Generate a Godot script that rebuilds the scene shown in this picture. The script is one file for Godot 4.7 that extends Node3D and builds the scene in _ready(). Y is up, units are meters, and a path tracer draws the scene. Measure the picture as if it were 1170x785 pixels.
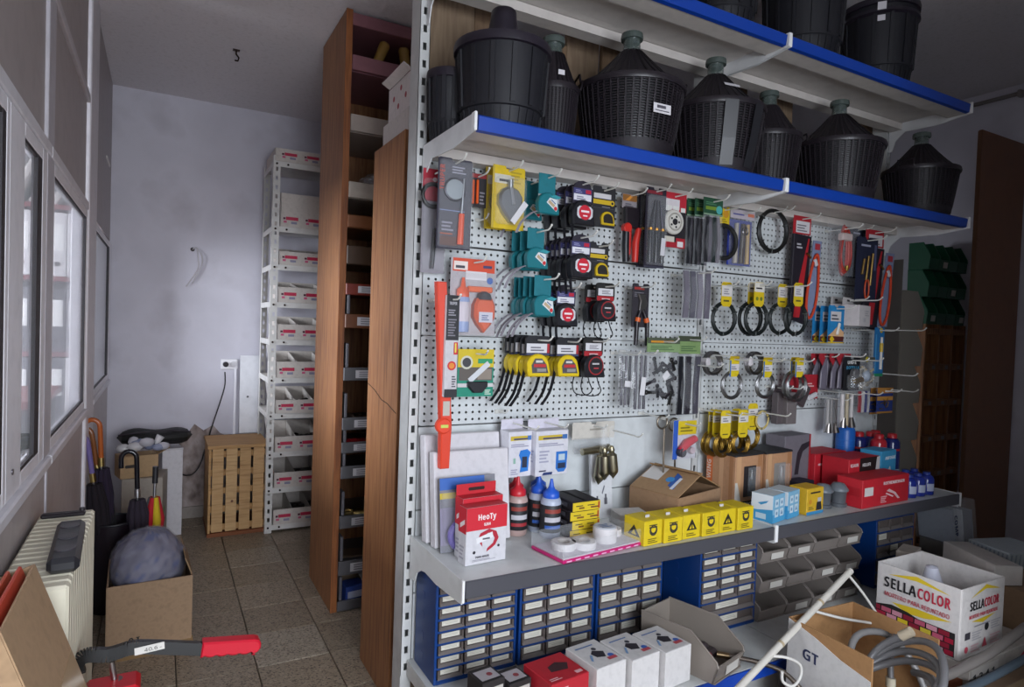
extends Node3D
# A hardware shop aisle: a two-bay pegboard gondola full of goods, a glazed
# partition on the left, tall storage behind and a pile of cartons on the right.

const CAM := Vector3(-0.6475, 1.2004, 1.7504)
const CAM_TURN := Vector3(-1.4816, -28.8982, 2.0087)
const FOCAL := 728.9112
const BAY := 1.12
const COUNTER := 0.58
const COUNTER_D := 0.362
const BASE := 0.215
const SHELF1 := 1.706
const SHELF2 := 2.175
const WALL_L := -0.896
const WALL_B := -2.45
const CEIL := 2.46
const CEIL_R := 2.66
const WALL_R := 3.55

var view: Basis
var taken := {}
var part_count := {}
var M := {}
var rng := RandomNumberGenerator.new()

# ------------------------------------------------------------------ placing
func ray(px, py) -> Vector3:
	return view * Vector3((px - 585.0) / FOCAL, -(py - 392.5) / FOCAL, -1.0)
func PZ(px, py, z) -> Vector3:
	var d := ray(px, py)
	return CAM + d * ((z - CAM.z) / d.z)
func PY(px, py, y) -> Vector3:
	var d := ray(px, py)
	return CAM + d * ((y - CAM.y) / d.y)
func PX(px, py, x) -> Vector3:
	var d := ray(px, py)
	return CAM + d * ((x - CAM.x) / d.x)

# ------------------------------------------------------------------ meshes
class MB:
	var v := PackedVector3Array()
	var n := PackedVector3Array()
	var c := PackedColorArray()
	var col := Color.WHITE
	var xf := Transform3D()

	func ink(hex) -> MB:
		col = Color(hex).srgb_to_linear()
		return self
	func at(p: Vector3, b := Basis()) -> MB:
		xf = Transform3D(b, p)
		return self
	func tri(a: Vector3, b: Vector3, d: Vector3, na: Vector3, nb: Vector3, nd: Vector3) -> void:
		var f := (b - a).cross(d - a)
		var flip := f.dot(na + nb + nd) > 0.0
		v.append(xf * a); n.append(xf.basis * na)
		if flip:
			v.append(xf * d); n.append(xf.basis * nd)
			v.append(xf * b); n.append(xf.basis * nb)
		else:
			v.append(xf * b); n.append(xf.basis * nb)
			v.append(xf * d); n.append(xf.basis * nd)
		c.append(col); c.append(col); c.append(col)
	func quad(a: Vector3, b: Vector3, d: Vector3, e: Vector3, out: Vector3) -> void:
		var f := (b - a).cross(d - a)
		if f.length_squared() < 1e-18:
			f = (d - a).cross(e - a)
		f = f.normalized()
		if f.dot(out) < 0.0:
			f = -f
		tri(a, b, d, f, f, f)
		tri(a, d, e, f, f, f)
	func box(p: Vector3, s: Vector3, bev := 0.0) -> MB:
		var h := s * 0.5
		bev = minf(bev, minf(h.x, minf(h.y, h.z)) * 0.9)
		var pt := func(axis: int, sg: Array) -> Vector3:
			var r := Vector3()
			for k in 3:
				r[k] = p[k] + sg[k] * (h[k] - (0.0 if k == axis else bev))
			return r
		for k in 3:
			var u := (k + 1) % 3
			var w := (k + 2) % 3
			for sk in [-1, 1]:
				var q := []
				for e in [[-1, -1], [1, -1], [1, 1], [-1, 1]]:
					var g := [0, 0, 0]
					g[k] = sk; g[u] = e[0]; g[w] = e[1]
					q.append(pt.call(k, g))
				var o := Vector3(); o[k] = sk
				quad(q[0], q[1], q[2], q[3], o)
				if bev > 0.0:
					for su in [-1, 1]:
						var g1 := [0, 0, 0]; g1[k] = sk; g1[u] = su; g1[w] = -1
						var g2 := [0, 0, 0]; g2[k] = sk; g2[u] = su; g2[w] = 1
						var o2 := Vector3(); o2[k] = sk; o2[u] = su
						quad(pt.call(k, g1), pt.call(k, g2), pt.call(u, g2), pt.call(u, g1), o2)
		if bev > 0.0:
			for sx in [-1, 1]:
				for sy in [-1, 1]:
					for sz in [-1, 1]:
						var g := [sx, sy, sz]
						var o := Vector3(sx, sy, sz).normalized()
						tri(pt.call(0, g), pt.call(1, g), pt.call(2, g), o, o, o)
		return self
	# profile of (radius, height) turned about the y axis
	func lathe(pr: Array, seg := 24, a0 := 0.0, a1 := TAU) -> MB:
		var sn := []
		for i in pr.size() - 1:
			var d: Vector2 = pr[i + 1] - pr[i]
			sn.append(Vector2(d.y, -d.x).normalized() if d.length() > 1e-7 else Vector2.RIGHT)
		for i in pr.size() - 1:
			var n0: Vector2 = sn[i]
			var n1: Vector2 = sn[i]
			if i > 0 and n0.dot(sn[i - 1]) > 0.6:
				n0 = (n0 + sn[i - 1]).normalized()
			if i < sn.size() - 1 and n1.dot(sn[i + 1]) > 0.6:
				n1 = (n1 + sn[i + 1]).normalized()
			for k in seg:
				var t0 := a0 + (a1 - a0) * k / seg
				var t1 := a0 + (a1 - a0) * (k + 1) / seg
				var d0 := Vector3(cos(t0), 0, sin(t0))
				var d1 := Vector3(cos(t1), 0, sin(t1))
				var p00: Vector3 = d0 * pr[i].x + Vector3(0, pr[i].y, 0)
				var p01: Vector3 = d1 * pr[i].x + Vector3(0, pr[i].y, 0)
				var p10: Vector3 = d0 * pr[i + 1].x + Vector3(0, pr[i + 1].y, 0)
				var p11: Vector3 = d1 * pr[i + 1].x + Vector3(0, pr[i + 1].y, 0)
				var m00 := d0 * n0.x + Vector3(0, n0.y, 0)
				var m01 := d1 * n0.x + Vector3(0, n0.y, 0)
				var m10 := d0 * n1.x + Vector3(0, n1.y, 0)
				var m11 := d1 * n1.x + Vector3(0, n1.y, 0)
				if pr[i].x > 1e-6:
					tri(p00, p01, p11, m00, m01, m11)
				if pr[i + 1].x > 1e-6:
					tri(p00, p11, p10, m00, m11, m10)
		return self
	func cyl(a: Vector3, b: Vector3, r0: float, r1 := -1.0, seg := 12) -> MB:
		return tube([a, b], [r0, r0 if r1 < 0.0 else r1], seg)
	func tube(pts: Array, r, seg := 7, closed := false) -> MB:
		var m := pts.size()
		var rings := []
		var dirs := []
		var up := Vector3.ZERO
		for i in m:
			var prev: Vector3 = pts[(i - 1 + m) % m] if closed or i > 0 else pts[i]
			var nxt: Vector3 = pts[(i + 1) % m] if closed or i < m - 1 else pts[i]
			var t := (nxt - prev).normalized()
			if i == 0:
				up = t.cross(Vector3.UP if absf(t.y) < 0.9 else Vector3.RIGHT).normalized()
			else:
				up = (up - t * up.dot(t)).normalized()
			var s := t.cross(up)
			var rr: float = r[i] if r is Array else r
			var ring := []
			var dr := []
			for k in seg:
				var a := TAU * k / seg
				var o := up * cos(a) + s * sin(a)
				dr.append(o)
				ring.append(pts[i] + o * rr)
			rings.append(ring); dirs.append(dr)
		for i in (m if closed else m - 1):
			var j := (i + 1) % m
			# ring start may be turned against the first ring of a closed loop
			var off := 0
			if closed and j == 0:
				var best := 1e9
				for o in seg:
					var dd: float = (rings[i][0] - rings[0][o]).length_squared()
					if dd < best:
						best = dd; off = o
			for k in seg:
				var k2 := (k + 1) % seg
				var ja := (k + off) % seg
				var jb := (k2 + off) % seg
				tri(rings[i][k], rings[i][k2], rings[j][jb], dirs[i][k], dirs[i][k2], dirs[j][jb])
				tri(rings[i][k], rings[j][jb], rings[j][ja], dirs[i][k], dirs[j][jb], dirs[j][ja])
		if not closed:
			for e in [0, m - 1]:
				var o: Vector3 = (pts[0] - pts[1]) if e == 0 else (pts[m - 1] - pts[m - 2])
				o = o.normalized()
				for k in range(1, seg - 1):
					tri(rings[e][0], rings[e][k], rings[e][k + 1], o, o, o)
		return self
	func band(pts: Array, wide: Vector3, w: float, t: float) -> MB:
		var m := pts.size()
		for i in m - 1:
			var d: Vector3 = (pts[i + 1] - pts[i]).normalized()
			var o := wide.cross(d).normalized() * t * 0.5
			var s := wide.normalized() * w * 0.5
			var a: Vector3 = pts[i]
			var b: Vector3 = pts[i + 1]
			quad(a - s + o, a + s + o, b + s + o, b - s + o, o)
			quad(a - s - o, a + s - o, b + s - o, b - s - o, -o)
			quad(a + s - o, a + s + o, b + s + o, b + s - o, s)
			quad(a - s - o, a - s + o, b - s + o, b - s - o, -s)
		return self
	# outline in x,y drawn out along z; the front edge may be bevelled
	func prism(poly: PackedVector2Array, z0: float, z1: float, bev := 0.0, smooth := false) -> MB:
		var m := poly.size()
		var ar := 0.0
		for i in m:
			ar += poly[i].cross(poly[(i + 1) % m])
		if ar < 0.0:
			poly = poly.duplicate(); poly.reverse()
		var idx := Geometry2D.triangulate_polygon(poly)
		var en := []
		for i in m:
			var d := (poly[(i + 1) % m] - poly[i]).normalized()
			en.append(Vector2(d.y, -d.x))
		var inset := PackedVector2Array()
		for i in m:
			var a: Vector2 = (en[(i - 1 + m) % m] + en[i])
			inset.append(poly[i] - (a.normalized() * bev if a.length() > 0.01 else Vector2.ZERO))
		var zf := z1 - bev
		for k in range(0, idx.size(), 3):
			var f := [inset[idx[k]], inset[idx[k + 1]], inset[idx[k + 2]]]
			tri(_3(f[0], z1), _3(f[1], z1), _3(f[2], z1), Vector3.BACK, Vector3.BACK, Vector3.BACK)
			var g := [poly[idx[k]], poly[idx[k + 1]], poly[idx[k + 2]]]
			tri(_3(g[0], z0), _3(g[1], z0), _3(g[2], z0), Vector3.FORWARD, Vector3.FORWARD, Vector3.FORWARD)
		for i in m:
			var j := (i + 1) % m
			var na: Vector2 = en[i]
			var nb: Vector2 = en[i]
			if smooth:
				if en[i].dot(en[(i - 1 + m) % m]) > 0.6: na = (en[i] + en[(i - 1 + m) % m]).normalized()
				if en[i].dot(en[j]) > 0.6: nb = (en[i] + en[j]).normalized()
			var a3 := Vector3(na.x, na.y, 0)
			var b3 := Vector3(nb.x, nb.y, 0)
			tri(_3(poly[i], z0), _3(poly[j], z0), _3(poly[j], zf), a3, b3, b3)
			tri(_3(poly[i], z0), _3(poly[j], zf), _3(poly[i], zf), a3, b3, a3)
			if bev > 0.0:
				var ab := (a3 + Vector3.BACK).normalized()
				var bb := (b3 + Vector3.BACK).normalized()
				tri(_3(poly[i], zf), _3(poly[j], zf), _3(inset[j], z1), ab, bb, bb)
				tri(_3(poly[i], zf), _3(inset[j], z1), _3(inset[i], z1), ab, bb, ab)
		return self
	func _3(p: Vector2, z: float) -> Vector3:
		return Vector3(p.x, p.y, z)
	func ball(p: Vector3, r: Vector3, seg := 12) -> MB:
		var rows := maxi(4, seg / 2)
		for i in rows:
			for k in seg:
				var q := []
				for e in [[i, k], [i, k + 1], [i + 1, k + 1], [i + 1, k]]:
					var a: float = PI * e[0] / rows
					var b: float = TAU * e[1] / seg
					q.append(Vector3(sin(a) * cos(b), cos(a), sin(a) * sin(b)))
				tri(p + q[0] * r, p + q[1] * r, p + q[2] * r, q[0], q[1], q[2])
				tri(p + q[0] * r, p + q[2] * r, p + q[3] * r, q[0], q[2], q[3])
		return self
	# smooth skin over rows of points, closed around each row
	func skin(rows: Array, mid: Vector3) -> MB:
		var m: int = rows[0].size()
		var nn := []
		for i in rows.size():
			var r := []
			for k in m:
				var a: Vector3 = rows[mini(i + 1, rows.size() - 1)][k] - rows[maxi(i - 1, 0)][k]
				var b: Vector3 = rows[i][(k + 1) % m] - rows[i][(k - 1 + m) % m]
				var o := a.cross(b)
				if o.length() < 1e-9: o = rows[i][k] - mid
				if o.dot(rows[i][k] - mid) < 0.0: o = -o
				r.append(o.normalized())
			nn.append(r)
		for i in rows.size() - 1:
			for k in m:
				var j := (k + 1) % m
				tri(rows[i][k], rows[i][j], rows[i + 1][j], nn[i][k], nn[i][j], nn[i + 1][j])
				tri(rows[i][k], rows[i + 1][j], rows[i + 1][k], nn[i][k], nn[i + 1][j], nn[i + 1][k])
		return self
	func mesh() -> ArrayMesh:
		var a := []
		a.resize(Mesh.ARRAY_MAX)
		a[Mesh.ARRAY_VERTEX] = v
		a[Mesh.ARRAY_NORMAL] = n
		a[Mesh.ARRAY_COLOR] = c
		var m := ArrayMesh.new()
		m.add_surface_from_arrays(Mesh.PRIMITIVE_TRIANGLES, a)
		return m

func mb(hex = "#ffffff") -> MB:
	return MB.new().ink(hex)
func circle(r: float, seg := 20, cx := 0.0, cy := 0.0, ry := -1.0) -> PackedVector2Array:
	var p := PackedVector2Array()
	for k in seg:
		p.append(Vector2(cx + cos(TAU * k / seg) * r, cy + sin(TAU * k / seg) * (r if ry < 0.0 else ry)))
	return p
func rrect(w: float, h: float, r: float, cx := 0.0, cy := 0.0) -> PackedVector2Array:
	var p := PackedVector2Array()
	for q in [[1, 1, 0], [-1, 1, 1], [-1, -1, 2], [1, -1, 3]]:
		for k in 5:
			var a: float = (q[2] + k / 4.0) * PI / 2
			p.append(Vector2(cx + q[0] * (w / 2 - r) + cos(a) * r, cy + q[1] * (h / 2 - r) + sin(a) * r))
	return p
func bend(pts: Array, n := 4) -> Array:
	# a smooth line through the points
	var r := []
	for i in pts.size() - 1:
		var a: Vector3 = pts[maxi(i - 1, 0)]
		var b: Vector3 = pts[i]
		var c: Vector3 = pts[i + 1]
		var d: Vector3 = pts[mini(i + 2, pts.size() - 1)]
		for k in n:
			r.append(b.cubic_interpolate(c, a, d, float(k) / n))
	r.append(pts[pts.size() - 1])
	return r
func ringpts(r: float, seg := 28, z := 0.0, cy := 0.0, ry := -1.0) -> Array:
	var p := []
	for k in seg:
		p.append(Vector3(cos(TAU * k / seg) * r, cy + sin(TAU * k / seg) * (r if ry < 0.0 else ry), z))
	return p

# ------------------------------------------------------------------ nodes
func numbered(called: String) -> String:
	var k: int = taken.get(called, 0)
	taken[called] = k + 1
	return called if k == 0 else "%s_%03d" % [called, k]
func thing(called: String, label: String, category: String, where := Vector3.ZERO, turn := 0.0, group := "") -> Node3D:
	var o := Node3D.new()
	o.name = numbered(called)
	add_child(o)
	o.position = where
	o.rotation.y = turn
	o.set_meta("label", label)
	o.set_meta("category", category)
	if group != "":
		o.set_meta("group", group)
	return o
func child(parent: Node, called: String, mesh: Mesh, m: Material, label := "") -> MeshInstance3D:
	var o := MeshInstance3D.new()
	var key := str(parent.get_instance_id()) + called
	var k: int = part_count.get(key, 0)
	part_count[key] = k + 1
	o.name = called if k == 0 else "%s_%03d" % [called, k]
	o.mesh = mesh
	o.material_override = m
	parent.add_child(o, true)
	if label != "":
		o.set_meta("label", label)
	return o
func part(parent: Node, called: String, b: MB, m: Material, label := "") -> MeshInstance3D:
	return child(parent, called, b.mesh(), m, label)
func solo(called: String, label: String, category: String, b: MB, m: Material, where := Vector3.ZERO, turn := 0.0, group := "") -> MeshInstance3D:
	var o := MeshInstance3D.new()
	o.name = numbered(called)
	o.mesh = b.mesh()
	o.material_override = m
	add_child(o)
	o.position = where
	o.rotation.y = turn
	o.set_meta("label", label)
	o.set_meta("category", category)
	if group != "":
		o.set_meta("group", group)
	return o
func struct(called: String, b: MB, m: Material, parent: Node = null) -> MeshInstance3D:
	if parent:
		return part(parent, called, b, m)
	var o := MeshInstance3D.new()
	o.name = called
	o.mesh = b.mesh()
	o.material_override = m
	add_child(o)
	o.set_meta("kind", "structure")
	return o
func copy(o: Node3D, where: Vector3, turn = null, label := "") -> Node3D:
	var base := str(o.name)
	if base.length() > 4 and base.right(3).is_valid_int() and base[base.length() - 4] == "_":
		base = base.left(base.length() - 4)
	var r: Node3D = o.duplicate()
	r.name = numbered(base)
	add_child(r)
	r.position = where
	if turn != null:
		r.rotation.y = turn
	if label != "":
		r.set_meta("label", label)
	return r

var fonts := {}
func lettering(parent: Node, s: String, p: Vector3, h: float, hex, w := 0.0, b := Basis(), bold := true) -> MeshInstance3D:
	var t := TextMesh.new()
	if not fonts.has(bold):
		var f := SystemFont.new()
		f.font_names = PackedStringArray(["Droid Sans"])
		f.font_weight = 700 if bold else 400
		fonts[bold] = f
	t.font = fonts[bold]
	t.text = s
	t.font_size = 32
	t.curve_step = 1.2
	t.depth = 0.0006
	t.pixel_size = h / 23.0
	var o := child(parent, "lettering", t, M["card"] if false else flat(hex))
	var sx := 1.0
	if w > 0.0:
		var bb := t.get_aabb()
		if bb.size.x > 0.0001:
			sx = w / bb.size.x
	o.transform = Transform3D(b * Basis.from_scale(Vector3(sx, 1, 1)), p)
	return o
var flats := {}
func flat(hex) -> StandardMaterial3D:
	if not flats.has(hex):
		var m := StandardMaterial3D.new()
		m.albedo_color = Color(hex)
		m.roughness = 0.6
		flats[hex] = m
	return flats[hex]

# printed shapes on a flat face: r rect, c circle, g polygon, p lines of small print, t lettering
func ink_on(parent: Node, f: Transform3D, w: float, h: float, items: Array) -> void:
	var b := MB.new()
	var z := 0.0004
	var continue_text := false
	for e in items:
		z += 0.00012
		continue_text = false
		match e[0]:
			"r":
				b.xf = f
				b.ink(e[5]).quad(Vector3(e[1] * w, e[2] * h, z), Vector3(e[3] * w, e[2] * h, z), Vector3(e[3] * w, e[4] * h, z), Vector3(e[1] * w, e[4] * h, z), Vector3.BACK)
			"c":
				b.xf = f * Transform3D(Basis(), Vector3(e[1] * w, e[2] * h, 0))
				b.ink(e[4])
				var q := circle(e[3] * w, 16)
				for k in 16:
					b.tri(Vector3(0, 0, z), Vector3(q[k].x, q[k].y, z), Vector3(q[(k + 1) % 16].x, q[(k + 1) % 16].y, z), Vector3.BACK, Vector3.BACK, Vector3.BACK)
			"g":
				b.xf = f
				b.ink(e[2])
				var q2 := PackedVector2Array()
				for a in e[1]:
					q2.append(Vector2(a[0] * w, a[1] * h))
				var id := Geometry2D.triangulate_polygon(q2)
				for k in range(0, id.size(), 3):
					b.tri(Vector3(q2[id[k]].x, q2[id[k]].y, z), Vector3(q2[id[k + 1]].x, q2[id[k + 1]].y, z), Vector3(q2[id[k + 2]].x, q2[id[k + 2]].y, z), Vector3.BACK, Vector3.BACK, Vector3.BACK)
			"p":
				b.xf = f
				b.ink(e[6])
				var dy: float = (e[4] - e[2]) / e[5]
				for k in e[5]:
					var y0: float = e[2] + dy * k
					var xe: float = lerpf(e[1], e[3], 1.0 - 0.35 * fmod(k * 0.618 + 0.3, 1.0))
					b.quad(Vector3(e[1] * w, y0 * h, z), Vector3(xe * w, y0 * h, z), Vector3(xe * w, (y0 + dy * 0.5) * h, z), Vector3(e[1] * w, (y0 + dy * 0.5) * h, z), Vector3.BACK)
			"t":
				continue_text = true
				var tw: float = e[6] * w if e.size() > 6 else 0.0
				lettering(parent, e[4], f * Vector3(e[1] * w, e[2] * h, z), e[3] * h, e[5], tw, f.basis)
		if not continue_text and items.size() < 6:
			part(parent, "print", b, M["print"])
			b = MB.new()
	if b.v.size() > 0:
		part(parent, "print", b, M["print"])

# ------------------------------------------------------------------ materials
func tex(seed_: int, freq: Vector2, ramp: Array, size := 256, oct := 4, kind := 0) -> ImageTexture:
	var f := FastNoiseLite.new()
	f.seed = seed_
	f.noise_type = [FastNoiseLite.TYPE_SIMPLEX_SMOOTH, FastNoiseLite.TYPE_CELLULAR, FastNoiseLite.TYPE_VALUE][kind]
	f.frequency = 1.0
	f.fractal_octaves = oct
	if kind == 1:
		f.fractal_type = FastNoiseLite.FRACTAL_NONE
		f.cellular_return_type = FastNoiseLite.RETURN_CELL_VALUE
	var g := Gradient.new()
	var offs := PackedFloat32Array()
	var cols := PackedColorArray()
	for e in ramp:
		offs.append(e[0]); cols.append(Color(e[1]))
	g.offsets = offs
	g.colors = cols
	var im := Image.create(size, size, false, Image.FORMAT_RGB8)
	for y in size:
		for x in size:
			# wrap by blending two shifted samples
			var u := float(x) / size
			var w := float(y) / size
			var a := f.get_noise_2d(u * freq.x, w * freq.y)
			var b := f.get_noise_2d((u - 1.0) * freq.x, w * freq.y)
			var p := lerpf(a, b, smoothstep(0.85, 1.0, u))
			if w > 0.85:
				var a2 := f.get_noise_2d(u * freq.x, (w - 1.0) * freq.y)
				var b2 := f.get_noise_2d((u - 1.0) * freq.x, (w - 1.0) * freq.y)
				p = lerpf(p, lerpf(a2, b2, smoothstep(0.85, 1.0, u)), smoothstep(0.85, 1.0, w))
			im.set_pixel(x, y, g.sample(clampf(p * 0.5 + 0.5, 0.0, 1.0)))
	return ImageTexture.create_from_image(im)
func mat(rough: float, metal := 0.0, t: Texture2D = null, scale := 1.0, vc := true) -> StandardMaterial3D:
	var m := StandardMaterial3D.new()
	m.roughness = rough
	m.metallic = metal
	m.vertex_color_use_as_albedo = vc
	if t:
		m.albedo_texture = t
		m.uv1_triplanar = true
		m.uv1_world_triplanar = true
		m.uv1_scale = Vector3.ONE * scale
	return m
func clear(hex, alpha: float, rough := 0.05) -> StandardMaterial3D:
	var m := StandardMaterial3D.new()
	var c := Color(hex)
	c.a = alpha
	m.albedo_color = c
	m.roughness = rough
	m.transparency = BaseMaterial3D.TRANSPARENCY_ALPHA
	return m
func make_materials() -> void:
	var soft := tex(3, Vector2(5, 5), [[0.2, "#f1f1f1"], [0.55, "#ffffff"], [0.9, "#f7f7f7"]], 256)
	M["print"] = mat(0.55)
	M["card"] = mat(0.62, 0.0, soft, 6.0)
	M["paint"] = mat(0.42, 0.0, soft, 2.0)
	M["plastic"] = mat(0.38)
	M["gloss"] = mat(0.16)
	M["rubber"] = mat(0.6)
	M["metal"] = mat(0.32, 1.0)
	M["steel_sheet"] = mat(0.45, 0.6, soft, 3.0)
	M["cloth"] = mat(0.92, 0.0, soft, 9.0)
	M["clear"] = clear("#eef2f6", 0.07)
	M["film"] = clear("#d8dae0", 0.09, 0.12)
	M["film"].metallic_specular = 0.3
	M["clear"].metallic_specular = 0.25
	M["sack"] = clear("#c9cbd6", 0.14, 0.4)
	M["smoke"] = clear("#7a716c", 0.55, 0.12)
	M["glass"] = clear("#dfeceb", 0.10, 0.0)
	M["bottle_glass"] = clear("#5b6763", 0.6, 0.05)
	M["wood"] = mat(0.5, 0.0, tex(11, Vector2(38, 2.2), [[0.15, "#70472b"], [0.42, "#8d5d3a"], [0.6, "#9e6e47"], [0.85, "#7e5131"]], 512), 1.1)
	M["plank"] = mat(0.8, 0.0, tex(13, Vector2(22, 2), [[0.2, "#6a5644"], [0.5, "#84705a"], [0.85, "#75614c"]], 256), 1.5)
	M["pine"] = mat(0.7, 0.0, tex(14, Vector2(2.0, 26), [[0.2, "#a98c68"], [0.5, "#c9b08c"], [0.85, "#b99c76"]], 256), 1.6)
	M["cardboard"] = mat(0.85, 0.0, tex(15, Vector2(9, 9), [[0.2, "#e9e9e9"], [0.5, "#ffffff"], [0.85, "#f0f0f0"]], 256), 3.0)
	M["plaster"] = mat(0.9, 0.0, tex(16, Vector2(4, 4), [[0.15, "#d2cfd2"], [0.45, "#e6e4e8"], [0.8, "#dddbdf"]], 512, 6), 0.5)
	M["ceiling"] = mat(0.95, 0.0, tex(17, Vector2(30, 30), [[0.2, "#d2ced1"], [0.5, "#dedade"], [0.85, "#d7d3d6"]], 256), 1.0)
	M["terrazzo"] = mat(0.45, 0.0, terrazzo(), 2.2)
	M["dirt_plaster"] = mat(0.95, 0.0, tex(19, Vector2(9, 6), [[0.2, "#7b6f6c"], [0.45, "#a99f9c"], [0.7, "#c6bfbe"], [0.9, "#8d817d"]], 256, 5), 1.2)
func terrazzo() -> ImageTexture:
	var size := 512
	var im := Image.create(size, size, false, Image.FORMAT_RGB8)
	var f := FastNoiseLite.new()
	f.seed = 5; f.frequency = 0.02; f.fractal_octaves = 4
	for y in size:
		for x in size:
			var k := f.get_noise_2d(x, y) * 0.5 + 0.5
			im.set_pixel(x, y, Color("#94897a").lerp(Color("#a79c8b"), k))
	var r := RandomNumberGenerator.new()
	r.seed = 77
	var chips := ["#4d443c", "#5c5248", "#a79c8b", "#b9ae9c", "#6d6356", "#3c342e", "#8a7c69", "#756a5c"]
	for i in 5200:
		var c := Color(chips[r.randi() % chips.size()])
		var x := r.randi() % size
		var y := r.randi() % size
		var w := r.randi_range(2, 8)
		var h := r.randi_range(2, 6)
		for dy in h:
			for dx in w:
				if r.randf() < 0.8:
					im.set_pixel((x + dx + dy / 2) % size, (y + dy) % size, c)
	return ImageTexture.create_from_image(im)

# ------------------------------------------------------------------ the scene
func _ready() -> void:
	rng.seed = 20
	view = Basis.from_euler(CAM_TURN * PI / 180.0)
	var cam := Camera3D.new()
	cam.name = "camera"
	cam.transform = Transform3D(view, CAM)
	cam.fov = rad_to_deg(2.0 * atan(392.5 / FOCAL))
	cam.near = 0.02
	add_child(cam)
	cam.current = true

	var env := Environment.new()
	env.background_mode = Environment.BG_SKY
	var sky := Sky.new()
	var sm := ProceduralSkyMaterial.new()
	sm.sky_top_color = Color("#b4bdc9")
	sm.sky_horizon_color = Color("#cfd3d8")
	sm.ground_bottom_color = Color("#6a6764")
	sm.ground_horizon_color = Color("#8d8a88")
	sm.sun_angle_max = 0.0
	sky.sky_material = sm
	env.sky = sky
	env.background_energy_multiplier = 1.0
	env.tonemap_mode = Environment.TONE_MAPPER_LINEAR
	env.tonemap_exposure = 1.0
	env.sdfgi_enabled = true
	env.ssao_enabled = true
	env.ssil_enabled = true
	var we := WorldEnvironment.new()
	we.name = "environment"
	we.environment = env
	add_child(we)

	# daylight through the glazed shop front behind the camera
	daylight("shop_front_daylight", Vector3(-0.12, 1.18, 3.24), Vector2(1.4, 1.7), 11.8, Color(0.93, 0.96, 1.0), Vector3(-44, 0, 0))
	# daylight through the office window
	daylight("office_daylight", Vector3(-3.1, 1.5, -0.6), Vector2(1.6, 1.2), 22.0, Color(0.93, 0.96, 1.0), Vector3(0, -90, 0))

	make_materials()
	room()
	partition()
	office()
	gondola()
	rear_storage()
	demijohns()
	hanging_left()
	hanging_right()
	counter_goods()
	base_goods()
	left_aisle()
	right_pile()
	far_right()
	unseen_shade_row()

func daylight(called: String, where: Vector3, size: Vector2, energy: float, c: Color, turn: Vector3) -> void:
	var l := AreaLight3D.new()
	l.name = called
	l.position = where
	l.rotation_degrees = turn
	l.area_size = size
	l.light_energy = energy
	l.light_color = c
	l.area_range = 12.0
	l.area_attenuation = 2.0
	l.shadow_enabled = true
	add_child(l)

func wall_with_hole(b: MB, lo: Vector3, hi: Vector3, h0: Vector3, h1: Vector3, axis: int) -> void:
	# a slab lying in the plane across `axis`, with one opening h0..h1
	var u := 0 if axis == 2 else 2
	var add := func(a0, a1, y0, y1):
		var p := Vector3(); var q := Vector3()
		p[axis] = lo[axis]; q[axis] = hi[axis]
		p[u] = a0; q[u] = a1; p.y = y0; q.y = y1
		if a1 - a0 > 0.001 and y1 - y0 > 0.001:
			b.box((p + q) / 2, q - p)
	add.call(lo[u], h0[u], lo.y, hi.y)
	add.call(h1[u], hi[u], lo.y, hi.y)
	add.call(h0[u], h1[u], lo.y, h0.y)
	add.call(h0[u], h1[u], h1.y, hi.y)

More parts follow.
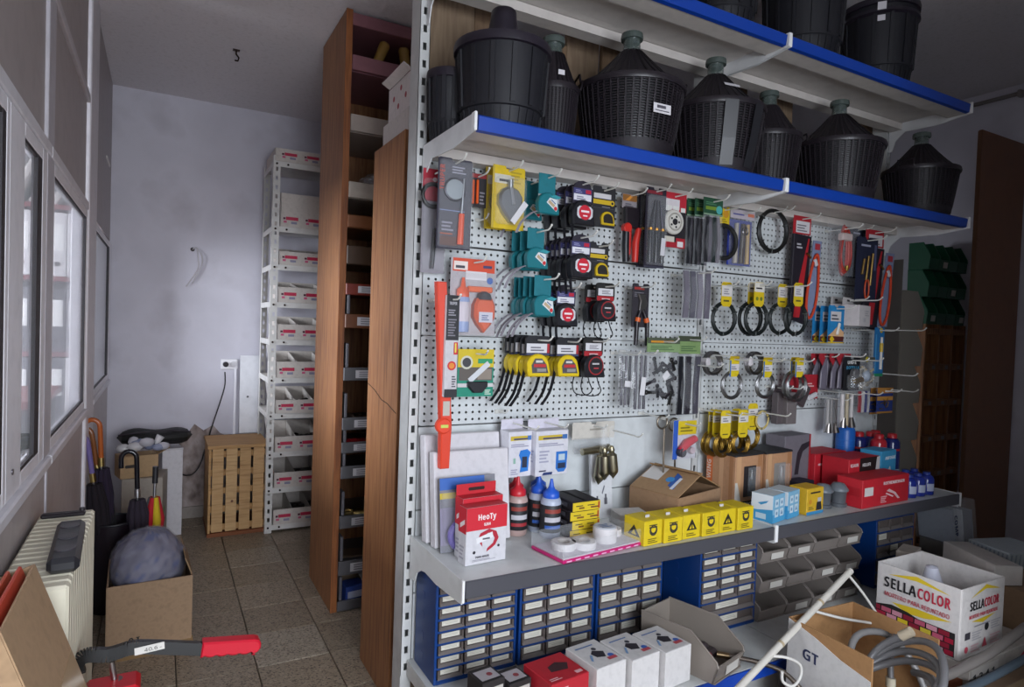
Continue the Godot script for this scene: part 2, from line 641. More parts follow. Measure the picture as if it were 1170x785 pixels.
func room() -> void:
	var fl := struct("floor", mb("#6a5f54").box(Vector3(0.2, -0.06, 0.4), Vector3(7.2, 0.1, 5.9)), M["card"])
	# terrazzo tiles of the aisle, joints recessed
	var s := 0.2461
	var tiles := []
	for i in 4:
		tiles.append(mb(["#ffffff", "#efeae4", "#f7f3ee", "#e6e0da"][i]).box(Vector3(0, -0.006, 0), Vector3(s - 0.0035, 0.012, s - 0.0035), 0.0015).mesh())
	var k := 0
	for ix in range(-3, 3):
		for iz in range(-3, 12):
			var cx := -0.3344 + (ix + 0.5) * s
			var cz := -1.7758 + (iz + 0.5) * s
			if cx < WALL_L - 0.1 or cz < WALL_B - 0.1 or cx > 0.3:
				continue
			var t := child(fl, "tile", tiles[(ix * 7 + iz * 5 + iz * ix) % 4], M["terrazzo"])
			t.position = Vector3(cx, rng.randf_range(-0.0007, 0.0007), cz)
	var fr := part(fl, "shop_floor", mb("#c9c2b8").box(Vector3(1.96, -0.006, 0.4), Vector3(3.3, 0.012, 5.9)), M["terrazzo"])
	fr.set_meta("label", "terrazzo shop floor beyond the shelving")
	part(fl, "office_floor", mb("#b9b2aa").box(Vector3(-2.1, -0.006, 0.4), Vector3(2.2, 0.012, 5.9)), M["terrazzo"])
	var c := mb()
	c.box(Vector3(-1.45, CEIL + 0.06, 0.4), Vector3(3.6, 0.12, 5.9))
	c.box(Vector3(2.1, CEIL_R + 0.06, 0.4), Vector3(3.5, 0.12, 5.9))
	c.box(Vector3(0.4, (CEIL + CEIL_R) / 2 + 0.06, 0.4), Vector3(0.1, CEIL_R - CEIL + 0.12, 5.9))
	struct("ceiling", c, M["ceiling"])
	var wb := struct("wall_back", mb("#e4e3ea").box(Vector3(0.2, 1.35, WALL_B - 0.06), Vector3(7.2, 2.7, 0.12)), M["plaster"])
	# bare, stained plaster low on the back wall with a ragged upper edge
	var pts := PackedVector2Array()
	pts.append(Vector2(-0.74, 0.0)); pts.append(Vector2(-0.05, 0.0))
	var edge := [[-0.05, 0.40], [-0.12, 0.44], [-0.2, 0.40], [-0.26, 0.47], [-0.32, 0.50], [-0.36, 0.55], [-0.41, 0.52], [-0.46, 0.56], [-0.5, 0.50], [-0.56, 0.45], [-0.62, 0.40], [-0.7, 0.33], [-0.74, 0.3]]
	for e in edge:
		pts.append(Vector2(e[0], e[1]))
	part(wb, "bare_plaster", mb("#d8cfcc").at(Vector3(0, 0, WALL_B)).prism(pts, -0.002, 0.002), M["dirt_plaster"], "stained bare plaster with a ragged edge")
	struct("baseboard_back", mb("#8b8079").box(Vector3(-0.42, 0.035, WALL_B + 0.006), Vector3(0.95, 0.07, 0.012), 0.003), M["card"])
	struct("wall_right", mb("#e4e3ea").box(Vector3(WALL_R + 0.06, 1.35, 0.4), Vector3(0.12, 2.7, 5.9)), M["plaster"])
	var wf := mb("#e4e3ea")
	wall_with_hole(wf, Vector3(-3.4, 0, 3.25), Vector3(3.7, 2.7, 3.37), Vector3(-0.85, 0.3, 0), Vector3(0.62, 2.05, 0), 2)
	struct("wall_front", wf, M["plaster"])
	var wo := mb("#d5d0d0")
	wall_with_hole(wo, Vector3(-3.37, 0, -2.5), Vector3(-3.25, 2.7, 3.3), Vector3(0, 0.9, -1.5), Vector3(0, 2.1, 0.3), 0)
	struct("wall_office", wo, M["plaster"])
	# conduit where the right wall meets the ceiling
	var cd := thing("conduit", "thin pipe clipped along the top of the dark side wall", "conduit", Vector3(WALL_R - 0.03, CEIL_R - 0.06, -0.3))
	part(cd, "pipe", mb("#7d7573").cyl(Vector3(0, 0, -2.0), Vector3(0, 0, 2.2), 0.012, -1, 8), M["paint"])
	for z in [-1.1, -0.25, 0.25, 0.9]:
		part(cd, "clip", mb("#8d8583").box(Vector3(0.008, 0, z), Vector3(0.04, 0.04, 0.02), 0.004), M["paint"])
	# bare wires from the back wall, a socket and its lead
	var w := PZ(220, 285, WALL_B)
	var wires := thing("bare_wires", "two loose wires hanging from a hole in the back wall", "wires", w)
	part(wires, "hole", mb("#3b3434").prism(circle(0.012, 10), -0.004, 0.003), M["rubber"])
	for q in [[0.03, -0.12, -0.03, -0.22], [0.05, -0.1, 0.0, -0.2]]:
		part(wires, "wire", mb("#b9b3b6").tube(bend([Vector3(0, 0, 0), Vector3(0.02, 0.01, 0.015), Vector3(q[0], q[1] * 0.4, 0.02), Vector3(q[0] * 0.9, q[1], 0.02), Vector3(q[2], q[3], 0.018)]), 0.003, 6), M["plastic"])
	var so := thing("wall_socket", "white double wall socket with a black plug above the crate", "socket", PZ(262, 416, WALL_B))
	part(so, "plate", mb("#e8e6ea").box(Vector3(0, 0, 0.006), Vector3(0.095, 0.062, 0.012), 0.004), M["plastic"])
	for q in [-0.022, 0.022]:
		part(so, "outlet", mb("#cfcdd2").at(Vector3(q, 0, 0.012)).prism(circle(0.018, 16), 0, 0.004, 0.001), M["plastic"])
	part(so, "plug", mb("#1d1b1d").at(Vector3(-0.022, 0, 0.014)).prism(circle(0.015, 12), 0, 0.03, 0.004), M["rubber"])
	var cb := mb("#17161a")
	var path := []
	for q in [[257, 425, 0.04], [257, 440, 0.05], [252, 458, 0.05], [243, 485, 0.05], [236, 508, 0.05], [229, 530, 0.06], [221, 541, 0.08], [212, 543, 0.12], [203, 540, 0.16]]:
		path.append(PZ(q[0], q[1], WALL_B + q[2]))
	solo("extension_lead", "thin black power cord drooping from the wall socket", "cord", cb.tube(bend(path), 0.004, 6), M["rubber"])
	var tk := thing("wire_trunking", "narrow white trunking strip running down from the socket", "trunking", PZ(267, 500, WALL_B))
	part(tk, "channel", mb("#dedce2").box(Vector3(0, 0.21, 0.006), Vector3(0.014, 0.42, 0.012), 0.003), M["plastic"])
	part(tk, "cover", mb("#e6e4ea").box(Vector3(0, 0.21, 0.0135), Vector3(0.011, 0.42, 0.003)), M["plastic"])
	var hk := thing("ceiling_hook", "small dark hook screwed into the ceiling", "hook", PY(270, 57, CEIL))
	part(hk, "plate", mb("#4a3a32").box(Vector3(0, -0.002, 0), Vector3(0.03, 0.004, 0.02)), M["metal"])
	part(hk, "hook", mb("#3d2f28").tube([Vector3(0, 0, 0), Vector3(0, -0.02, 0), Vector3(0.012, -0.035, 0), Vector3(0.008, -0.05, 0), Vector3(-0.006, -0.05, 0)], 0.004, 6), M["metal"])

# ------------------------------------------------------------------ glazed partition on the left
func zl(px) -> float:
	return PX(px, 380, WALL_L).z
func partition() -> void:
	var x := WALL_L
	var t := 0.05
	var lam := "#b9b0b0"
	var alu := "#dddbe0"
	var z_post0 := zl(97.5)
	var z_post1 := zl(106.0)
	var z_m0 := zl(50.5)
	var z_m1 := zl(58.0)
	var z_m := (z_m0 + z_m1) / 2
	var z_near := 3.25
	var sill := 0.81
	var head := 1.60
	var low := mb(lam)
	low.box(Vector3(x - t / 2, sill / 2, (z_near + z_m) / 2), Vector3(t, sill, z_near - z_m))
	low.box(Vector3(x - t / 2 - 0.004, sill / 2, (z_m + WALL_B) / 2), Vector3(t, sill, z_m - WALL_B))
	var wl := struct("wall_left", low, M["paint"])
	var zs := [z_near, 1.4, z_m, z_post0]
	for i in 3:
		var za: float = zs[i] - 0.012
		var zb: float = zs[i + 1] + 0.012
		part(wl, "upper_panel", mb("#a89e9c").box(Vector3(x - t / 2 - 0.003, (head + 1.985) / 2, (za + zb) / 2), Vector3(t - 0.006, 1.985 - head, za - zb), 0.003), M["paint"])
		part(wl, "upper_panel", mb("#a89e9c").box(Vector3(x - t / 2 - 0.003, (2.015 + CEIL) / 2, (za + zb) / 2), Vector3(t - 0.006, CEIL - 2.015, za - zb), 0.003), M["paint"])
		part(wl, "rail", mb("#c3bdc0").box(Vector3(x - t / 2 + 0.002, 2.0, (za + zb) / 2), Vector3(t + 0.004, 0.03, za - zb + 0.02), 0.002), M["paint"])
		part(wl, "rail", mb(alu).box(Vector3(x - t / 2 + 0.002, head, (za + zb) / 2), Vector3(t + 0.006, 0.03, za - zb + 0.02), 0.003), M["paint"])
		part(wl, "sill", mb(alu).box(Vector3(x - t / 2 + 0.006, sill + 0.01, (za + zb) / 2), Vector3(t + 0.014, 0.026, za - zb + 0.02), 0.004), M["paint"])
	for z in [1.4, z_m]:
		part(wl, "mullion", mb("#bdb9bf").box(Vector3(x - 0.004, (sill + CEIL) / 2, z), Vector3(0.012, CEIL - sill, z_m0 - z_m1 if z == z_m else 0.04), 0.002), M["paint"])
		part(wl, "mullion", mb("#bdb9bf").box(Vector3(x - t / 2 + 0.002, sill / 2, z), Vector3(t + 0.004, sill, 0.02), 0.002), M["paint"])
	part(wl, "corner_post", mb("#dcd9de").box(Vector3(x - t / 2 + 0.003, CEIL / 2, (z_post0 + z_post1) / 2), Vector3(t + 0.008, CEIL, z_post0 - z_post1), 0.004), M["paint"])
	# narrow bay between the post and the back wall
	part(wl, "upper_panel", mb("#9b9191").box(Vector3(x - t / 2, (1.60 + CEIL) / 2, (z_post1 + WALL_B) / 2), Vector3(t - 0.01, CEIL - 1.60, z_post1 - WALL_B), 0.002), M["paint"])
	part(wl, "sill", mb(alu).box(Vector3(x - t / 2 + 0.004, sill + 0.01, (z_post1 + WALL_B) / 2), Vector3(t + 0.01, 0.026, z_post1 - WALL_B), 0.004), M["paint"])
	# windows: number, near and far end, near and far stile width
	for w in [[1, z_near - 0.02, 1.43, 0.04, 0.04], [2, 1.37, zl(8.0), 0.04, 0.03], [3, zl(8.0), z_m0, zl(8.0) - zl(25.0), zl(43.0) - zl(48.0)], [4, z_m1, z_post0, 0.02, 0.03], [5, z_post1, WALL_B + 0.02, 0.05, 0.08]]:
		window(w[0], w[1], w[2], sill + 0.024, head - 0.016, x - 0.005, w[3], w[4])
func window(k: int, za: float, zb: float, y0: float, y1: float, x: float, fa: float, fb: float) -> void:
	var f := 0.03
	var th := 0.012
	var b := mb("#e9e7ec")
	b.box(Vector3(x, (y0 + y1) / 2, za - fa / 2), Vector3(th, y1 - y0, fa - 0.001), 0.002)
	b.box(Vector3(x, (y0 + y1) / 2, zb + fb / 2), Vector3(th, y1 - y0, fb - 0.001), 0.002)
	for e in [y0 + f / 2, y1 - f / 2]:
		b.box(Vector3(x, e, (za - fa + zb + fb) / 2), Vector3(th, f, za - zb - fa - fb), 0.002)
	var w := struct("window_%d" % k, b, M["paint"])
	var g := mb("#2a2428")
	var pz0 := za - fa
	var pz1 := zb + fb
	g.box(Vector3(x - 0.001, (y0 + y1) / 2, pz0 - 0.005), Vector3(0.01, y1 - y0 - 2 * f, 0.01))
	g.box(Vector3(x - 0.001, (y0 + y1) / 2, pz1 + fb * 0.5), Vector3(0.012, y1 - y0 - 2 * f, fb))
	for e in [y0 + f + 0.004, y1 - f - 0.004]:
		g.box(Vector3(x - 0.001, e, (pz0 + pz1) / 2), Vector3(0.01, 0.008, pz0 - pz1))
	part(w, "seal", g, M["rubber"], "dark rubber glazing seal")
	part(w, "pane", mb().box(Vector3(x - 0.001, (y0 + y1) / 2, (pz0 + pz1) / 2), Vector3(0.004, y1 - y0 - 2 * f, pz0 - pz1)), M["glass"])
	if k == 3:
		part(w, "screw", mb("#77737a").at(Vector3(x + 0.006, y0 + 0.05, za - 0.06), Basis(Vector3.UP, PI / 2)).prism(circle(0.006, 10), 0, 0.002), M["metal"])

func office() -> void:
	# bookcase of box files seen through the glass
	var z := -2.06
	var y_sh := [0.30, 0.66, 1.0, 1.37, 1.72]
	var bc := thing("bookcase", "dark red bookcase full of box files behind the glass partition", "bookcase", Vector3(-1.5, 0, z - 0.15))
	var w := 1.04
	for s in [-1, 1]:
		part(bc, "side_panel", mb("#6d5f58").box(Vector3(s * w / 2, 1.05, 0), Vector3(0.022, 2.1, 0.3), 0.002), M["paint"])
	part(bc, "back_panel", mb("#5a4a45").box(Vector3(0, 1.05, -0.14), Vector3(w, 2.1, 0.01)), M["paint"])
	for y in y_sh:
		part(bc, "shelf", mb("#7a3036").box(Vector3(0, y - 0.012, 0), Vector3(w - 0.03, 0.024, 0.29), 0.002), M["paint"])
	part(bc, "plinth", mb("#5f2a2c").box(Vector3(0, 0.14, 0.0), Vector3(w - 0.03, 0.28, 0.28), 0.003), M["paint"])
	var kinds := []
	for c in ["#d7d4d6", "#56545a", "#c9c3b6"]:
		var t := thing("box_file", "%s box file with a round finger hole on the office bookcase" % {"#d7d4d6": "white", "#56545a": "dark grey", "#c9c3b6": "cream"}[c], "box file", Vector3.ZERO, 0.0, "box files on the office bookcase")
		part(t, "case", mb(c).box(Vector3(0, 0.155, -0.13), Vector3(0.068, 0.31, 0.26), 0.003), M["card"])
		part(t, "spine_label", mb("#f0efee").box(Vector3(0, 0.19, 0.0005), Vector3(0.048, 0.13, 0.001)), M["print"])
		part(t, "finger_hole", mb("#222024").at(Vector3(0, 0.06, 0)).prism(circle(0.012, 12), -0.001, 0.0015), M["rubber"])
		kinds.append(t)
	var used := [false, false, false]
	for r in 4:
		var xx := -1.02
		var k := 0
		while xx > -1.95:
			var kd: int = [1, 0, 1, 2, 1, 0, 1, 2, 1, 0, 1, 1, 0, 1][(k + r * 5) % 14]
			if r == 3 and kd == 1: kd = 0
			var p := Vector3(xx, y_sh[r], z)
			if used[kd]:
				copy(kinds[kd], p)
			else:
				kinds[kd].position = p
				used[kd] = true
			xx -= 0.071
			k += 1
	for k in 7:
		var f := thing("leaning_folder", "white cardboard folder leaning on top of the office bookcase", "folder", Vector3(-1.03 - k * 0.085, 1.722, z - 0.02), 0.0, "folders leaning on the bookcase top")
		var lean := Basis(Vector3.BACK, -0.42)
		part(f, "folder", mb(["#dcd8d4", "#cfcac6", "#e2dfdd"][k % 3]).at(Vector3.ZERO, lean).box(Vector3(0, 0.15, -0.12), Vector3(0.028, 0.30, 0.24), 0.002), M["card"])
		part(f, "flap", mb("#bdb7b3").at(Vector3.ZERO, lean).box(Vector3(0, 0.15, 0.001), Vector3(0.02, 0.28, 0.002)), M["card"])
	var d := thing("office_desk", "office desk with a red cover behind the glass", "desk", Vector3(-1.42, 0, -1.35))
	part(d, "desk_top", mb("#7d2b2c").box(Vector3(0, 0.86, 0), Vector3(0.8, 0.03, 0.6), 0.004), M["paint"])
	for e in [[-0.36, -0.26], [0.36, -0.26], [-0.36, 0.26], [0.36, 0.26]]:
		part(d, "leg", mb("#4b4648").box(Vector3(e[0], 0.4225, e[1]), Vector3(0.04, 0.845, 0.04), 0.004), M["paint"])

# ------------------------------------------------------------------ gondola shelving
func upright_mesh() -> ArrayMesh:
	var b := mb("#c9cac9")
	var w := 0.016
	var y := 0.0
	var first := 0.194 - 0.025
	b.box(Vector3(0, first / 2, -0.035), Vector3(2 * w, first, 0.07))
	y = first
	for k in 43:
		var y1 := y + 0.05
		var c := y + 0.025
		var hx := 0.0055
		var hy := 0.0105
		var f := Vector3.BACK
		b.quad(Vector3(-w, y, 0), Vector3(-hx, y, 0), Vector3(-hx, y1, 0), Vector3(-w, y1, 0), f)
		b.quad(Vector3(hx, y, 0), Vector3(w, y, 0), Vector3(w, y1, 0), Vector3(hx, y1, 0), f)
		b.quad(Vector3(-hx, y, 0), Vector3(hx, y, 0), Vector3(hx, c - hy, 0), Vector3(-hx, c - hy, 0), f)
		b.quad(Vector3(-hx, c + hy, 0), Vector3(hx, c + hy, 0), Vector3(hx, y1, 0), Vector3(-hx, y1, 0), f)
		for s in [-1, 1]:
			b.quad(Vector3(s * hx, c - hy, 0), Vector3(s * hx, c + hy, 0), Vector3(s * hx, c + hy, -0.004), Vector3(s * hx, c - hy, -0.004), Vector3(-s, 0, 0))
			b.quad(Vector3(-hx, c + s * hy, 0), Vector3(hx, c + s * hy, 0), Vector3(hx, c + s * hy, -0.004), Vector3(-hx, c + s * hy, -0.004), Vector3(0, -s, 0))
		y = y1
	# side walls and back of the hollow post
	for s in [-1, 1]:
		b.box(Vector3(s * (w - 0.001), (first + y) / 2, -0.035), Vector3(0.002, y - first, 0.07))
	b.box(Vector3(0, (first + y) / 2, -0.068), Vector3(2 * w, y - first, 0.003))
	b.box(Vector3(0, y, -0.035), Vector3(2 * w, 0.003, 0.07))
	return b.mesh()
func peg_mesh(w: float, h: float, cols: int, rows: int) -> ArrayMesh:
	var b := mb("#d0d4d5")
	var px := (w - 0.012) / cols
	var py := (h - 0.006) / rows
	var r := 0.0041
	var dir := []
	for k in 8:
		dir.append(Vector2(cos(TAU * k / 8), sin(TAU * k / 8)))
	var f := Vector3.BACK
	for i in cols:
		for j in rows:
			var cx := -w / 2 + 0.006 + (i + 0.5) * px
			var cy := 0.003 + (j + 0.5) * py
			for k in 8:
				var a: Vector2 = dir[k]
				var c: Vector2 = dir[(k + 1) % 8]
				var oa := Vector2(signf(roundf(a.x * 2)) * px / 2, signf(roundf(a.y * 2)) * py / 2)
				var oc := Vector2(signf(roundf(c.x * 2)) * px / 2, signf(roundf(c.y * 2)) * py / 2)
				var i0 := Vector3(cx + a.x * r, cy + a.y * r, 0)
				var i1 := Vector3(cx + c.x * r, cy + c.y * r, 0)
				b.tri(i0, Vector3(cx + oa.x, cy + oa.y, 0), Vector3(cx + oc.x, cy + oc.y, 0), f, f, f)
				b.tri(i0, Vector3(cx + oc.x, cy + oc.y, 0), i1, f, f, f)
				b.quad(i0, i1, i1 + Vector3(0, 0, -0.0016), i0 + Vector3(0, 0, -0.0016), -Vector3(a.x + c.x, a.y + c.y, 0))
	# folded rim of the panel
	for s in [-1, 1]:
		b.box(Vector3(s * (w / 2 - 0.003), h / 2, -0.006), Vector3(0.006, h, 0.012))
	b.box(Vector3(0, 0.0015, -0.006), Vector3(w, 0.003, 0.012))
	b.box(Vector3(0, h - 0.0015, -0.006), Vector3(w, 0.003, 0.012))
	return b.mesh()
func gondola() -> void:
	var g := thing("gondola_unit", "two-bay white steel gondola with slotted uprights and perforated back panels", "shelving", Vector3.ZERO)
	var up := upright_mesh()
	for k in 3:
		var u := child(g, "upright", up, M["paint"])
		u.position.x = k * BAY
	var w := BAY - 0.034
	var pm := peg_mesh(w, 0.264, 48, 12)
	var rows := [0.90, 1.166, 1.436]
	for k in 2:
		var cx := BAY * (k + 0.5)
		for y in rows:
			var p := child(g, "perforated_panel", pm, M["paint"])
			p.position = Vector3(cx, y + 0.002, -0.001)
		for y in [[0.655, 0.898], [0.41, 0.652], [0.19, 0.407]]:
			part(g, "plain_panel", mb("#d1d5d6").box(Vector3(cx, (y[0] + y[1]) / 2, -0.007), Vector3(w, y[1] - y[0], 0.012), 0.0015), M["paint"])
		part(g, "shade_toned_rear_sheet", mb("#6f6d6a").box(Vector3(cx, 0.95, -0.045), Vector3(w, 1.55, 0.004)), M["paint"])  # grey paints in the dark of the shaded gap behind the holes
		part(g, "kick_plate", mb("#a9a9a7").box(Vector3(cx, 0.085, 0.40), Vector3(BAY - 0.006, 0.17, 0.012), 0.002), M["paint"])
	# shelves
	for k in 2:
		shelf(k, SHELF1, 0.337, true, ["blue-edged steel shelf carrying demijohns above the tape measures", "blue-edged steel shelf carrying demijohns above the wire coils"][k])
		shelf(k, SHELF2, 0.325, true, ["topmost blue-edged steel shelf above the tape measures", "topmost blue-edged steel shelf at the dark end of the gondola"][k])
		counter_shelf(k)
		base_shelf(k)
func shelf(k: int, y: float, d: float, blue: bool, label: String) -> void:
	var s := thing("steel_shelf", label, "shelf", Vector3(k * BAY + BAY / 2, y, 0.004))
	var w := BAY - 0.008
	var b := mb("#d2cbc5")
	b.box(Vector3(0, -0.002, d / 2), Vector3(w, 0.004, d - 0.004))
	b.box(Vector3(0, -0.018, d - 0.012), Vector3(w, 0.03, 0.003))
	b.box(Vector3(0, -0.0325, d - 0.045), Vector3(w, 0.003, 0.07))
	b.box(Vector3(0, -0.02, d - 0.08), Vector3(w, 0.028, 0.003))
	b.box(Vector3(0, -0.018, 0.004), Vector3(w, 0.032, 0.003))
	b.box(Vector3(0, -0.0325, 0.03), Vector3(w, 0.003, 0.05))
	b.box(Vector3(0, -0.02, 0.055), Vector3(w, 0.028, 0.003))
	part(s, "deck", b, M["paint"])
	var e := mb("#103f9f")
	e.at(Vector3(0, 0, 0), Basis(Vector3.UP, PI / 2)).prism(PackedVector2Array([Vector2(-d - 0.004, 0.003), Vector2(-d - 0.01, -0.002), Vector2(-d - 0.006, -0.034), Vector2(-d + 0.008, -0.036), Vector2(-d + 0.008, 0.003)]), -w / 2 + 0.01, w / 2 - 0.01)
	part(s, "price_strip", e, M["plastic"], "blue plastic price strip")
	var poly := PackedVector2Array([Vector2(0, 0.004), Vector2(-d, 0.006), Vector2(-d - 0.006, -0.038), Vector2(-d + 0.12, -0.052), Vector2(-0.07, -0.046), Vector2(-0.03, -0.08), Vector2(-0.016, -0.122), Vector2(0, -0.125)])
	for q in [-1, 1]:
		var x: float = q * (BAY / 2 - 0.004)
		var br := part(s, "bracket", mb("#dedfe0").at(Vector3(x, 0, 0), Basis(Vector3.UP, PI / 2)).prism(poly, -0.0015, 0.0015), M["paint"])
		part(br, "end_cap", mb("#e9e9e8").box(Vector3(x, -0.015, d + 0.004), Vector3(0.008, 0.046, 0.02), 0.002), M["plastic"])
func counter_shelf(k: int) -> void:
	var d := COUNTER_D
	var s := thing("counter_shelf", ["grey-fronted shelf holding glue bottles and yellow boxes", "grey-fronted shelf holding red boxes and spray cans"][k], "shelf", Vector3(k * BAY + BAY / 2, COUNTER, 0.004))
	var w := BAY - 0.006
	var b := mb("#cfd2d1")
	b.box(Vector3(0, -0.003, d / 2), Vector3(w, 0.006, d), 0.001)
	b.box(Vector3(0, -0.02, d - 0.05), Vector3(w, 0.028, 0.003))
	part(s, "deck", b, M["paint"])
	part(s, "front_edge", mb("#4b4a50").box(Vector3(0, -0.0205, d + 0.003), Vector3(w - 0.012, 0.043, 0.008), 0.002), M["plastic"], "dark grey front edge strip")
	var poly := PackedVector2Array([Vector2(0, 0.003), Vector2(-d, 0.003), Vector2(-d, -0.055), Vector2(-d + 0.16, -0.066), Vector2(-0.12, -0.062), Vector2(-0.09, -0.068), Vector2(-0.06, -0.085), Vector2(-0.045, -0.115), Vector2(0, -0.12)])
	for q in [-1, 1]:
		var x: float = q * (BAY / 2 - 0.003)
		var br := part(s, "bracket", mb("#dcdedd").at(Vector3(x, 0, 0), Basis(Vector3.UP, PI / 2)).prism(poly, -0.0015, 0.0015), M["paint"])
		part(br, "end_cap", mb("#e6e6e6").box(Vector3(x, -0.022, d + 0.004), Vector3(0.007, 0.056, 0.012), 0.002), M["plastic"])
func base_shelf(k: int) -> void:
	var s := thing("base_shelf", ["low base shelf under the drawer cabinets", "low base shelf under the grey picking bins"][k], "shelf", Vector3(k * BAY + BAY / 2, BASE, 0.004))
	var w := BAY - 0.006
	part(s, "deck", mb("#c6c8c6").box(Vector3(0, -0.004, 0.235), Vector3(w, 0.008, 0.47), 0.001), M["paint"])
	part(s, "price_strip", mb("#103f9f").box(Vector3(0, -0.018, 0.475), Vector3(w - 0.01, 0.036, 0.008), 0.002), M["plastic"], "blue plastic price strip")
	for q in [-1, 1]:
		part(s, "bracket", mb("#cfd0ce").box(Vector3(q * (BAY / 2 - 0.004), -0.024, 0.235), Vector3(0.003, 0.04, 0.47)), M["paint"])

# ------------------------------------------------------------------ storage behind the gondola
func rear_storage() -> void:
	# boards standing behind the upper shelves
	var x := 0.03
	var k := 0
	while x < 2.3:
		var w: float = [0.17, 0.11, 0.24, 0.14, 0.2, 0.13, 0.26, 0.16][k % 8]
		if k % 4 != 2 or k == 2:
			var h: float = 2.3 - 0.07 * (k % 3)
			var t := thing("standing_board", "plain brown board standing upright behind the demijohns", "board", Vector3(x + w / 2, 0, -0.105 - 0.012 * (k % 2)), 0.0, "boards standing behind the demijohns")
			part(t, "board", mb(["#ffffff", "#ddd2c6", "#efe4d6"][k % 3]).box(Vector3(0, h / 2, 0), Vector3(w - 0.006, h, 0.018), 0.002), M["plank"])
			part(t, "edge_band", mb("#c8b8a4").box(Vector3(0, h + 0.001, 0), Vector3(w - 0.008, 0.002, 0.016)), M["plank"])
		x += w
		k += 1
	var c := thing("low_cabinet", "brown wooden cabinet with a cracked end panel backing the gondola", "cabinet", Vector3(0.0, 0, -0.295))
	part(c, "end_panel", mb().box(Vector3(0.008, 0.8975, -0.005), Vector3(0.022, 1.795, 0.32), 0.002), M["wood"])
	part(c, "top", mb().box(Vector3(0.56, 1.785, -0.005), Vector3(1.08, 0.02, 0.32)), M["wood"])
	part(c, "back", mb().box(Vector3(0.56, 0.89, 0.13), Vector3(1.08, 1.77, 0.012)), M["wood"])
	for y in [0.08, 0.5, 0.95, 1.4]:
		part(c, "shelf", mb().box(Vector3(0.56, y, -0.02), Vector3(1.07, 0.018, 0.28)), M["wood"])
	part(c, "far_end_panel", mb().box(Vector3(1.11, 0.8975, -0.005), Vector3(0.022, 1.795, 0.32), 0.002), M["wood"])
	# a crack across the end panel: a thin dark split
	part(c, "crack", mb("#2c170e").tube([Vector3(-0.0035, 0.985, -0.16), Vector3(-0.0035, 0.97, -0.08), Vector3(-0.0035, 0.945, 0.0), Vector3(-0.0035, 0.94, 0.06), Vector3(-0.0035, 0.92, 0.15)], 0.0014, 5), M["rubber"], "thin dark crack")
	var b1 := carton("flat_carton", "low white carton on top of the brown cabinet", "box", Vector3(0.13, 1.796, -0.31), Vector3(0.22, 0.085, 0.26), "#d9d3cf", 0.0)
	ink_on(b1, Transform3D(Basis(), Vector3(0, 0, 0.131)), 0.22, 0.085, [["r", -0.4, 0.3, 0.2, 0.5, "#b9b0ac"]])
	var b2 := thing("open_carton", "open white carton printed with small red marks on top of the brown cabinet", "box", Vector3(0.13, 1.882, -0.3))
	part(b2, "body", mb("#e0dad8").box(Vector3(0, 0.06, 0), Vector3(0.2, 0.12, 0.24), 0.003), M["card"])
	part(b2, "flap", mb("#d6cfcc").at(Vector3(-0.1, 0.12, 0), Basis(Vector3.BACK, -0.5)).box(Vector3(-0.016, 0, 0), Vector3(0.032, 0.003, 0.22)), M["card"])
	part(b2, "flap", mb("#d6cfcc").at(Vector3(0, 0.12, -0.12), Basis(Vector3.RIGHT, 0.7)).box(Vector3(0, 0.03, 0), Vector3(0.18, 0.06, 0.003)), M["card"])
	ink_on(b2, Transform3D(Basis(Vector3.UP, -PI / 2), Vector3(-0.1, 0, 0)), 0.24, 0.12, [["c", -0.25, 0.6, 0.04, "#a8404a"], ["c", 0.05, 0.75, 0.04, "#a8404a"], ["c", 0.25, 0.45, 0.04, "#a8404a"], ["c", -0.05, 0.3, 0.04, "#a8404a"]])
	tall_cabinet()
	white_rack()
	crate()

func carton(called: String, label: String, cat: String, p: Vector3, s: Vector3, hex, turn := 0.0, group := "") -> Node3D:
	var t := thing(called, label, cat, p, turn, group)
	var b := mb(hex).box(Vector3(0, s.y / 2, 0), s, 0.0016)
	part(t, "body", b, M["card"])
	# the closing flap edges on the top face
	var e := mb(hex)
	e.box(Vector3(0, s.y + 0.0002, s.z / 2 - 0.004), Vector3(s.x - 0.01, 0.0006, 0.0012))
	e.box(Vector3(-s.x / 2 + 0.006, s.y + 0.0002, 0), Vector3(0.001, 0.0006, s.z - 0.012))
	e.box(Vector3(s.x / 2 - 0.006, s.y + 0.0002, 0), Vector3(0.001, 0.0006, s.z - 0.012))
	part(t, "flap_edge", e, M["card"])
	return t
func front_of(s: Vector3) -> Transform3D:
	return Transform3D(Basis(), Vector3(0, 0, s.z / 2))
func left_of(s: Vector3) -> Transform3D:
	return Transform3D(Basis(Vector3.UP, -PI / 2), Vector3(-s.x / 2, 0, 0))
func right_of(s: Vector3) -> Transform3D:
	return Transform3D(Basis(Vector3.UP, PI / 2), Vector3(s.x / 2, 0, 0))
func top_of(s: Vector3) -> Transform3D:
	return Transform3D(Basis(Vector3.RIGHT, -PI / 2), Vector3(0, s.y, s.z / 2))

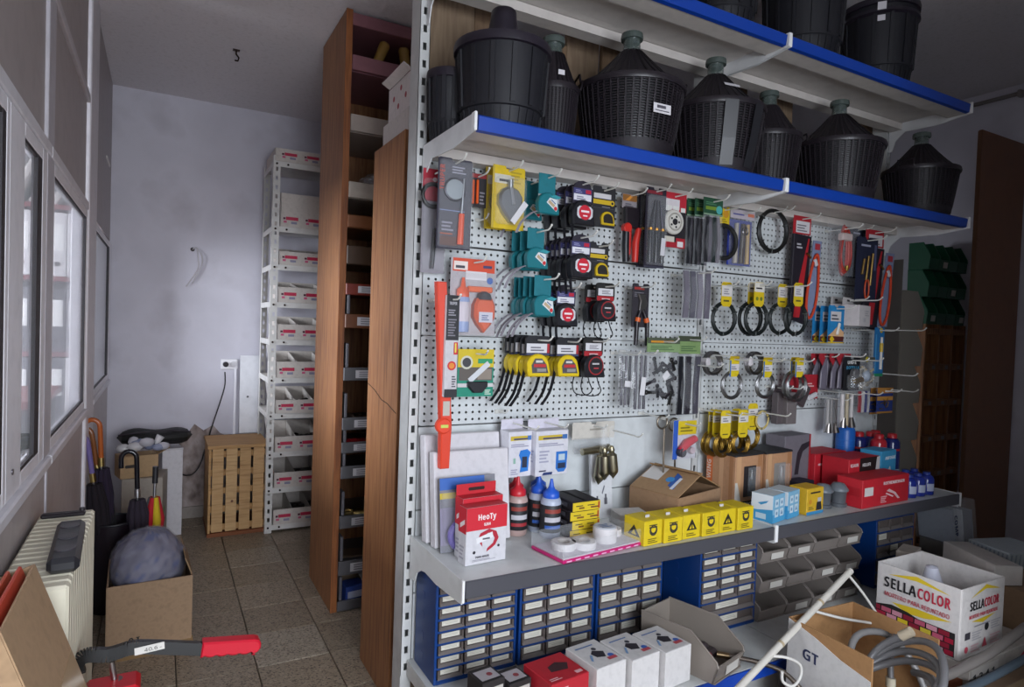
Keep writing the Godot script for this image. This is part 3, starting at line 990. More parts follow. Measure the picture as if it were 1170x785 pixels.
func tall_cabinet() -> void:
	var h := CEIL - 0.006
	var d := 0.42
	var zf := -0.856
	var w := 0.62
	var t := thing("tall_cabinet", "tall brown wooden pigeonhole cabinet reaching the ceiling", "cabinet", Vector3(-0.016, 0, zf))
	part(t, "side_panel", mb().box(Vector3(0.012, h / 2, -d / 2 - 0.004), Vector3(0.024, h, d), 0.002), M["wood"])
	part(t, "edge_strip", mb("#f3d3a8").box(Vector3(0.012, h / 2, -0.002), Vector3(0.026, h, 0.005)), M["wood"])
	part(t, "far_side_panel", mb().box(Vector3(w - 0.012, h / 2, -d / 2), Vector3(0.024, h, d)), M["wood"])
	part(t, "back_panel", mb().box(Vector3(w / 2, h / 2, -d + 0.006), Vector3(w - 0.05, h, 0.01)), M["wood"])
	part(t, "top_panel", mb("#8a5a62").box(Vector3(w / 2, h - 0.03, -d / 2), Vector3(w - 0.05, 0.05, d - 0.02), 0.002), M["paint"], "dull pink painted board")
	part(t, "divider", mb().box(Vector3(0.33, h / 2 - 0.03, -d / 2 - 0.02), Vector3(0.016, h - 0.07, d - 0.06)), M["wood"])
	var rows := [[2.215, 2.275, "#8a5a62", 0], [1.971, 2.038, "#a99c92", 0], [1.704, 1.767, "#b3a79b", 0], [1.583, 1.633, "#7d4c2e", 0], [1.434, 1.509, "#4a352a", 0], [1.309, 1.355, "#7c2f22", 1], [1.173, 1.23, "#6e4127", 1], [0.957, 1.011, "#5d5a5e", 1], [0.754, 0.805, "#5d5a5e", 1], [0.659, 0.703, "#5d5a5e", 1], [0.553, 0.604, "#5d5a5e", 1], [0.347, 0.399, "#5d5a5e", 1], [0.152, 0.211, "#5d5a5e", 1], [0.004, 0.045, "#5d5a5e", 0]]
	for r in rows:
		var b := mb(r[2])
		var x0 := 0.026
		var x1 := 0.32
		b.box(Vector3((x0 + x1) / 2, (r[0] + r[1]) / 2, 0.002), Vector3(x1 - x0, r[1] - r[0], 0.012), 0.002)
		b.box(Vector3((x0 + x1) / 2, r[0] + 0.006, -d / 2), Vector3(x1 - x0, 0.012, d - 0.04))
		var tr := part(t, "tray_shelf", b, M["paint"])
		if r[3]:
			part(tr, "shelf_label", mb("#c9c6ca").box(Vector3(0.125, (r[0] + r[1]) / 2, 0.0086), Vector3(0.10, (r[1] - r[0]) * 0.6, 0.001)), M["print"], "small white paper label")
			ink_lines(tr, Vector3(0.125, (r[0] + r[1]) / 2, 0.0093), 0.08, (r[1] - r[0]) * 0.4)
		if r[0] < 1.2:
			part(t, "cheek", mb("#67646a").box(Vector3(0.04, r[1] + 0.05, -0.03), Vector3(0.012, 0.1, 0.06), 0.002), M["paint"])
	# goods lying in the pigeonholes
	for e in [[426, 38, 0.05, 0.09], [466, 42, -0.02, 0.02]]:
		var p := PZ(e[0], 62, zf - 0.08)
		p.y = 2.228
		var s := thing("wooden_dowel", "short yellow wooden dowel standing in the topmost pigeonhole", "dowel", p, 0.0, "wooden dowels in the topmost pigeonhole")
		part(s, "shaft", mb("#a5803f").tube([Vector3(0, 0.0, 0), Vector3(e[2] * 0.4, 0.07, 0), Vector3(e[2], 0.15, 0)], [0.022, 0.02, 0.023], 10), M["paint"])
		part(s, "ferrule", mb("#8c6a35").cyl(Vector3(e[2], 0.149, 0), Vector3(e[2] * 1.05, 0.156, 0), 0.02), M["paint"])
	var wadpos := PZ(408, 206, zf - 0.05)
	wadpos.y = 1.718
	wadpos.x += 0.06
	var wad := thing("plastic_wad", "crumpled clear plastic wad above the cream tray", "plastic", wadpos)
	var wb := mb("#a9a4a8")
	rng.seed = 5
	for k in 7:
		wb.ball(Vector3(rng.randf_range(-0.05, 0.06), 0.035 + rng.randf_range(0, 0.05), rng.randf_range(-0.03, 0.03)), Vector3(rng.randf_range(0.025, 0.045), rng.randf_range(0.02, 0.035), 0.03), 7)
	part(wad, "film", wb, M["film"])
	part(wad, "core", mb("#8d878c").ball(Vector3(0, 0.03, 0), Vector3(0.05, 0.03, 0.03), 8), M["cloth"])
	for e in [[400, 470, 0.766, "#8e8176"], [411, 468, 0.766, "#9c8f80"], [398, 598, 0.359, "#a0895a"], [412, 593, 0.359, "#8d7a4e"]]:
		var p := PZ(e[0], e[1], zf - 0.07)
		p.y = e[2]
		var s := thing("brass_fitting", "dull pipe fitting lying in a grey pigeonhole", "fitting", p, rng.randf() * 3.0, "pipe fittings in the grey pigeonholes")
		part(s, "barrel", mb(e[3]).cyl(Vector3(-0.03, 0.022, 0), Vector3(0.03, 0.022, 0), 0.02), M["metal"])
		part(s, "collar", mb(e[3]).cyl(Vector3(0.0, 0.022, 0), Vector3(0.018, 0.022, 0), 0.0245, -1, 6), M["metal"])
	for e in [[403, "#a3222b"], [412, "#8f1d26"]]:
		var p := PZ(e[0], 506, zf - 0.05)
		p.y = 0.671
		var s := thing("capped_fitting", "red capped fitting lying in a grey pigeonhole", "fitting", p, 0.4, "red capped fittings in a pigeonhole")
		part(s, "cap", mb(e[1]).cyl(Vector3(-0.02, 0.02, 0), Vector3(0.012, 0.02, 0), 0.019), M["plastic"])
		part(s, "stem", mb("#b08d57").cyl(Vector3(0.012, 0.02, 0), Vector3(0.04, 0.02, 0), 0.011), M["metal"])
	var pp := PZ(402, 680, zf - 0.06)
	pp.y = 0.02
	var sb := carton("small_box", "small blue carton in the lowest pigeonhole", "box", pp, Vector3(0.09, 0.07, 0.08), "#2f4a9a", 0.15)
	ink_on(sb, front_of(Vector3(0.09, 0.07, 0.08)), 0.09, 0.07, [["r", -0.4, 0.3, 0.3, 0.7, "#b7bcd2"]])
	pp = PZ(414, 682, zf - 0.07)
	pp.y = 0.02
	var sc := thing("small_box", "small red and white carton tipped over in the lowest pigeonhole", "box", pp + Vector3(0.03, 0.0, 0))
	part(sc, "body", mb("#d4cfd0").at(Vector3(0, 0.06, 0), Basis(Vector3.BACK, 0.5)).box(Vector3.ZERO, Vector3(0.05, 0.1, 0.05), 0.002), M["card"])
	part(sc, "red_end", mb("#b3202c").at(Vector3(0, 0.06, 0), Basis(Vector3.BACK, 0.5)).box(Vector3(0, -0.03, 0), Vector3(0.051, 0.035, 0.051), 0.002), M["card"])
	pp = PZ(402, 670, zf - 0.2)
	pp.y = 0.02
	carton("small_box", "plain brown carton at the back of the lowest pigeonhole", "box", pp, Vector3(0.13, 0.15, 0.1), "#8c7763", -0.1)
func ink_lines(parent: Node, p: Vector3, w: float, h: float) -> void:
	var b := mb("#77747c")
	for k in 3:
		b.box(p + Vector3(-w * 0.1 * (k % 2), (k - 1) * h * 0.4, 0), Vector3(w * (0.9 - 0.2 * (k % 2)), h * 0.16, 0.0006))
	part(parent, "small_print", b, M["print"])

func white_rack() -> void:
	var zf := -1.985
	var d := 0.38
	var x0 := -0.118
	var x1 := 0.36
	var ys := [0.045, 0.253, 0.455, 0.671, 0.871, 1.084, 1.292, 1.5, 1.711, 2.068]
	var r := thing("slotted_rack", "white slotted-angle steel rack stacked with cardboard part trays", "rack", Vector3(0, 0, zf))
	for x in [x0, x1]:
		for z in [0.0, -d]:
			var s := 1.0 if x == x0 else -1.0
			var zz := -1.0 if z == 0.0 else 1.0
			var b := mb("#d6d3cf")
			# angle post with its row of slots
			for k in 42:
				var y := k * 0.05
				var fx: float = x + s * 0.018
				b.box(Vector3(fx - s * 0.012, y + 0.025, z), Vector3(0.012, 0.05, 0.002))
				b.box(Vector3(fx + s * 0.012, y + 0.025, z), Vector3(0.012, 0.05, 0.002))
				b.box(Vector3(fx, y + 0.007, z), Vector3(0.012, 0.014, 0.002))
				b.box(Vector3(fx, y + 0.043, z), Vector3(0.012, 0.014, 0.002))
			b.box(Vector3(x, 1.05, z + zz * 0.018), Vector3(0.002, 2.1, 0.036))
			part(r, "post", b, M["paint"])
	for y in ys:
		var b := mb("#d8d5d1")
		b.box(Vector3((x0 + x1) / 2, y - 0.001, -d / 2), Vector3(x1 - x0 - 0.004, 0.002, d - 0.004))
		b.box(Vector3((x0 + x1) / 2, y - 0.014, 0.002), Vector3(x1 - x0, 0.03, 0.002))
		b.box(Vector3(x0 + 0.001, y - 0.014, -d / 2), Vector3(0.002, 0.03, d))
		var sh := part(r, "shelf", b, M["paint"])
		for e in [0.016, 0.075]:
			part(sh, "bolt", mb("#3a2f2c").at(Vector3(x0 + e, y - 0.014, 0.003)).prism(circle(0.006, 8), 0, 0.004), M["metal"])
		part(r, "gusset", mb("#b9b5b1").at(Vector3(x0 - 0.002, y - 0.03, 0), Basis(Vector3.UP, PI / 2)).prism(PackedVector2Array([Vector2(0.0, 0), Vector2(0.09, 0), Vector2(0.0, -0.09)]), -0.001, 0.001), M["paint"])
	# cardboard trays with part labels
	var heights := [0.085, 0.085, 0.085, 0.075, 0.09, 0.085, 0.085, 0.075, 0.185, 0.07]
	for k in 10:
		var t := thing("parts_tray", "%s cream cardboard parts tray on the white rack" % ["lowest", "second lowest", "third lowest", "fourth lowest", "fifth lowest", "sixth lowest", "seventh lowest", "third highest", "tall second highest", "topmost"][k], "tray", Vector3(0.125 if k < 9 else 0.11, ys[k] + 0.001, zf + 0.008), 0.0, "cardboard trays on the white rack")
		var h: float = heights[k]
		var w := 0.40 if k < 9 else 0.44
		var col := "#cfc6bf"
		part(t, "front", mb(col).box(Vector3(0, h / 2, -0.002), Vector3(w, h, 0.004)), M["card"])
		part(t, "bottom", mb(col).box(Vector3(0, 0.002, -0.17), Vector3(w, 0.003, 0.33)), M["card"])
		var hb := h + 0.045 if k < 9 else h
		for s in [-1, 1]:
			part(t, "side", mb(col).at(Vector3(s * w / 2, 0, 0), Basis(Vector3.UP, PI / 2)).prism(PackedVector2Array([Vector2(0, 0), Vector2(0, h), Vector2(0.33, hb), Vector2(0.33, 0)]), -0.0015, 0.0015), M["card"])
		part(t, "back", mb(col).box(Vector3(0, hb / 2, -0.33), Vector3(w, hb, 0.004)), M["card"])
		for q in ([-0.1, 0.0, 0.1] if k in [0, 3, 7, 8] else [-0.09, 0.05]):
			part(t, "divider", mb("#d5cdc7").at(Vector3(q, 0, 0), Basis(Vector3.UP, PI / 2)).prism(PackedVector2Array([Vector2(0.006, 0), Vector2(0.006, h * 0.98), Vector2(0.32, hb - 0.004), Vector2(0.32, 0)]), -0.0012, 0.0012), M["card"])
		if k < 9 and k != 8:
			var cb := mb("#2b2426")
			rng.seed = k
			for j in 16:
				cb.ball(Vector3(rng.randf_range(-0.07, 0.18), h * 0.55 + rng.randf_range(0, 0.015), rng.randf_range(-0.24, -0.03)), Vector3(0.022, 0.014, 0.02), 6)
			cb.box(Vector3(0.05, h * 0.27, -0.15), Vector3(0.25, h * 0.5, 0.24))
			part(t, "contents", cb, M["rubber"], "heap of small dark parts")
		for q in [-0.15, -0.03, 0.09]:
			var pr := [["r", -0.45, 0.48, -0.3, 0.62, "#5a2338"], ["r", -0.28, 0.45, 0.5, 0.68, "#c02a4c"], ["r", -0.42, 0.25, -0.22, 0.4, "#c95a80"], ["r", 0.05, 0.2, 0.42, 0.36, "#8c88a0"]]
			ink_on(t, Transform3D(Basis(), Vector3(q, 0.002, 0.0)), 0.085, minf(h, 0.08), pr)

func crate() -> void:
	var c := thing("wooden_crate", "pale pine slatted crate standing on its end by the back wall", "crate", Vector3(-0.255, 0.0, -2.2))
	var w := 0.30
	var h := 0.50
	part(c, "end_board", mb("#e8cfae").box(Vector3(0, h - 0.009, 0), Vector3(w + 0.012, 0.018, 0.36), 0.002), M["pine"])
	part(c, "end_board", mb("#a06a48").box(Vector3(0, 0.012, 0), Vector3(w + 0.006, 0.022, 0.36), 0.002), M["pine"])
	for s in [-1, 1]:
		part(c, "side_board", mb("#ead2b2").box(Vector3(s * (w / 2 - 0.006), h / 2, 0), Vector3(0.012, h - 0.04, 0.35), 0.001), M["pine"])
	for k in 4:
		part(c, "slat", mb(["#f6e3c8", "#ffeed6", "#f1dcc0", "#fae6cc"][k]).box(Vector3(-w / 2 + 0.046 + k * 0.069, h / 2 + 0.004, 0.168), Vector3(0.056, h - 0.045, 0.009), 0.001), M["pine"])
	for k in 5:
		part(c, "cross_slat", mb("#e0c6a2").box(Vector3(0, 0.05 + k * 0.1, 0.157), Vector3(w - 0.02, 0.034, 0.01), 0.001), M["pine"])
	part(c, "knot", mb("#6b3d22").at(Vector3(-0.03, 0.19, 0.1725)).prism(circle(0.007, 10), 0, 0.0006), M["paint"])
	var pl := thing("metal_plate", "narrow white metal plate with a hole leaning above the pine crate", "plate", Vector3(-0.165, 0.501, -2.40))
	part(pl, "sheet", mb("#d9d9de").at(Vector3.ZERO, Basis(Vector3.RIGHT, -0.04)).box(Vector3(0, 0.235, 0), Vector3(0.11, 0.47, 0.006), 0.0015), M["paint"])
	part(pl, "hole_rim", mb("#5d5a60").at(Vector3(-0.01, 0.22, -0.005)).prism(circle(0.007, 10), 0, 0.0008), M["metal"])

# ------------------------------------------------------------------ demijohns and tubs
func demijohn(label: String, p: Vector3, r: float, h: float, extra := 0, turn := 0.0) -> Node3D:
	var t := thing("demijohn", label, "demijohn", p, turn, "")
	var yr := h * 0.56
	var rb := r * 0.74
	var yc := h * 0.86
	var rn := 0.030
	var bas := func(y: float) -> float: return lerpf(rb, r * 0.97, pow(y / yr, 0.8))
	var cov := func(y: float) -> float:
		var u := (y - yr) / (yc - yr)
		return lerpf(r * 0.95, rn + 0.004, pow(u, 0.86))
	# glass body
	var pr := [Vector2(0, 0.012), Vector2(rb * 0.95, 0.012)]
	for k in 8:
		var y: float = 0.015 + (yr - 0.015) * (k + 1) / 8.0
		pr.append(Vector2(bas.call(y) - 0.007, y))
	for k in 6:
		var y: float = yr + (yc - yr) * (k + 1) / 6.0
		pr.append(Vector2(maxf(cov.call(y) - 0.006, rn - 0.004), y))
	part(t, "glass_body", mb("#0b0d0d").lathe(pr, 28), M["plastic"])
	# basket lattice
	var b := mb("#1f1c21")
	b.lathe([Vector2(0, 0.001), Vector2(rb, 0.001), Vector2(bas.call(0.03) + 0.001, 0.03), Vector2(bas.call(0.055) + 0.001, 0.055)], 28)
	var ribs := 46
	for k in ribs:
		var a := TAU * k / ribs
		var o := Vector3(cos(a), 0, sin(a))
		var pts := []
		for j in 4:
			var y: float = 0.05 + (yr - 0.05) * j / 3.0
			pts.append(o * bas.call(y) + Vector3(0, y, 0))
		b.band(pts, o.cross(Vector3.UP), 0.0055, 0.0035)
	var rings := 22
	for k in rings:
		var y: float = 0.06 + (yr - 0.075) * k / (rings - 1)
		var rr: float = bas.call(y)
		b.lathe([Vector2(rr - 0.003, y), Vector2(rr + 0.0005, y), Vector2(rr + 0.0005, y + 0.0038), Vector2(rr - 0.003, y + 0.0038)], 28)
	part(t, "basket", b, M["rubber"], "black plastic lattice basket")
	part(t, "rim", mb("#232126").lathe([Vector2(r * 0.94, yr - 0.012), Vector2(r, yr - 0.012), Vector2(r * 1.015, yr - 0.004), Vector2(r * 1.0, yr + 0.006), Vector2(r * 0.93, yr + 0.008)], 32), M["plastic"])
	var c := mb("#1e1b20")
	for k in 40:
		var a := TAU * k / 30
		var o := Vector3(cos(a), 0, sin(a))
		var pts := []
		for j in 4:
			var y: float = yr + 0.006 + (yc - yr - 0.006) * j / 3.0
			pts.append(o * cov.call(y) + Vector3(0, y, 0))
		c.band(pts, o.cross(Vector3.UP), 0.006, 0.003)
	for k in 18:
		var y: float = yr + 0.01 + (yc - yr - 0.02) * k / 17.0
		var rr: float = cov.call(y)
		var r2: float = cov.call(y + 0.006)
		c.lathe([Vector2(rr - 0.003, y), Vector2(rr + 0.001, y), Vector2(r2 + 0.001, y + 0.006), Vector2(r2 - 0.003, y + 0.006)], 24)
	part(t, "cover", c, M["rubber"], "black plastic lattice shoulder cover")
	part(t, "neck", mb().lathe([Vector2(rn, yc - 0.012), Vector2(rn * 0.9, yc + 0.012), Vector2(rn * 0.86, h - 0.02), Vector2(rn * 0.9, h - 0.014)], 20), M["bottle_glass"], "clear glass neck")
	part(t, "mouth", mb("#4f5754").lathe([Vector2(rn * 0.8, h - 0.018), Vector2(rn * 1.12, h - 0.018), Vector2(rn * 1.16, h - 0.01), Vector2(rn * 1.1, h), Vector2(rn * 0.8, h), Vector2(rn * 0.8, h - 0.018)], 20), M["gloss"])
	part(t, "stopper", mb("#333a37").lathe([Vector2(rn * 0.78, h - 0.03), Vector2(rn * 0.8, h - 0.004), Vector2(0, h - 0.004)], 16), M["plastic"])
	for s in [0.35, PI + 0.35]:
		var o := Vector3(cos(s), 0, sin(s))
		var q := o.cross(Vector3.UP)
		var m: Vector3 = o * (r * 0.97) + Vector3(0, yr, 0)
		part(t, "handle", mb("#232126").tube([m - q * 0.03, m - q * 0.03 + o * 0.006 + Vector3(0, 0.028, 0), m + q * 0.03 + o * 0.006 + Vector3(0, 0.028, 0), m + q * 0.03], 0.004, 6), M["plastic"])
	return t
func stick_label(t: Node3D, ang: float, y: float, rr: float, w: float, h: float, hex := "#d8d5d8", lines := true, tilt := 0.0) -> void:
	var f := Transform3D(Basis(Vector3.UP, ang) * Basis(Vector3.RIGHT, tilt), Vector3(sin(ang) * rr, y, cos(ang) * rr))
	var s := part(t, "sticker", mb(hex).at(f.origin, f.basis).box(Vector3.ZERO, Vector3(w, h, 0.001)), M["print"], "white price sticker")
	if lines:
		var b := mb("#55525a")
		b.xf = f
		b.box(Vector3(-w * 0.05, h * 0.16, 0.001), Vector3(w * 0.5, h * 0.3, 0.0004))
		b.box(Vector3(0, -h * 0.25, 0.001), Vector3(w * 0.8, h * 0.1, 0.0004))
		part(s, "small_print", b, M["print"])
func tub(label: String, p: Vector3, r: float, h: float, lid: bool) -> Node3D:
	var t := thing("plastic_tub", label, "tub", p)
	var b := mb("#1c1b20")
	b.lathe([Vector2(0, 0.0), Vector2(r * 0.72, 0.0), Vector2(r * 0.74, 0.006), Vector2(r * 0.82, h * 0.26), Vector2(r * 0.86, h * 0.27), Vector2(r * 0.93, h * 0.93), Vector2(r * 0.93, h), Vector2(r * 0.9, h), Vector2(r * 0.88, h * 0.9)], 36)
	for k in 14:
		var a := TAU * k / 14.0
		var o := Vector3(cos(a), 0, sin(a))
		b.band([o * (r * 0.868) + Vector3(0, h * 0.29, 0), o * (r * 0.93) + Vector3(0, h * 0.9, 0)], o.cross(Vector3.UP), 0.012, 0.008)
	for k in 28:
		var a := TAU * k / 28.0
		var o := Vector3(cos(a), 0, sin(a))
		b.band([o * (r * 0.745) + Vector3(0, 0.008, 0), o * (r * 0.822) + Vector3(0, h * 0.255, 0)], o.cross(Vector3.UP), 0.006, 0.006)
	part(t, "tub_wall", b, M["rubber"])
	part(t, "rim", mb("#222127").lathe([Vector2(r * 0.92, h - 0.022), Vector2(r * 0.99, h - 0.02), Vector2(r, h - 0.006), Vector2(r * 0.985, h + 0.003), Vector2(r * 0.9, h + 0.003)], 40), M["plastic"])
	if lid:
		part(t, "lid", mb("#222127").lathe([Vector2(r * 0.97, h + 0.003), Vector2(r * 0.6, h + 0.012), Vector2(r * 0.38, h + 0.016), Vector2(r * 0.34, h + 0.03), Vector2(r * 0.27, h + 0.085), Vector2(r * 0.255, h + 0.105), Vector2(r * 0.22, h + 0.11), Vector2(0, h + 0.11)], 32), M["plastic"], "black funnel-shaped lid")
	return t
func demijohns() -> void:
	var y := SHELF1 + 0.001
	var p := PZ(573, 100, 0.185); p.y = y
	tub("black ribbed tub with a funnel lid on the blue-edged shelf by the end bracket", p, 0.134, 0.242, true)
	p = PZ(508, 100, 0.1); p.y = y
	tub("smaller black ribbed tub tucked behind the tub with a funnel lid", p + Vector3(0.03, 0, -0.03), 0.068, 0.19, false)
	var d := demijohn("slim demijohn standing behind the lidded tub with a small white tag", Vector3(0.364, y, 0.11), 0.082, 0.355)
	stick_label(d, -0.15, 0.355 * 0.66, 0.066, 0.02, 0.014, "#d8d5d8", false)
	d = demijohn("large demijohn with a white price sticker on its basket", PZ(720, 100, 0.172) * Vector3(1, 0, 1) + Vector3(0, y, 0), 0.168, 0.405)
	stick_label(d, -0.05, 0.405 * 0.33, 0.1595, 0.062, 0.027)
	d = demijohn("large demijohn with two taped strips down its basket and a narrow neck sticker", PZ(816, 120, 0.172) * Vector3(1, 0, 1) + Vector3(0, y, 0), 0.166, 0.41, 0, 0.3)
	for a in [-0.72, -0.08]:
		var f := Basis(Vector3.UP, a - 0.05)
		var tp := mb("#29272c")
		tp.xf = Transform3D(f, Vector3.ZERO)
		tp.band([Vector3(0, 0.03, 0.131), Vector3(0, 0.11, 0.150), Vector3(0, 0.222, 0.168)], Vector3.RIGHT, 0.042, 0.0015)
		part(d, "tape_strip", tp, M["plastic"], "dark glossy tape strip")
	stick_label(d, -0.45, 0.41 * 0.73, 0.088, 0.06, 0.011, "#c9c6ca", false, -0.6)
	demijohn("demijohn squeezed behind the taped demijohn", Vector3(1.295, y, 0.12), 0.12, 0.385, 0, 0.7)
	demijohn("large plain demijohn standing over the red corded pruning packs", PZ(958, 150, 0.17) * Vector3(1, 0, 1) + Vector3(0, y, 0), 0.166, 0.405, 0, 0.1)
	demijohn("demijohn at the dark end of the blue-edged shelf", PZ(1052, 180, 0.19) * Vector3(1, 0, 1) + Vector3(0, y, 0), 0.146, 0.37, 0, 0.5)
	demijohn("small demijohn standing back against the end bracket of the shelf", Vector3(1.872, y, 0.1), 0.066, 0.27, 0, 0.5)
	var y2 := SHELF2 + 0.001
	for e in [[758, 0.12, 0.3, "black tub on the topmost shelf above the large stickered demijohn"], [822, 0.13, 0.31, "black tub on the topmost shelf beside the shelf joint"], [917, 0.152, 0.33, "wide black ribbed tub on the topmost shelf past the shelf joint"], [1004, 0.145, 0.34, "stack of black ribbed tubs with white stickers at the end of the topmost shelf"]]:
		p = PZ(e[0], 30, 0.16); p.y = y2
		var t := tub(e[3], p, e[1], e[2], false)
		if e[0] == 1004:
			part(t, "nested_rim", mb("#222127").lathe([Vector2(0.13, 0.3), Vector2(0.143, 0.3), Vector2(0.145, 0.287), Vector2(0.132, 0.28)], 36), M["plastic"])
			stick_label(t, -0.95, 0.305, 0.146, 0.03, 0.03, "#cfccd0", false)
			stick_label(t, -0.95, 0.262, 0.138, 0.026, 0.022, "#cfccd0", false)

# ------------------------------------------------------------------ goods on the pegboard
var hook_meshes := {}
func hook(x: float, y: float, length: float) -> void:
	var key := int(round(length * 50))
	var ln := key / 50.0
	if not hook_meshes.has(key):
		var b := mb("#d9d8d2")
		b.tube([Vector3(0, 0, -0.004), Vector3(0, 0, ln - 0.02), Vector3(0, 0.003, ln - 0.01), Vector3(0, 0.011, ln)], 0.0026, 7)
		b.ball(Vector3(0, 0.012, ln), Vector3(0.0036, 0.0036, 0.0036), 8)
		var c := mb("#cfcec9")
		c.box(Vector3(0, 0, 0.002), Vector3(0.03, 0.012, 0.003), 0.001)
		hook_meshes[key] = [b.mesh(), c.mesh()]
	var t := thing("display_hook", "white wire display hook plugged into the pegboard", "hook", Vector3(x, y, 0), 0.0, "wire display hooks on the pegboard")
	child(t, "wire", hook_meshes[key][0], M["plastic"])
	child(t, "base_plate", hook_meshes[key][1], M["plastic"])
func area(r: Array, z: float) -> Dictionary:
	var xm: float = (r[0] + r[2]) / 2.0
	var ym: float = (r[1] + r[3]) / 2.0
	var p := PZ(xm, r[3], z)
	return {"p": p, "w": PZ(r[2], ym, z).x - PZ(r[0], ym, z).x, "h": PZ(xm, r[1], z).y - p.y, "z": z}
func lp(a: Dictionary, px, py) -> Vector3:
	var q: Vector3 = PZ(px, py, a["z"])
	return Vector3(q.x - a["p"].x, q.y - a["p"].y, 0)
func hang(a: Dictionary, extra := 0.07) -> void:
	hook(a["p"].x, a["p"].y + a["h"] - 0.013, a["z"] + extra)
func card(called: String, label: String, cat: String, r: Array, z: float, hex, items: Array, group := "", hooked := true) -> Dictionary:
	var a := area(r, z)
	var t := thing(called, label, cat, a["p"], 0.0, group)
	a["t"] = t
	var b := mb(hex)
	var w: float = a["w"]
	var h: float = a["h"]
	# card outline with a euro slot notch at the top
	b.prism(PackedVector2Array([Vector2(-w / 2, 0), Vector2(w / 2, 0), Vector2(w / 2, h - 0.004), Vector2(w / 2 - 0.004, h), Vector2(0.012, h), Vector2(0.009, h - 0.008), Vector2(-0.009, h - 0.008), Vector2(-0.012, h), Vector2(-w / 2 + 0.004, h), Vector2(-w / 2, h - 0.004)]), -0.001, 0.001)
	part(t, "backing_card", b, M["card"])
	ink_on(t, Transform3D(Basis(), Vector3(0, 0, 0.001)), w, h, items)
	if hooked:
		hang(a)
	return a
func blister(a: Dictionary, u0: float, v0: float, u1: float, v1: float, d: float) -> void:
	var w: float = a["w"]
	var h: float = a["h"]
	part(a["t"], "blister", mb().box(Vector3((u0 + u1) / 2 * w, (v0 + v1) / 2 * h, d / 2 + 0.0015), Vector3((u1 - u0) * w, (v1 - v0) * h, d), d * 0.3), M["clear"], "clear plastic blister")
func pouch(w: float, h: float, bulge: float) -> MB:
	var b := mb()
	for s in [-1.0, 1.0]:
		var pt := func(i: int, j: int) -> Vector3:
			var u := i / 6.0 - 0.5
			var v := j / 8.0
			var k := (1.0 - pow(absf(u * 2), 3.0)) * sin(PI * clampf(v, 0.02, 0.98))
			var wr := 0.25 * sin(i * 2.3 + j * 1.7)
			return Vector3(u * w * (1.0 + 0.03 * sin(j * 2.1)), v * h, s * bulge * k * (1.0 + wr) + s * 0.0004)
		for i in 6:
			for j in 8:
				b.quad(pt.call(i, j), pt.call(i + 1, j), pt.call(i + 1, j + 1), pt.call(i, j + 1), Vector3(0, 0, s))
	return b
# a clear bag with a header card and its contents
func bag(called: String, label: String, cat: String, r: Array, z: float, header, hh: float, items: Array, what: String, cols: Array, group := "", hooked := true) -> Dictionary:
	var a := area(r, z)
	var t := thing(called, label, cat, a["p"], 0.0, group)
	a["t"] = t
	var w: float = a["w"]
	var h: float = a["h"]
	var g := RandomNumberGenerator.new()
	g.seed = int(r[0] * 7 + r[1])
	var hb := h * (1.0 - hh)
	match what:
		"strips":
			var n := maxi(3, cols.size())
			for k in n:
				var b := mb(cols[k % cols.size()])
				var x := -w * 0.34 + w * 0.68 * k / (n - 1)
				var x2 := x + g.randf_range(-0.1, 0.1) * w
				b.band([Vector3(x2, hb * 0.96, 0), Vector3(x, hb * 0.5, 0.002), Vector3((x + x2) / 2, hb * 0.04, 0)], Vector3.RIGHT, w * 0.62 / n, 0.008)
				part(t, "strip", b, M["plastic"])
		"bits":
			for k in 20:
				var b := mb(cols[k % cols.size()])
				var q := Vector3(g.randf_range(-0.38, 0.38) * w, hb * (0.06 + 0.72 * pow(g.randf(), 1.3)), g.randf_range(-0.003, 0.005))
				b.at(q, Basis(Vector3.BACK, g.randf() * PI)).box(Vector3.ZERO, Vector3(w * 0.3, w * 0.07, 0.006), 0.001)
				b.ball(Vector3(w * 0.13, 0, 0), Vector3(w * 0.06, w * 0.06, 0.005), 6)
				part(t, "fitting", b, M["plastic"])
		"rods":
			for k in 3:
				var b := mb(cols[k % cols.size()])
				var x := (k - 1) * w * 0.24
				b.cyl(Vector3(x, hb * 0.05, 0), Vector3(x + g.randf_range(-0.05, 0.05) * w, hb * 0.9, 0), w * 0.07, w * 0.06, 8)
				part(t, "rod", b, M["plastic"])
	part(t, "pouch", pouch(w, hb + 0.004, 0.009).at(Vector3.ZERO), M["film"], "clear plastic bag")
	if hh > 0.0:
		part(t, "header_card", mb(header).box(Vector3(0, hb + h * hh / 2, 0), Vector3(w, h * hh, 0.004), 0.0008), M["card"])
		ink_on(t, Transform3D(Basis(), Vector3(0, hb, 0.002)), w, h * hh, items)
	if hooked:
		hang(a)
	return a
func stack_back(a: Dictionary, n: int, dz: float, dx := 0.0) -> void:
	for k in range(1, n):
		copy(a["t"], a["p"] + Vector3(dx * k, -0.002 * (k % 2), -dz * k), 0.02 * (k % 3 - 1))
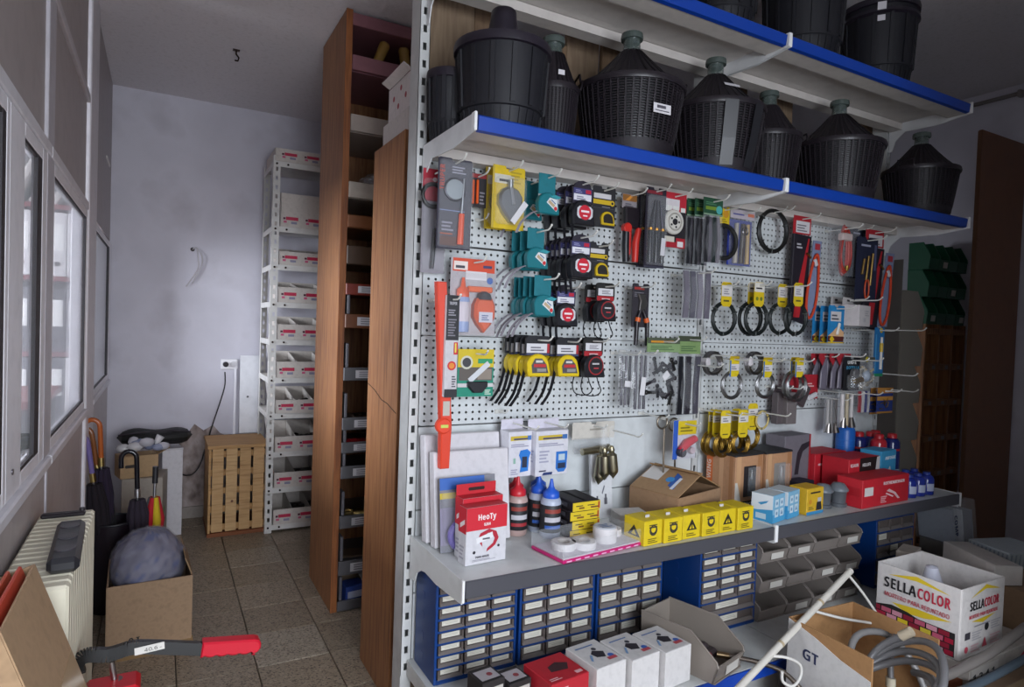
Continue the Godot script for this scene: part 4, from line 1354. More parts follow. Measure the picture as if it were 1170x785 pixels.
# a coil of wire tied into a flat ring, with its tag
func coil(label: String, cx, cy, rpx: float, z: float, hex, loops: int, wire: float, tag: Array, group := "", m := "plastic") -> Dictionary:
	var c := PZ(cx, cy, z)
	var r: float = PZ(cx, cy - rpx, z).y - c.y
	var t := thing("wire_coil", label, "wire coil", c - Vector3(0, r, 0), 0.0, group)
	var b := mb(hex)
	for k in loops:
		var a := TAU * k / loops
		var off := wire * (1.1 if m == "plastic" else 2.2) if loops > 1 else 0.0
		var pts := []
		for j in 30:
			var q := TAU * j / 30
			pts.append(Vector3(cos(q) * (r - wire * 2 + cos(a) * off), r + sin(q) * (r - wire * 2 + cos(a) * off), sin(a) * off + 0.001 * sin(q * 3 + k)))
		b.tube(pts, wire, 5, true)
	part(t, "coil", b, M[m])
	for q in [0.4, 2.5, 4.6]:
		var o := Vector3(cos(q), sin(q), 0)
		part(t, "tie", mb("#4d504e" if m == "plastic" else "#8d8d8d").at(Vector3(0, r, 0) + o * (r - wire * 2), Basis(Vector3.BACK, q)).box(Vector3.ZERO, Vector3(wire * 4.6, 0.004, wire * 4.6), 0.001), M["plastic"])
	if tag.size() > 0:
		var w: float = tag[0]
		var h: float = tag[1]
		var tg := mb(tag[2]).at(Vector3(0, 2 * r - 0.02, 0.008)).prism(PackedVector2Array([Vector2(-w / 2, 0.012), Vector2(-w / 2 + 0.01, 0), Vector2(w / 2 - 0.01, 0), Vector2(w / 2, 0.012), Vector2(w / 2, h - 0.008), Vector2(w / 2 - 0.008, h), Vector2(-w / 2 + 0.008, h), Vector2(-w / 2, h - 0.008)]), -0.001, 0.001)
		part(t, "tag", tg, M["card"], "yellow cardboard tag")
		ink_on(t, Transform3D(Basis(), Vector3(0, 2 * r - 0.02, 0.009)), w, h, tag[3])
	return {"t": t, "p": t.position, "r": r, "h": 2 * r + (tag[1] - 0.02 if tag.size() > 0 else 0.0), "z": z}

# tape measures -----------------------------------------------------
func tape_body(w: float, h: float) -> PackedVector2Array:
	# rounded back, flat base, nose at lower right
	var p := PackedVector2Array()
	p.append(Vector2(w * 0.5, 0.0)); p.append(Vector2(w * 0.52, h * 0.14))
	for k in 15:
		var a := lerpf(0.15, PI + 0.2, k / 14.0)
		p.append(Vector2(-w * 0.03 + cos(a) * w * 0.47, h * 0.5 + sin(a) * h * 0.5))
	p.append(Vector2(-w * 0.46, h * 0.1)); p.append(Vector2(-w * 0.4, 0.0))
	return p
func strap(t: Node3D, pts: Array, hex) -> void:
	part(t, "wrist_strap", mb(hex).band(bend(pts, 3), Vector3(0.6, 0, 0.8), 0.009, 0.0025), M["cloth"])
func teal_tape(label: String, p: Vector3, straps := 0) -> Node3D:
	var t := thing("tape_measure", label, "tape measure", p, 0.0, "teal tape measures on the pegboard")
	part(t, "case", mb("#17707a").at(Vector3.ZERO).prism(tape_body(0.084, 0.074), -0.012, 0.014, 0.004, true), M["plastic"])
	part(t, "hang_card", mb("#14707c").box(Vector3(-0.004, 0.104, 0), Vector3(0.068, 0.072, 0.004), 0.001), M["card"])
	var f := Transform3D(Basis(Vector3.BACK, -0.62), Vector3(0.008, 0.024, 0.0142))
	ink_on(t, f, 0.05, 0.036, [["g", [[-0.5, 0], [0.5, 0.0], [0.45, 0.35], [0.05, 1.0], [-0.5, 0.6]], "#d5dadb"], ["r", -0.42, 0.12, 0.15, 0.42, "#b8a17f"], ["c", 0.32, 0.2, 0.14, "#c5282f"], ["g", [[-0.5, 0.7], [0.1, 1.1], [0.2, 1.5], [-0.3, 1.2]], "#2f8f99"], ["r", -0.32, 0.5, 0.12, 0.6, "#3c5a86"]])
	part(t, "nose", mb("#8f9496").box(Vector3(0.043, 0.006, 0), Vector3(0.004, 0.012, 0.02), 0.001), M["metal"])
	if straps == 1:
		strap(t, [Vector3(-0.02, 0.012, -0.01), Vector3(-0.06, 0.0, 0), Vector3(-0.1, -0.035, 0.0), Vector3(-0.12, -0.075, 0.0)], "#8f8c94")
	elif straps == 2:
		strap(t, [Vector3(-0.02, 0.012, -0.01), Vector3(-0.05, 0.0, 0), Vector3(-0.065, -0.04, 0.0), Vector3(-0.07, -0.09, 0.0)], "#77747d")
	return t
func black_tape(label: String, p: Vector3) -> Node3D:
	var t := thing("tape_measure", label, "tape measure", p, 0.0, "black tape measures with a red badge")
	part(t, "case", mb("#1b1a1f").prism(tape_body(0.092, 0.084), -0.012, 0.016, 0.004, true), M["plastic"])
	var ap := PackedVector2Array([Vector2(-0.04, 0.072), Vector2(0.04, 0.072), Vector2(0.042, 0.125)])
	for k in 7:
		var a := PI * k / 6.0
		ap.append(Vector2(cos(a) * 0.036, 0.125 + sin(a) * 0.024))
	ap.append(Vector2(-0.042, 0.125))
	part(t, "hang_card", mb("#221f2b").prism(ap, -0.002, 0.002), M["card"])
	ink_on(t, Transform3D(Basis(), Vector3(0, 0.08, 0.0022)), 0.08, 0.05, [["r", -0.46, 0.02, 0.46, 0.86, "#3a3a6b"], ["r", -0.44, 0.06, 0.44, 0.48, "#d9d8de"], ["r", 0.15, 0.55, 0.42, 0.8, "#b3213a"], ["p", -0.36, 0.58, 0.0, 0.8, 2, "#8f8fb8"], ["p", -0.3, 0.14, 0.2, 0.4, 2, "#77758c"]])
	ink_on(t, Transform3D(Basis(), Vector3(0.002, 0.042, 0.0162)), 0.06, 0.06, [["c", 0.0, 0.0, 0.5, "#29282d"], ["g", [[-0.52, -0.2], [-0.38, -0.34], [0.38, -0.34], [0.52, -0.2], [0.52, 0.2], [0.38, 0.34], [-0.38, 0.34], [-0.52, 0.2]], "#c9c9cd"], ["c", 0, 0, 0.41, "#c41f33"], ["p", -0.26, 0.0, 0.34, 0.22, 1, "#f1dfe1"], ["p", -0.12, -0.22, 0.2, -0.08, 1, "#f1dfe1"]])
	strap(t, [Vector3(-0.03, 0.01, -0.008), Vector3(-0.035, -0.02, 0), Vector3(-0.03, -0.05, 0.0)], "#151417")
	return t
func yellow_tape(label: String, p: Vector3) -> Node3D:
	var t := thing("tape_measure", label, "tape measure", p, 0.0, "yellow tape measures with black wrist straps")
	part(t, "case", mb("#d9bb1c").prism(tape_body(0.078, 0.066), -0.012, 0.014, 0.004, true), M["plastic"])
	part(t, "hang_card", mb("#1b191d").prism(PackedVector2Array([Vector2(-0.042, 0.062), Vector2(0.042, 0.062), Vector2(0.042, 0.108), Vector2(0.034, 0.118), Vector2(-0.034, 0.118), Vector2(-0.042, 0.108)]), -0.003, 0.003), M["card"])
	ink_on(t, Transform3D(Basis(), Vector3(0, 0.062, 0.0032)), 0.084, 0.056, [["r", -0.46, 0.12, 0.46, 0.6, "#cfced2"], ["r", -0.46, 0.0, 0.46, 0.1, "#3d4260"], ["r", 0.36, 0.12, 0.46, 0.6, "#a7222c"], ["p", -0.3, 0.22, 0.3, 0.5, 2, "#6a6870"]])
	ink_on(t, Transform3D(Basis(), Vector3(0, 0, 0.0142)), 0.078, 0.066, [["g", [[-0.3, 0.16], [0.4, 0.16], [0.3, 0.55], [0.1, 0.8], [-0.2, 0.8], [-0.34, 0.5]], "#4c4a4d"], ["r", -0.24, 0.42, 0.28, 0.56, "#b52b2f"], ["r", -0.16, 0.62, 0.14, 0.72, "#c9c7c0"], ["r", -0.1, 0.22, 0.3, 0.36, "#8e8b88"]])
	strap(t, [Vector3(-0.03, 0.03, -0.014), Vector3(-0.045, -0.01, -0.004), Vector3(-0.06, -0.05, 0.0), Vector3(-0.085, -0.085, 0.0)], "#151417")
	return t
func red_tape(label: String, p: Vector3) -> Node3D:
	var t := thing("tape_measure", label, "tape measure", p, 0.0, "black tape measures with red rings")
	part(t, "case", mb("#1c1a1d").prism(tape_body(0.088, 0.082), -0.012, 0.018, 0.004, true), M["plastic"])
	part(t, "hang_card", mb("#1b191c").prism(rrect(0.086, 0.07, 0.014, 0, 0.108), -0.003, 0.003), M["card"])
	ink_on(t, Transform3D(Basis(), Vector3(0, 0.075, 0.0032)), 0.084, 0.06, [["r", -0.46, 0.02, 0.46, 0.3, "#a51f29"], ["r", -0.4, 0.34, 0.42, 0.78, "#cfced2"], ["p", -0.2, 0.44, 0.34, 0.7, 3, "#6d6b73"], ["p", -0.2, 0.1, 0.3, 0.24, 1, "#e2b9bb"]])
	ink_on(t, Transform3D(Basis(), Vector3(0.004, 0.042, 0.0182)), 0.07, 0.07, [["c", 0, 0, 0.48, "#8d1d26"], ["c", 0, 0, 0.41, "#1e1c1f"], ["p", -0.24, 0.06, 0.24, 0.22, 1, "#b9b5b8"], ["p", -0.14, -0.16, 0.2, -0.02, 1, "#a8343b"]])
	part(t, "wrist_strap", mb("#141316").tube(bend([Vector3(-0.03, 0.01, -0.01), Vector3(-0.045, -0.03, 0), Vector3(-0.03, -0.06, 0), Vector3(0.015, -0.066, 0.004), Vector3(0.04, -0.05, 0.004), Vector3(0.03, -0.02, 0.0), Vector3(0.025, 0.01, -0.008)]), 0.0022, 5), M["cloth"])
	return t
func row(kind: String, label: String, px, py, z: float, n: int, dz: float, top: float, sc := 1.0) -> void:
	var p := PZ(px, py, z)
	var t: Node3D
	match kind:
		"teal": t = teal_tape(label, p, 1)
		"black": t = black_tape(label, p)
		"yellow": t = yellow_tape(label, p)
		"red": t = red_tape(label, p)
	for k in range(1, n):
		copy(t, p + Vector3(0.002 * sin(k * 2.0), -0.003 * (k % 2), -dz * k), 0.05 * sin(k * 3.0))
	t.scale = Vector3.ONE * sc
	for o in get_children():
		if o.get_meta("label", "") == label:
			o.scale = Vector3.ONE * sc
	hook(p.x, p.y + top * sc - 0.012, z + 0.07)

func hanging_left() -> void:
	var a := card("tool_blister", "narrow red-topped clear blister with a black ring beside the gondola upright", "packaged tool", [480, 193, 507, 312], 0.035, "#8f8b93", [["r", -0.5, 0.70, 0.5, 1.0, "#a32034"], ["c", 0.0, 0.9, 0.09, "#d9c3c8"], ["p", -0.3, 0.62, 0.3, 0.68, 2, "#6c6972"], ["r", -0.5, 0.69, 0.5, 0.7, "#7d2030"]])
	var q := lp(a, 494, 224)
	part(a["t"], "ring", mb("#1b191c").at(q + Vector3(0, 0, 0.008)).tube(ringpts(0.032, 24), 0.006, 8, true), M["plastic"])
	part(a["t"], "pen", mb("#252227").cyl(lp(a, 492, 307) + Vector3(0, 0, 0.008), lp(a, 496, 262) + Vector3(0, 0, 0.008), 0.006, 0.007), M["plastic"])
	blister(a, -0.48, 0.02, 0.48, 0.9, 0.018)
	a = card("inspection_mirror", "dark blister card with a round inspection mirror and an orange handle", "packaged tool", [498, 181, 537, 285], 0.11, "#2c2a38", [["p", -0.1, 0.84, 0.36, 0.93, 3, "#9a98a6"], ["r", -0.42, 0.42, 0.3, 0.43, "#7b86ad"], ["p", -0.36, 0.2, 0.02, 0.32, 3, "#8d8a98"], ["r", -0.4, 0.04, 0.1, 0.14, "#5b3a30"], ["p", -0.4, 0.16, 0.0, 0.19, 1, "#a5553a"]])
	lettering(a["t"], "TRUPER", Vector3(-a["w"] * 0.38, a["h"] * 0.78, 0.002), 0.014, "#b5402c", 0.07, Basis(Vector3.BACK, PI / 2))
	q = lp(a, 519, 217)
	part(a["t"], "mirror", mb("#b9c2c6").at(q).prism(circle(0.029, 24), 0.003, 0.009, 0.002, true), M["metal"], "round mirror glass")
	part(a["t"], "mirror_rim", mb("#55535a").at(q + Vector3(0, 0, 0.006)).tube(ringpts(0.03, 24), 0.003, 6, true), M["metal"])
	part(a["t"], "arm", mb("#b7bbc0").cyl(lp(a, 529, 205) + Vector3(0, 0, 0.008), lp(a, 526, 245) + Vector3(0, 0, 0.008), 0.003), M["metal"])
	part(a["t"], "handle", mb("#d7502a").cyl(lp(a, 526, 245) + Vector3(0, 0, 0.009), lp(a, 524, 280) + Vector3(0, 0, 0.009), 0.008, 0.009), M["plastic"], "orange plastic handle")
	blister(a, -0.49, 0.01, 0.49, 0.97, 0.02)
	a = card("pocket_level_card", "small black card with an orange pocket level beside the inspection mirror", "packaged tool", [536, 197, 555, 237], 0.05, "#242026", [["r", -0.5, 0.84, 0.5, 0.96, "#8e2a2c"], ["p", 0.1, 0.1, 0.42, 0.5, 4, "#7a767e"]])
	for e in [[538, 541], [542.5, 546]]:
		var q0 := lp(a, e[0], 233)
		var q1 := lp(a, e[1], 206)
		part(a["t"], "level", mb("#dd5a26").box(Vector3((q0.x + q1.x) / 2, (q0.y + q1.y) / 2, 0.006), Vector3(q1.x - q0.x, q1.y - q0.y, 0.01), 0.002), M["plastic"], "orange pocket level")
	for dd in [[[553, 192, 590, 263], 0.04], [[561, 190, 598, 262], 0.10]]:
		a = card("chalk_reel_card", "yellow card with a silver chalk line reel", "packaged tool", dd[0], dd[1], "#d3b41c", [["r", -0.5, 0.72, 0.16, 0.86, "#c9c4b4"], ["p", -0.3, 0.75, 0.1, 0.83, 1, "#2f2c2c"], ["r", -0.5, 0.0, -0.44, 1.0, "#b9a03a"], ["p", 0.05, 0.74, 0.4, 0.95, 4, "#a8901e"]], "yellow chalk reel cards", dd[1] > 0.05)
		var tw: float = a["w"]
		var th: float = a["h"]
		var pl := PackedVector2Array()
		for e in [[0, 0.1], [0.22, 0.24], [0.36, 0.38], [0.36, 0.52], [0.24, 0.62], [0.1, 0.66], [-0.1, 0.66], [-0.24, 0.62], [-0.36, 0.52], [-0.36, 0.38], [-0.22, 0.24]]:
			pl.append(Vector2(e[0] * tw, e[1] * th))
		part(a["t"], "reel_case", mb("#a9adb0").prism(pl, 0.001, 0.022, 0.007, true), M["metal"], "silver metal reel case")
		part(a["t"], "crank", mb("#c9ccce").at(Vector3(0.004, 0.42 * th, 0.026), Basis(Vector3.BACK, 0.2)).box(Vector3(0, 0.016, 0), Vector3(0.01, 0.05, 0.004), 0.0015), M["metal"])
		part(a["t"], "neck_fitting", mb("#b4b8ba").cyl(Vector3(0, 0.64 * th, 0.012), Vector3(0, 0.78 * th, 0.012), 0.009, 0.007), M["metal"])
		part(a["t"], "sticker", mb("#d9d7da").at(Vector3(0.024, 0.26 * th, 0.026), Basis(Vector3.BACK, 0.95)).box(Vector3.ZERO, Vector3(0.075, 0.018, 0.001)), M["print"], "white price sticker")
		blister(a, -0.46, 0.06, 0.46, 0.82, 0.03)
	row("teal", "teal tape measure on the top row beside the yellow chalk reel cards", 625, 245, 0.15, 2, 0.1, 0.14, 0.84)
	row("black", "black tape measure with a red badge on the top row", 664, 258, 0.16, 4, 0.045, 0.149, 0.9)
	row("teal", "teal tape measure with trailing straps on the second row", 612, 307, 0.14, 3, 0.045, 0.14, 0.84)
	row("black", "black tape measure with a red badge on the second row", 662, 318, 0.18, 6, 0.029, 0.149, 0.88)
	row("teal", "teal tape measure with trailing straps on the third row", 620, 361, 0.16, 5, 0.031, 0.14, 0.84)
	row("black", "black tape measure with a red badge on the third row", 645, 373, 0.12, 3, 0.036, 0.149, 0.86)
	row("red", "black tape measure with a red ring on the third row", 690, 367, 0.13, 2, 0.06, 0.143, 0.84)
	row("yellow", "yellow tape measure nearest the black-strapped row end under the teal ones", 613, 430, 0.16, 5, 0.031, 0.118)
	row("yellow", "yellow tape measure hanging between its yellow row and the red-ringed tapes", 647, 430, 0.13, 3, 0.04, 0.118)
	row("red", "black tape measure with a red ring on the row of yellow tapes", 676, 431, 0.12, 2, 0.05, 0.143, 0.88)
	for dd in [[[676, 213, 702, 260], "black card printed with a yellow tape on the top row"], [[672, 277, 694, 318], "black card printed with a yellow tape on the second row"]]:
		a = card("tape_card", dd[1], "packaged tool", dd[0], 0.13, "#26242a", [["r", -0.46, 0.7, 0.3, 0.82, "#c9c6c9"], ["r", -0.48, 0.56, 0.4, 0.67, "#c9a81e"], ["c", 0.36, 0.61, 0.1, "#c9a81e"], ["c", 0.36, 0.61, 0.05, "#26242a"], ["r", -0.5, 0.46, 0.5, 0.47, "#4c4a50"], ["p", -0.1, 0.49, 0.3, 0.52, 1, "#8b898e"]])
		part(a["t"], "tape_case", mb("#c9a91f").at(Vector3(a["w"] * 0.14, a["h"] * 0.06, 0.001)).prism(tape_body(0.052, 0.042), 0, 0.008, 0.002, true), M["plastic"], "yellow rimmed tape case")
		part(a["t"], "tape_face", mb("#2b2925").at(Vector3(a["w"] * 0.14, a["h"] * 0.06 + 0.006, 0.0085)).prism(tape_body(0.038, 0.029), 0, 0.0015, 0.0, true), M["plastic"])
	# chalk line set
	a = card("chalk_line_set", "clear blister with an orange chalk reel and a bottle of blue powder", "packaged tool", [513, 295, 565, 383], 0.06, "#b3aeb2", [["r", -0.46, 0.82, 0.46, 0.99, "#cf4a2b"], ["r", -0.44, 0.84, -0.14, 0.95, "#e7d9d2"], ["p", -0.4, 0.86, -0.18, 0.93, 1, "#44424a"], ["p", 0.2, 0.88, 0.42, 0.95, 1, "#3f3d63"], ["r", -0.18, 0.72, 0.28, 0.83, "#d8d5d8"], ["c", 0.36, 0.72, 0.07, "#2c5aa8"]])
	part(a["t"], "pocket_level", mb("#e0622c").box(lp(a, 547, 331) + Vector3(0, 0, 0.008), Vector3(0.08, 0.017, 0.012), 0.003), M["plastic"], "small orange level")
	q = lp(a, 525, 379)
	part(a["t"], "powder_bottle", mb("#8f9fc6").at(q + Vector3(0, 0, 0.016)).lathe([Vector2(0, 0), Vector2(0.019, 0), Vector2(0.02, 0.004), Vector2(0.02, 0.095), Vector2(0.015, 0.104), Vector2(0, 0.104)], 18), M["plastic"], "bottle of blue powder")
	part(a["t"], "bottle_label", mb("#c9bfc6").at(q + Vector3(0, 0, 0.016)).lathe([Vector2(0.0204, 0.03), Vector2(0.0206, 0.031), Vector2(0.0206, 0.085), Vector2(0.0204, 0.086)], 18), M["print"])
	part(a["t"], "bottle_cap", mb("#d9562b").at(q + Vector3(0, 0.1, 0.016)).lathe([Vector2(0.018, 0), Vector2(0.018, 0.022), Vector2(0.008, 0.03), Vector2(0.004, 0.056), Vector2(0, 0.056)], 16), M["plastic"], "orange bottle cap")
	q = lp(a, 549, 380)
	var rp := PackedVector2Array([Vector2(0, 0), Vector2(0.02, 0.022), Vector2(0.034, 0.045), Vector2(0.034, 0.08), Vector2(0.024, 0.1), Vector2(-0.024, 0.1), Vector2(-0.034, 0.08), Vector2(-0.034, 0.045), Vector2(-0.02, 0.022)])
	part(a["t"], "reel_case", mb("#d3572b").at(q).prism(rp, 0.001, 0.03, 0.008, true), M["plastic"], "orange chalk reel")
	part(a["t"], "reel_top", mb("#3c3a3e").at(q + Vector3(0, 0.1, 0.015)).lathe([Vector2(0.024, -0.004), Vector2(0.02, 0.012), Vector2(0.008, 0.02), Vector2(0, 0.02)], 14), M["plastic"])
	ink_on(a["t"], Transform3D(Basis(), q + Vector3(0, 0.03, 0.031)), 0.044, 0.03, [["r", -0.5, 0, 0.5, 1, "#c9c6d2"], ["p", -0.3, 0.2, 0.3, 0.8, 3, "#4b5a8a"]])
	blister(a, -0.49, 0.01, 0.49, 0.8, 0.045)
	# folding angle level
	var lv := area([497, 322, 512, 535], 0.125)
	var t := thing("angle_level", "long orange-red folding level with a black and white sleeve", "level", lv["p"])
	lv["t"] = t
	var lh: float = lv["h"]
	var lw: float = lv["w"]
	var x0 := lp(lv, 498, 325)
	var x1 := lp(lv, 507, 535)
	var bar := PackedVector2Array([Vector2(x1.x - 0.014, 0), Vector2(x1.x + 0.012, 0), Vector2(x1.x + 0.016, 0.12), Vector2(x0.x + 0.028, lh), Vector2(x0.x, lh), Vector2(x1.x - 0.016, 0.12)])
	part(t, "bar", mb("#d6402a").prism(bar, -0.012, 0.012, 0.003), M["plastic"])
	q = lp(lv, 505, 486)
	part(t, "pivot", mb("#dd4429").at(q).prism(circle(0.022, 18), 0.0, 0.018, 0.004, true), M["plastic"])
	part(t, "vial", mb("#c9d36a").box(q + Vector3(0, 0, 0.019), Vector3(0.022, 0.009, 0.003), 0.001), M["gloss"], "green spirit vial")
	part(t, "folded_leg", mb("#b63423").box(q + Vector3(0.018, 0.09, 0), Vector3(0.008, 0.18, 0.018), 0.002), M["plastic"])
	part(t, "sticker", mb("#b9b3a8").box(q + Vector3(0.006, 0.048, 0.013), Vector3(0.02, 0.04, 0.001)), M["print"])
	var s0 := lp(lv, 503, 453)
	var s1 := lp(lv, 521, 338)
	var sw: float = s1.x - s0.x
	var sh: float = s1.y - s0.y
	part(t, "sleeve", mb("#c6c3c6").box(Vector3((s0.x + s1.x) / 2, (s0.y + s1.y) / 2, 0.012), Vector3(sw, sh, 0.028), 0.002), M["card"])
	ink_on(t, Transform3D(Basis(), Vector3((s0.x + s1.x) / 2, s0.y, 0.026)), sw, sh, [["r", -0.5, 0.56, 0.5, 1.0, "#1f1d22"], ["r", -0.5, 0.0, 0.5, 0.08, "#1f1d22"], ["p", -0.36, 0.6, 0.3, 0.78, 7, "#77747d"], ["p", -0.36, 0.8, 0.3, 0.87, 3, "#8f8c95"], ["c", 0.02, 0.31, 0.34, "#c52a30"], ["c", 0.02, 0.31, 0.22, "#d9852e"], ["p", 0.05, 0.1, 0.4, 0.22, 5, "#44424a"], ["r", 0.14, 0.42, 0.46, 0.54, "#c52a30"], ["r", 0.22, 0.44, 0.34, 0.53, "#d9d052"]])
	lettering(t, "TRUPER", Vector3((s0.x + s1.x) / 2, s0.y + sh * 0.92, 0.0265), 0.008, "#b9b6bd", sw * 0.6)
	hook((s0.x + s1.x) / 2 + lv["p"].x, lv["p"].y + s1.y - 0.012, 0.2)
	# yellow and green gadget cards
	for dd in [0.04, 0.085]:
		a = card("gadget_card", "yellow and green card with a small black gadget below the chalk line set", "packaged tool", [522 - (4 if dd < 0.05 else 0), 399, 563 - (4 if dd < 0.05 else 0), 453], dd, "#1f8a72", [["r", -0.5, 0.62, 0.5, 1.0, "#cdb51d"], ["r", -0.46, 0.34, 0.46, 0.62, "#5d5550"], ["r", 0.05, 0.36, 0.44, 0.58, "#8b7f74"], ["c", -0.26, 0.72, 0.17, "#c9c9b8"], ["c", -0.26, 0.72, 0.12, "#3b3b40"], ["r", 0.05, 0.7, 0.46, 0.8, "#2a9160"], ["r", -0.5, 0.2, 0.5, 0.28, "#c9c5c6"], ["p", 0.26, 0.04, 0.46, 0.16, 3, "#c9d8c9"]], "yellow and green gadget cards", dd > 0.05)
		part(a["t"], "gadget", mb("#1f1e22").prism(PackedVector2Array([Vector2(-0.028, 0.044), Vector2(0.034, 0.044), Vector2(0.034, 0.03), Vector2(0.018, 0.012), Vector2(-0.01, 0.012), Vector2(-0.028, 0.03)]), 0.001, 0.016, 0.003), M["plastic"], "small black plastic gadget")
		part(a["t"], "sticker", mb("#cdd0d4").at(Vector3(0.01, a["h"] * 0.52, 0.003), Basis(Vector3.BACK, 0.7)).box(Vector3.ZERO, Vector3(0.08, 0.016, 0.001)), M["print"], "white price sticker")
	# crimping pliers with red and black grips
	var pz := area([709, 219, 727, 302], 0.06)
	t = thing("crimping_pliers", "black crimping pliers with red grips under a small orange card", "pliers", pz["p"])
	pz["t"] = t
	var ph: float = pz["h"]
	part(t, "hang_card", mb("#8c8589").box(Vector3(-0.006, ph * 0.87, 0), Vector3(0.062, ph * 0.2, 0.003), 0.0008), M["card"])
	ink_on(t, Transform3D(Basis(), Vector3(-0.006, ph * 0.77, 0.0016)), 0.062, ph * 0.2, [["r", -0.48, 0.5, 0.48, 0.95, "#8a5a2a"], ["g", [[-0.3, 0.55], [0.1, 0.95], [0.3, 0.95], [-0.05, 0.55]], "#d08a35"], ["p", -0.3, 0.12, 0.3, 0.4, 2, "#55525a"]])
	part(t, "jaw", mb("#1e1c20").prism(PackedVector2Array([Vector2(-0.028, ph * 0.5), Vector2(0.022, ph * 0.5), Vector2(0.028, ph * 0.68), Vector2(0.022, ph * 0.78), Vector2(-0.032, ph * 0.78), Vector2(-0.03, ph * 0.62)]), 0.002, 0.018, 0.004), M["plastic"])
	part(t, "pivot", mb("#c92c22").at(Vector3(-0.022, ph * 0.49, 0)).prism(circle(0.017, 14), 0.002, 0.022, 0.004, true), M["plastic"])
	part(t, "handle", mb("#1c1a1e").tube([Vector3(-0.024, ph * 0.48, 0.01), Vector3(-0.024, ph * 0.25, 0.01), Vector3(-0.02, 0.006, 0.01)], [0.012, 0.013, 0.011], 9), M["plastic"])
	part(t, "grip", mb("#bb2a22").tube([Vector3(-0.012, ph * 0.46, 0.012), Vector3(-0.013, ph * 0.25, 0.012), Vector3(-0.01, 0.03, 0.012)], [0.008, 0.009, 0.006], 9), M["plastic"], "red grip")
	part(t, "grip", mb("#c22d24").tube([Vector3(0.03, ph * 0.5, 0.01), Vector3(0.018, ph * 0.3, 0.01), Vector3(0.018, 0.008, 0.01)], [0.01, 0.013, 0.011], 9), M["plastic"], "red grip")
	hang(pz)
	# long dark blisters with three slim tools
	for dd in [[[727, 214, 750, 306], 0.05], [[735, 214, 758, 306], 0.11]]:
		a = card("precision_tool_blister", "long dark blister of three slim black tools with brass collars", "packaged tool", dd[0], dd[1], "#22202c", [["r", -0.46, 0.92, 0.3, 0.96, "#7c2430"], ["r", -0.5, 0.0, 0.5, 0.02, "#3a3848"]], "long dark blisters of slim tools", dd[1] > 0.08)
		for k in 3:
			var x: float = (k - 1) * a["w"] * 0.3
			part(a["t"], "tool", mb("#141318").cyl(Vector3(x, a["h"] * 0.06, 0.008), Vector3(x, a["h"] * 0.46, 0.008), 0.0085, 0.0075), M["gloss"])
			part(a["t"], "collar", mb("#c08a2c").cyl(Vector3(x, a["h"] * 0.46, 0.008), Vector3(x, a["h"] * 0.49, 0.008), 0.009), M["metal"], "brass collar")
			part(a["t"], "tip", mb("#3c3a42").cyl(Vector3(x, a["h"] * 0.49, 0.008), Vector3(x * 0.4, a["h"] * 0.84, 0.008), 0.006, 0.002), M["metal"])
		part(a["t"], "sticker", mb("#c9c7cc").at(Vector3(0.02, a["h"] * 0.26, 0.02), Basis(Vector3.BACK, -0.06)).box(Vector3.ZERO, Vector3(0.018, 0.058, 0.001)), M["print"], "white price sticker")
		blister(a, -0.47, 0.03, 0.47, 0.9, 0.018)
	a = card("wire_reel_card", "red and black card with a round white reel of thin cord", "packaged tool", [756, 220, 782, 283], 0.10, "#231f24", [["r", -0.5, 0.66, 0.5, 1.0, "#b42433"]])
	ink_on(a["t"], Transform3D(Basis(), Vector3(0, 0, 0.0012)), a["w"], a["h"], [ ["r", -0.48, 0.7, 0.2, 0.88, "#cfc9cc"], ["r", -0.4, 0.66, -0.14, 0.76, "#d9d9d4"], ["r", -0.08, 0.66, 0.18, 0.76, "#d9d9d4"], ["r", 0.26, 0.66, 0.46, 0.74, "#d9d9d4"], ["r", -0.5, 0.0, 0.1, 0.1, "#a22431"], ["r", 0.1, 0.0, 0.5, 0.18, "#a8222f"], ["r", 0.16, 0.02, 0.42, 0.12, "#d9d4d4"], ["r", -0.46, 0.1, 0.02, 0.2, "#c9c3b6"]].slice(4))
	ink_on(a["t"], Transform3D(Basis(), Vector3(0, 0, 0.0012)), a["w"], a["h"], [["r", -0.48, 0.7, 0.2, 0.88, "#cfc9cc"], ["r", -0.4, 0.66, -0.14, 0.76, "#d9d9d4"], ["r", -0.08, 0.66, 0.18, 0.76, "#d9d9d4"], ["r", 0.26, 0.66, 0.46, 0.74, "#d9d9d4"]])
	q = lp(a, 768, 254)
	part(a["t"], "reel", mb("#cdcac2").at(q).prism(circle(0.042, 28), 0.002, 0.014, 0.004, true), M["plastic"], "white cord reel")
	part(a["t"], "reel_groove", mb("#a39f97").at(q + Vector3(0, 0, 0.0142)).tube(ringpts(0.028, 24), 0.003, 6, true), M["plastic"])
	part(a["t"], "reel_hub", mb("#2a282c").at(q).prism(circle(0.011, 14), 0.01, 0.0155), M["plastic"])
	for k in 5:
		part(a["t"], "reel_hole", mb("#242226").at(q + Vector3(cos(k * TAU / 5) * 0.018, sin(k * TAU / 5) * 0.018, 0)).prism(circle(0.004, 8), 0.01, 0.0148), M["plastic"])
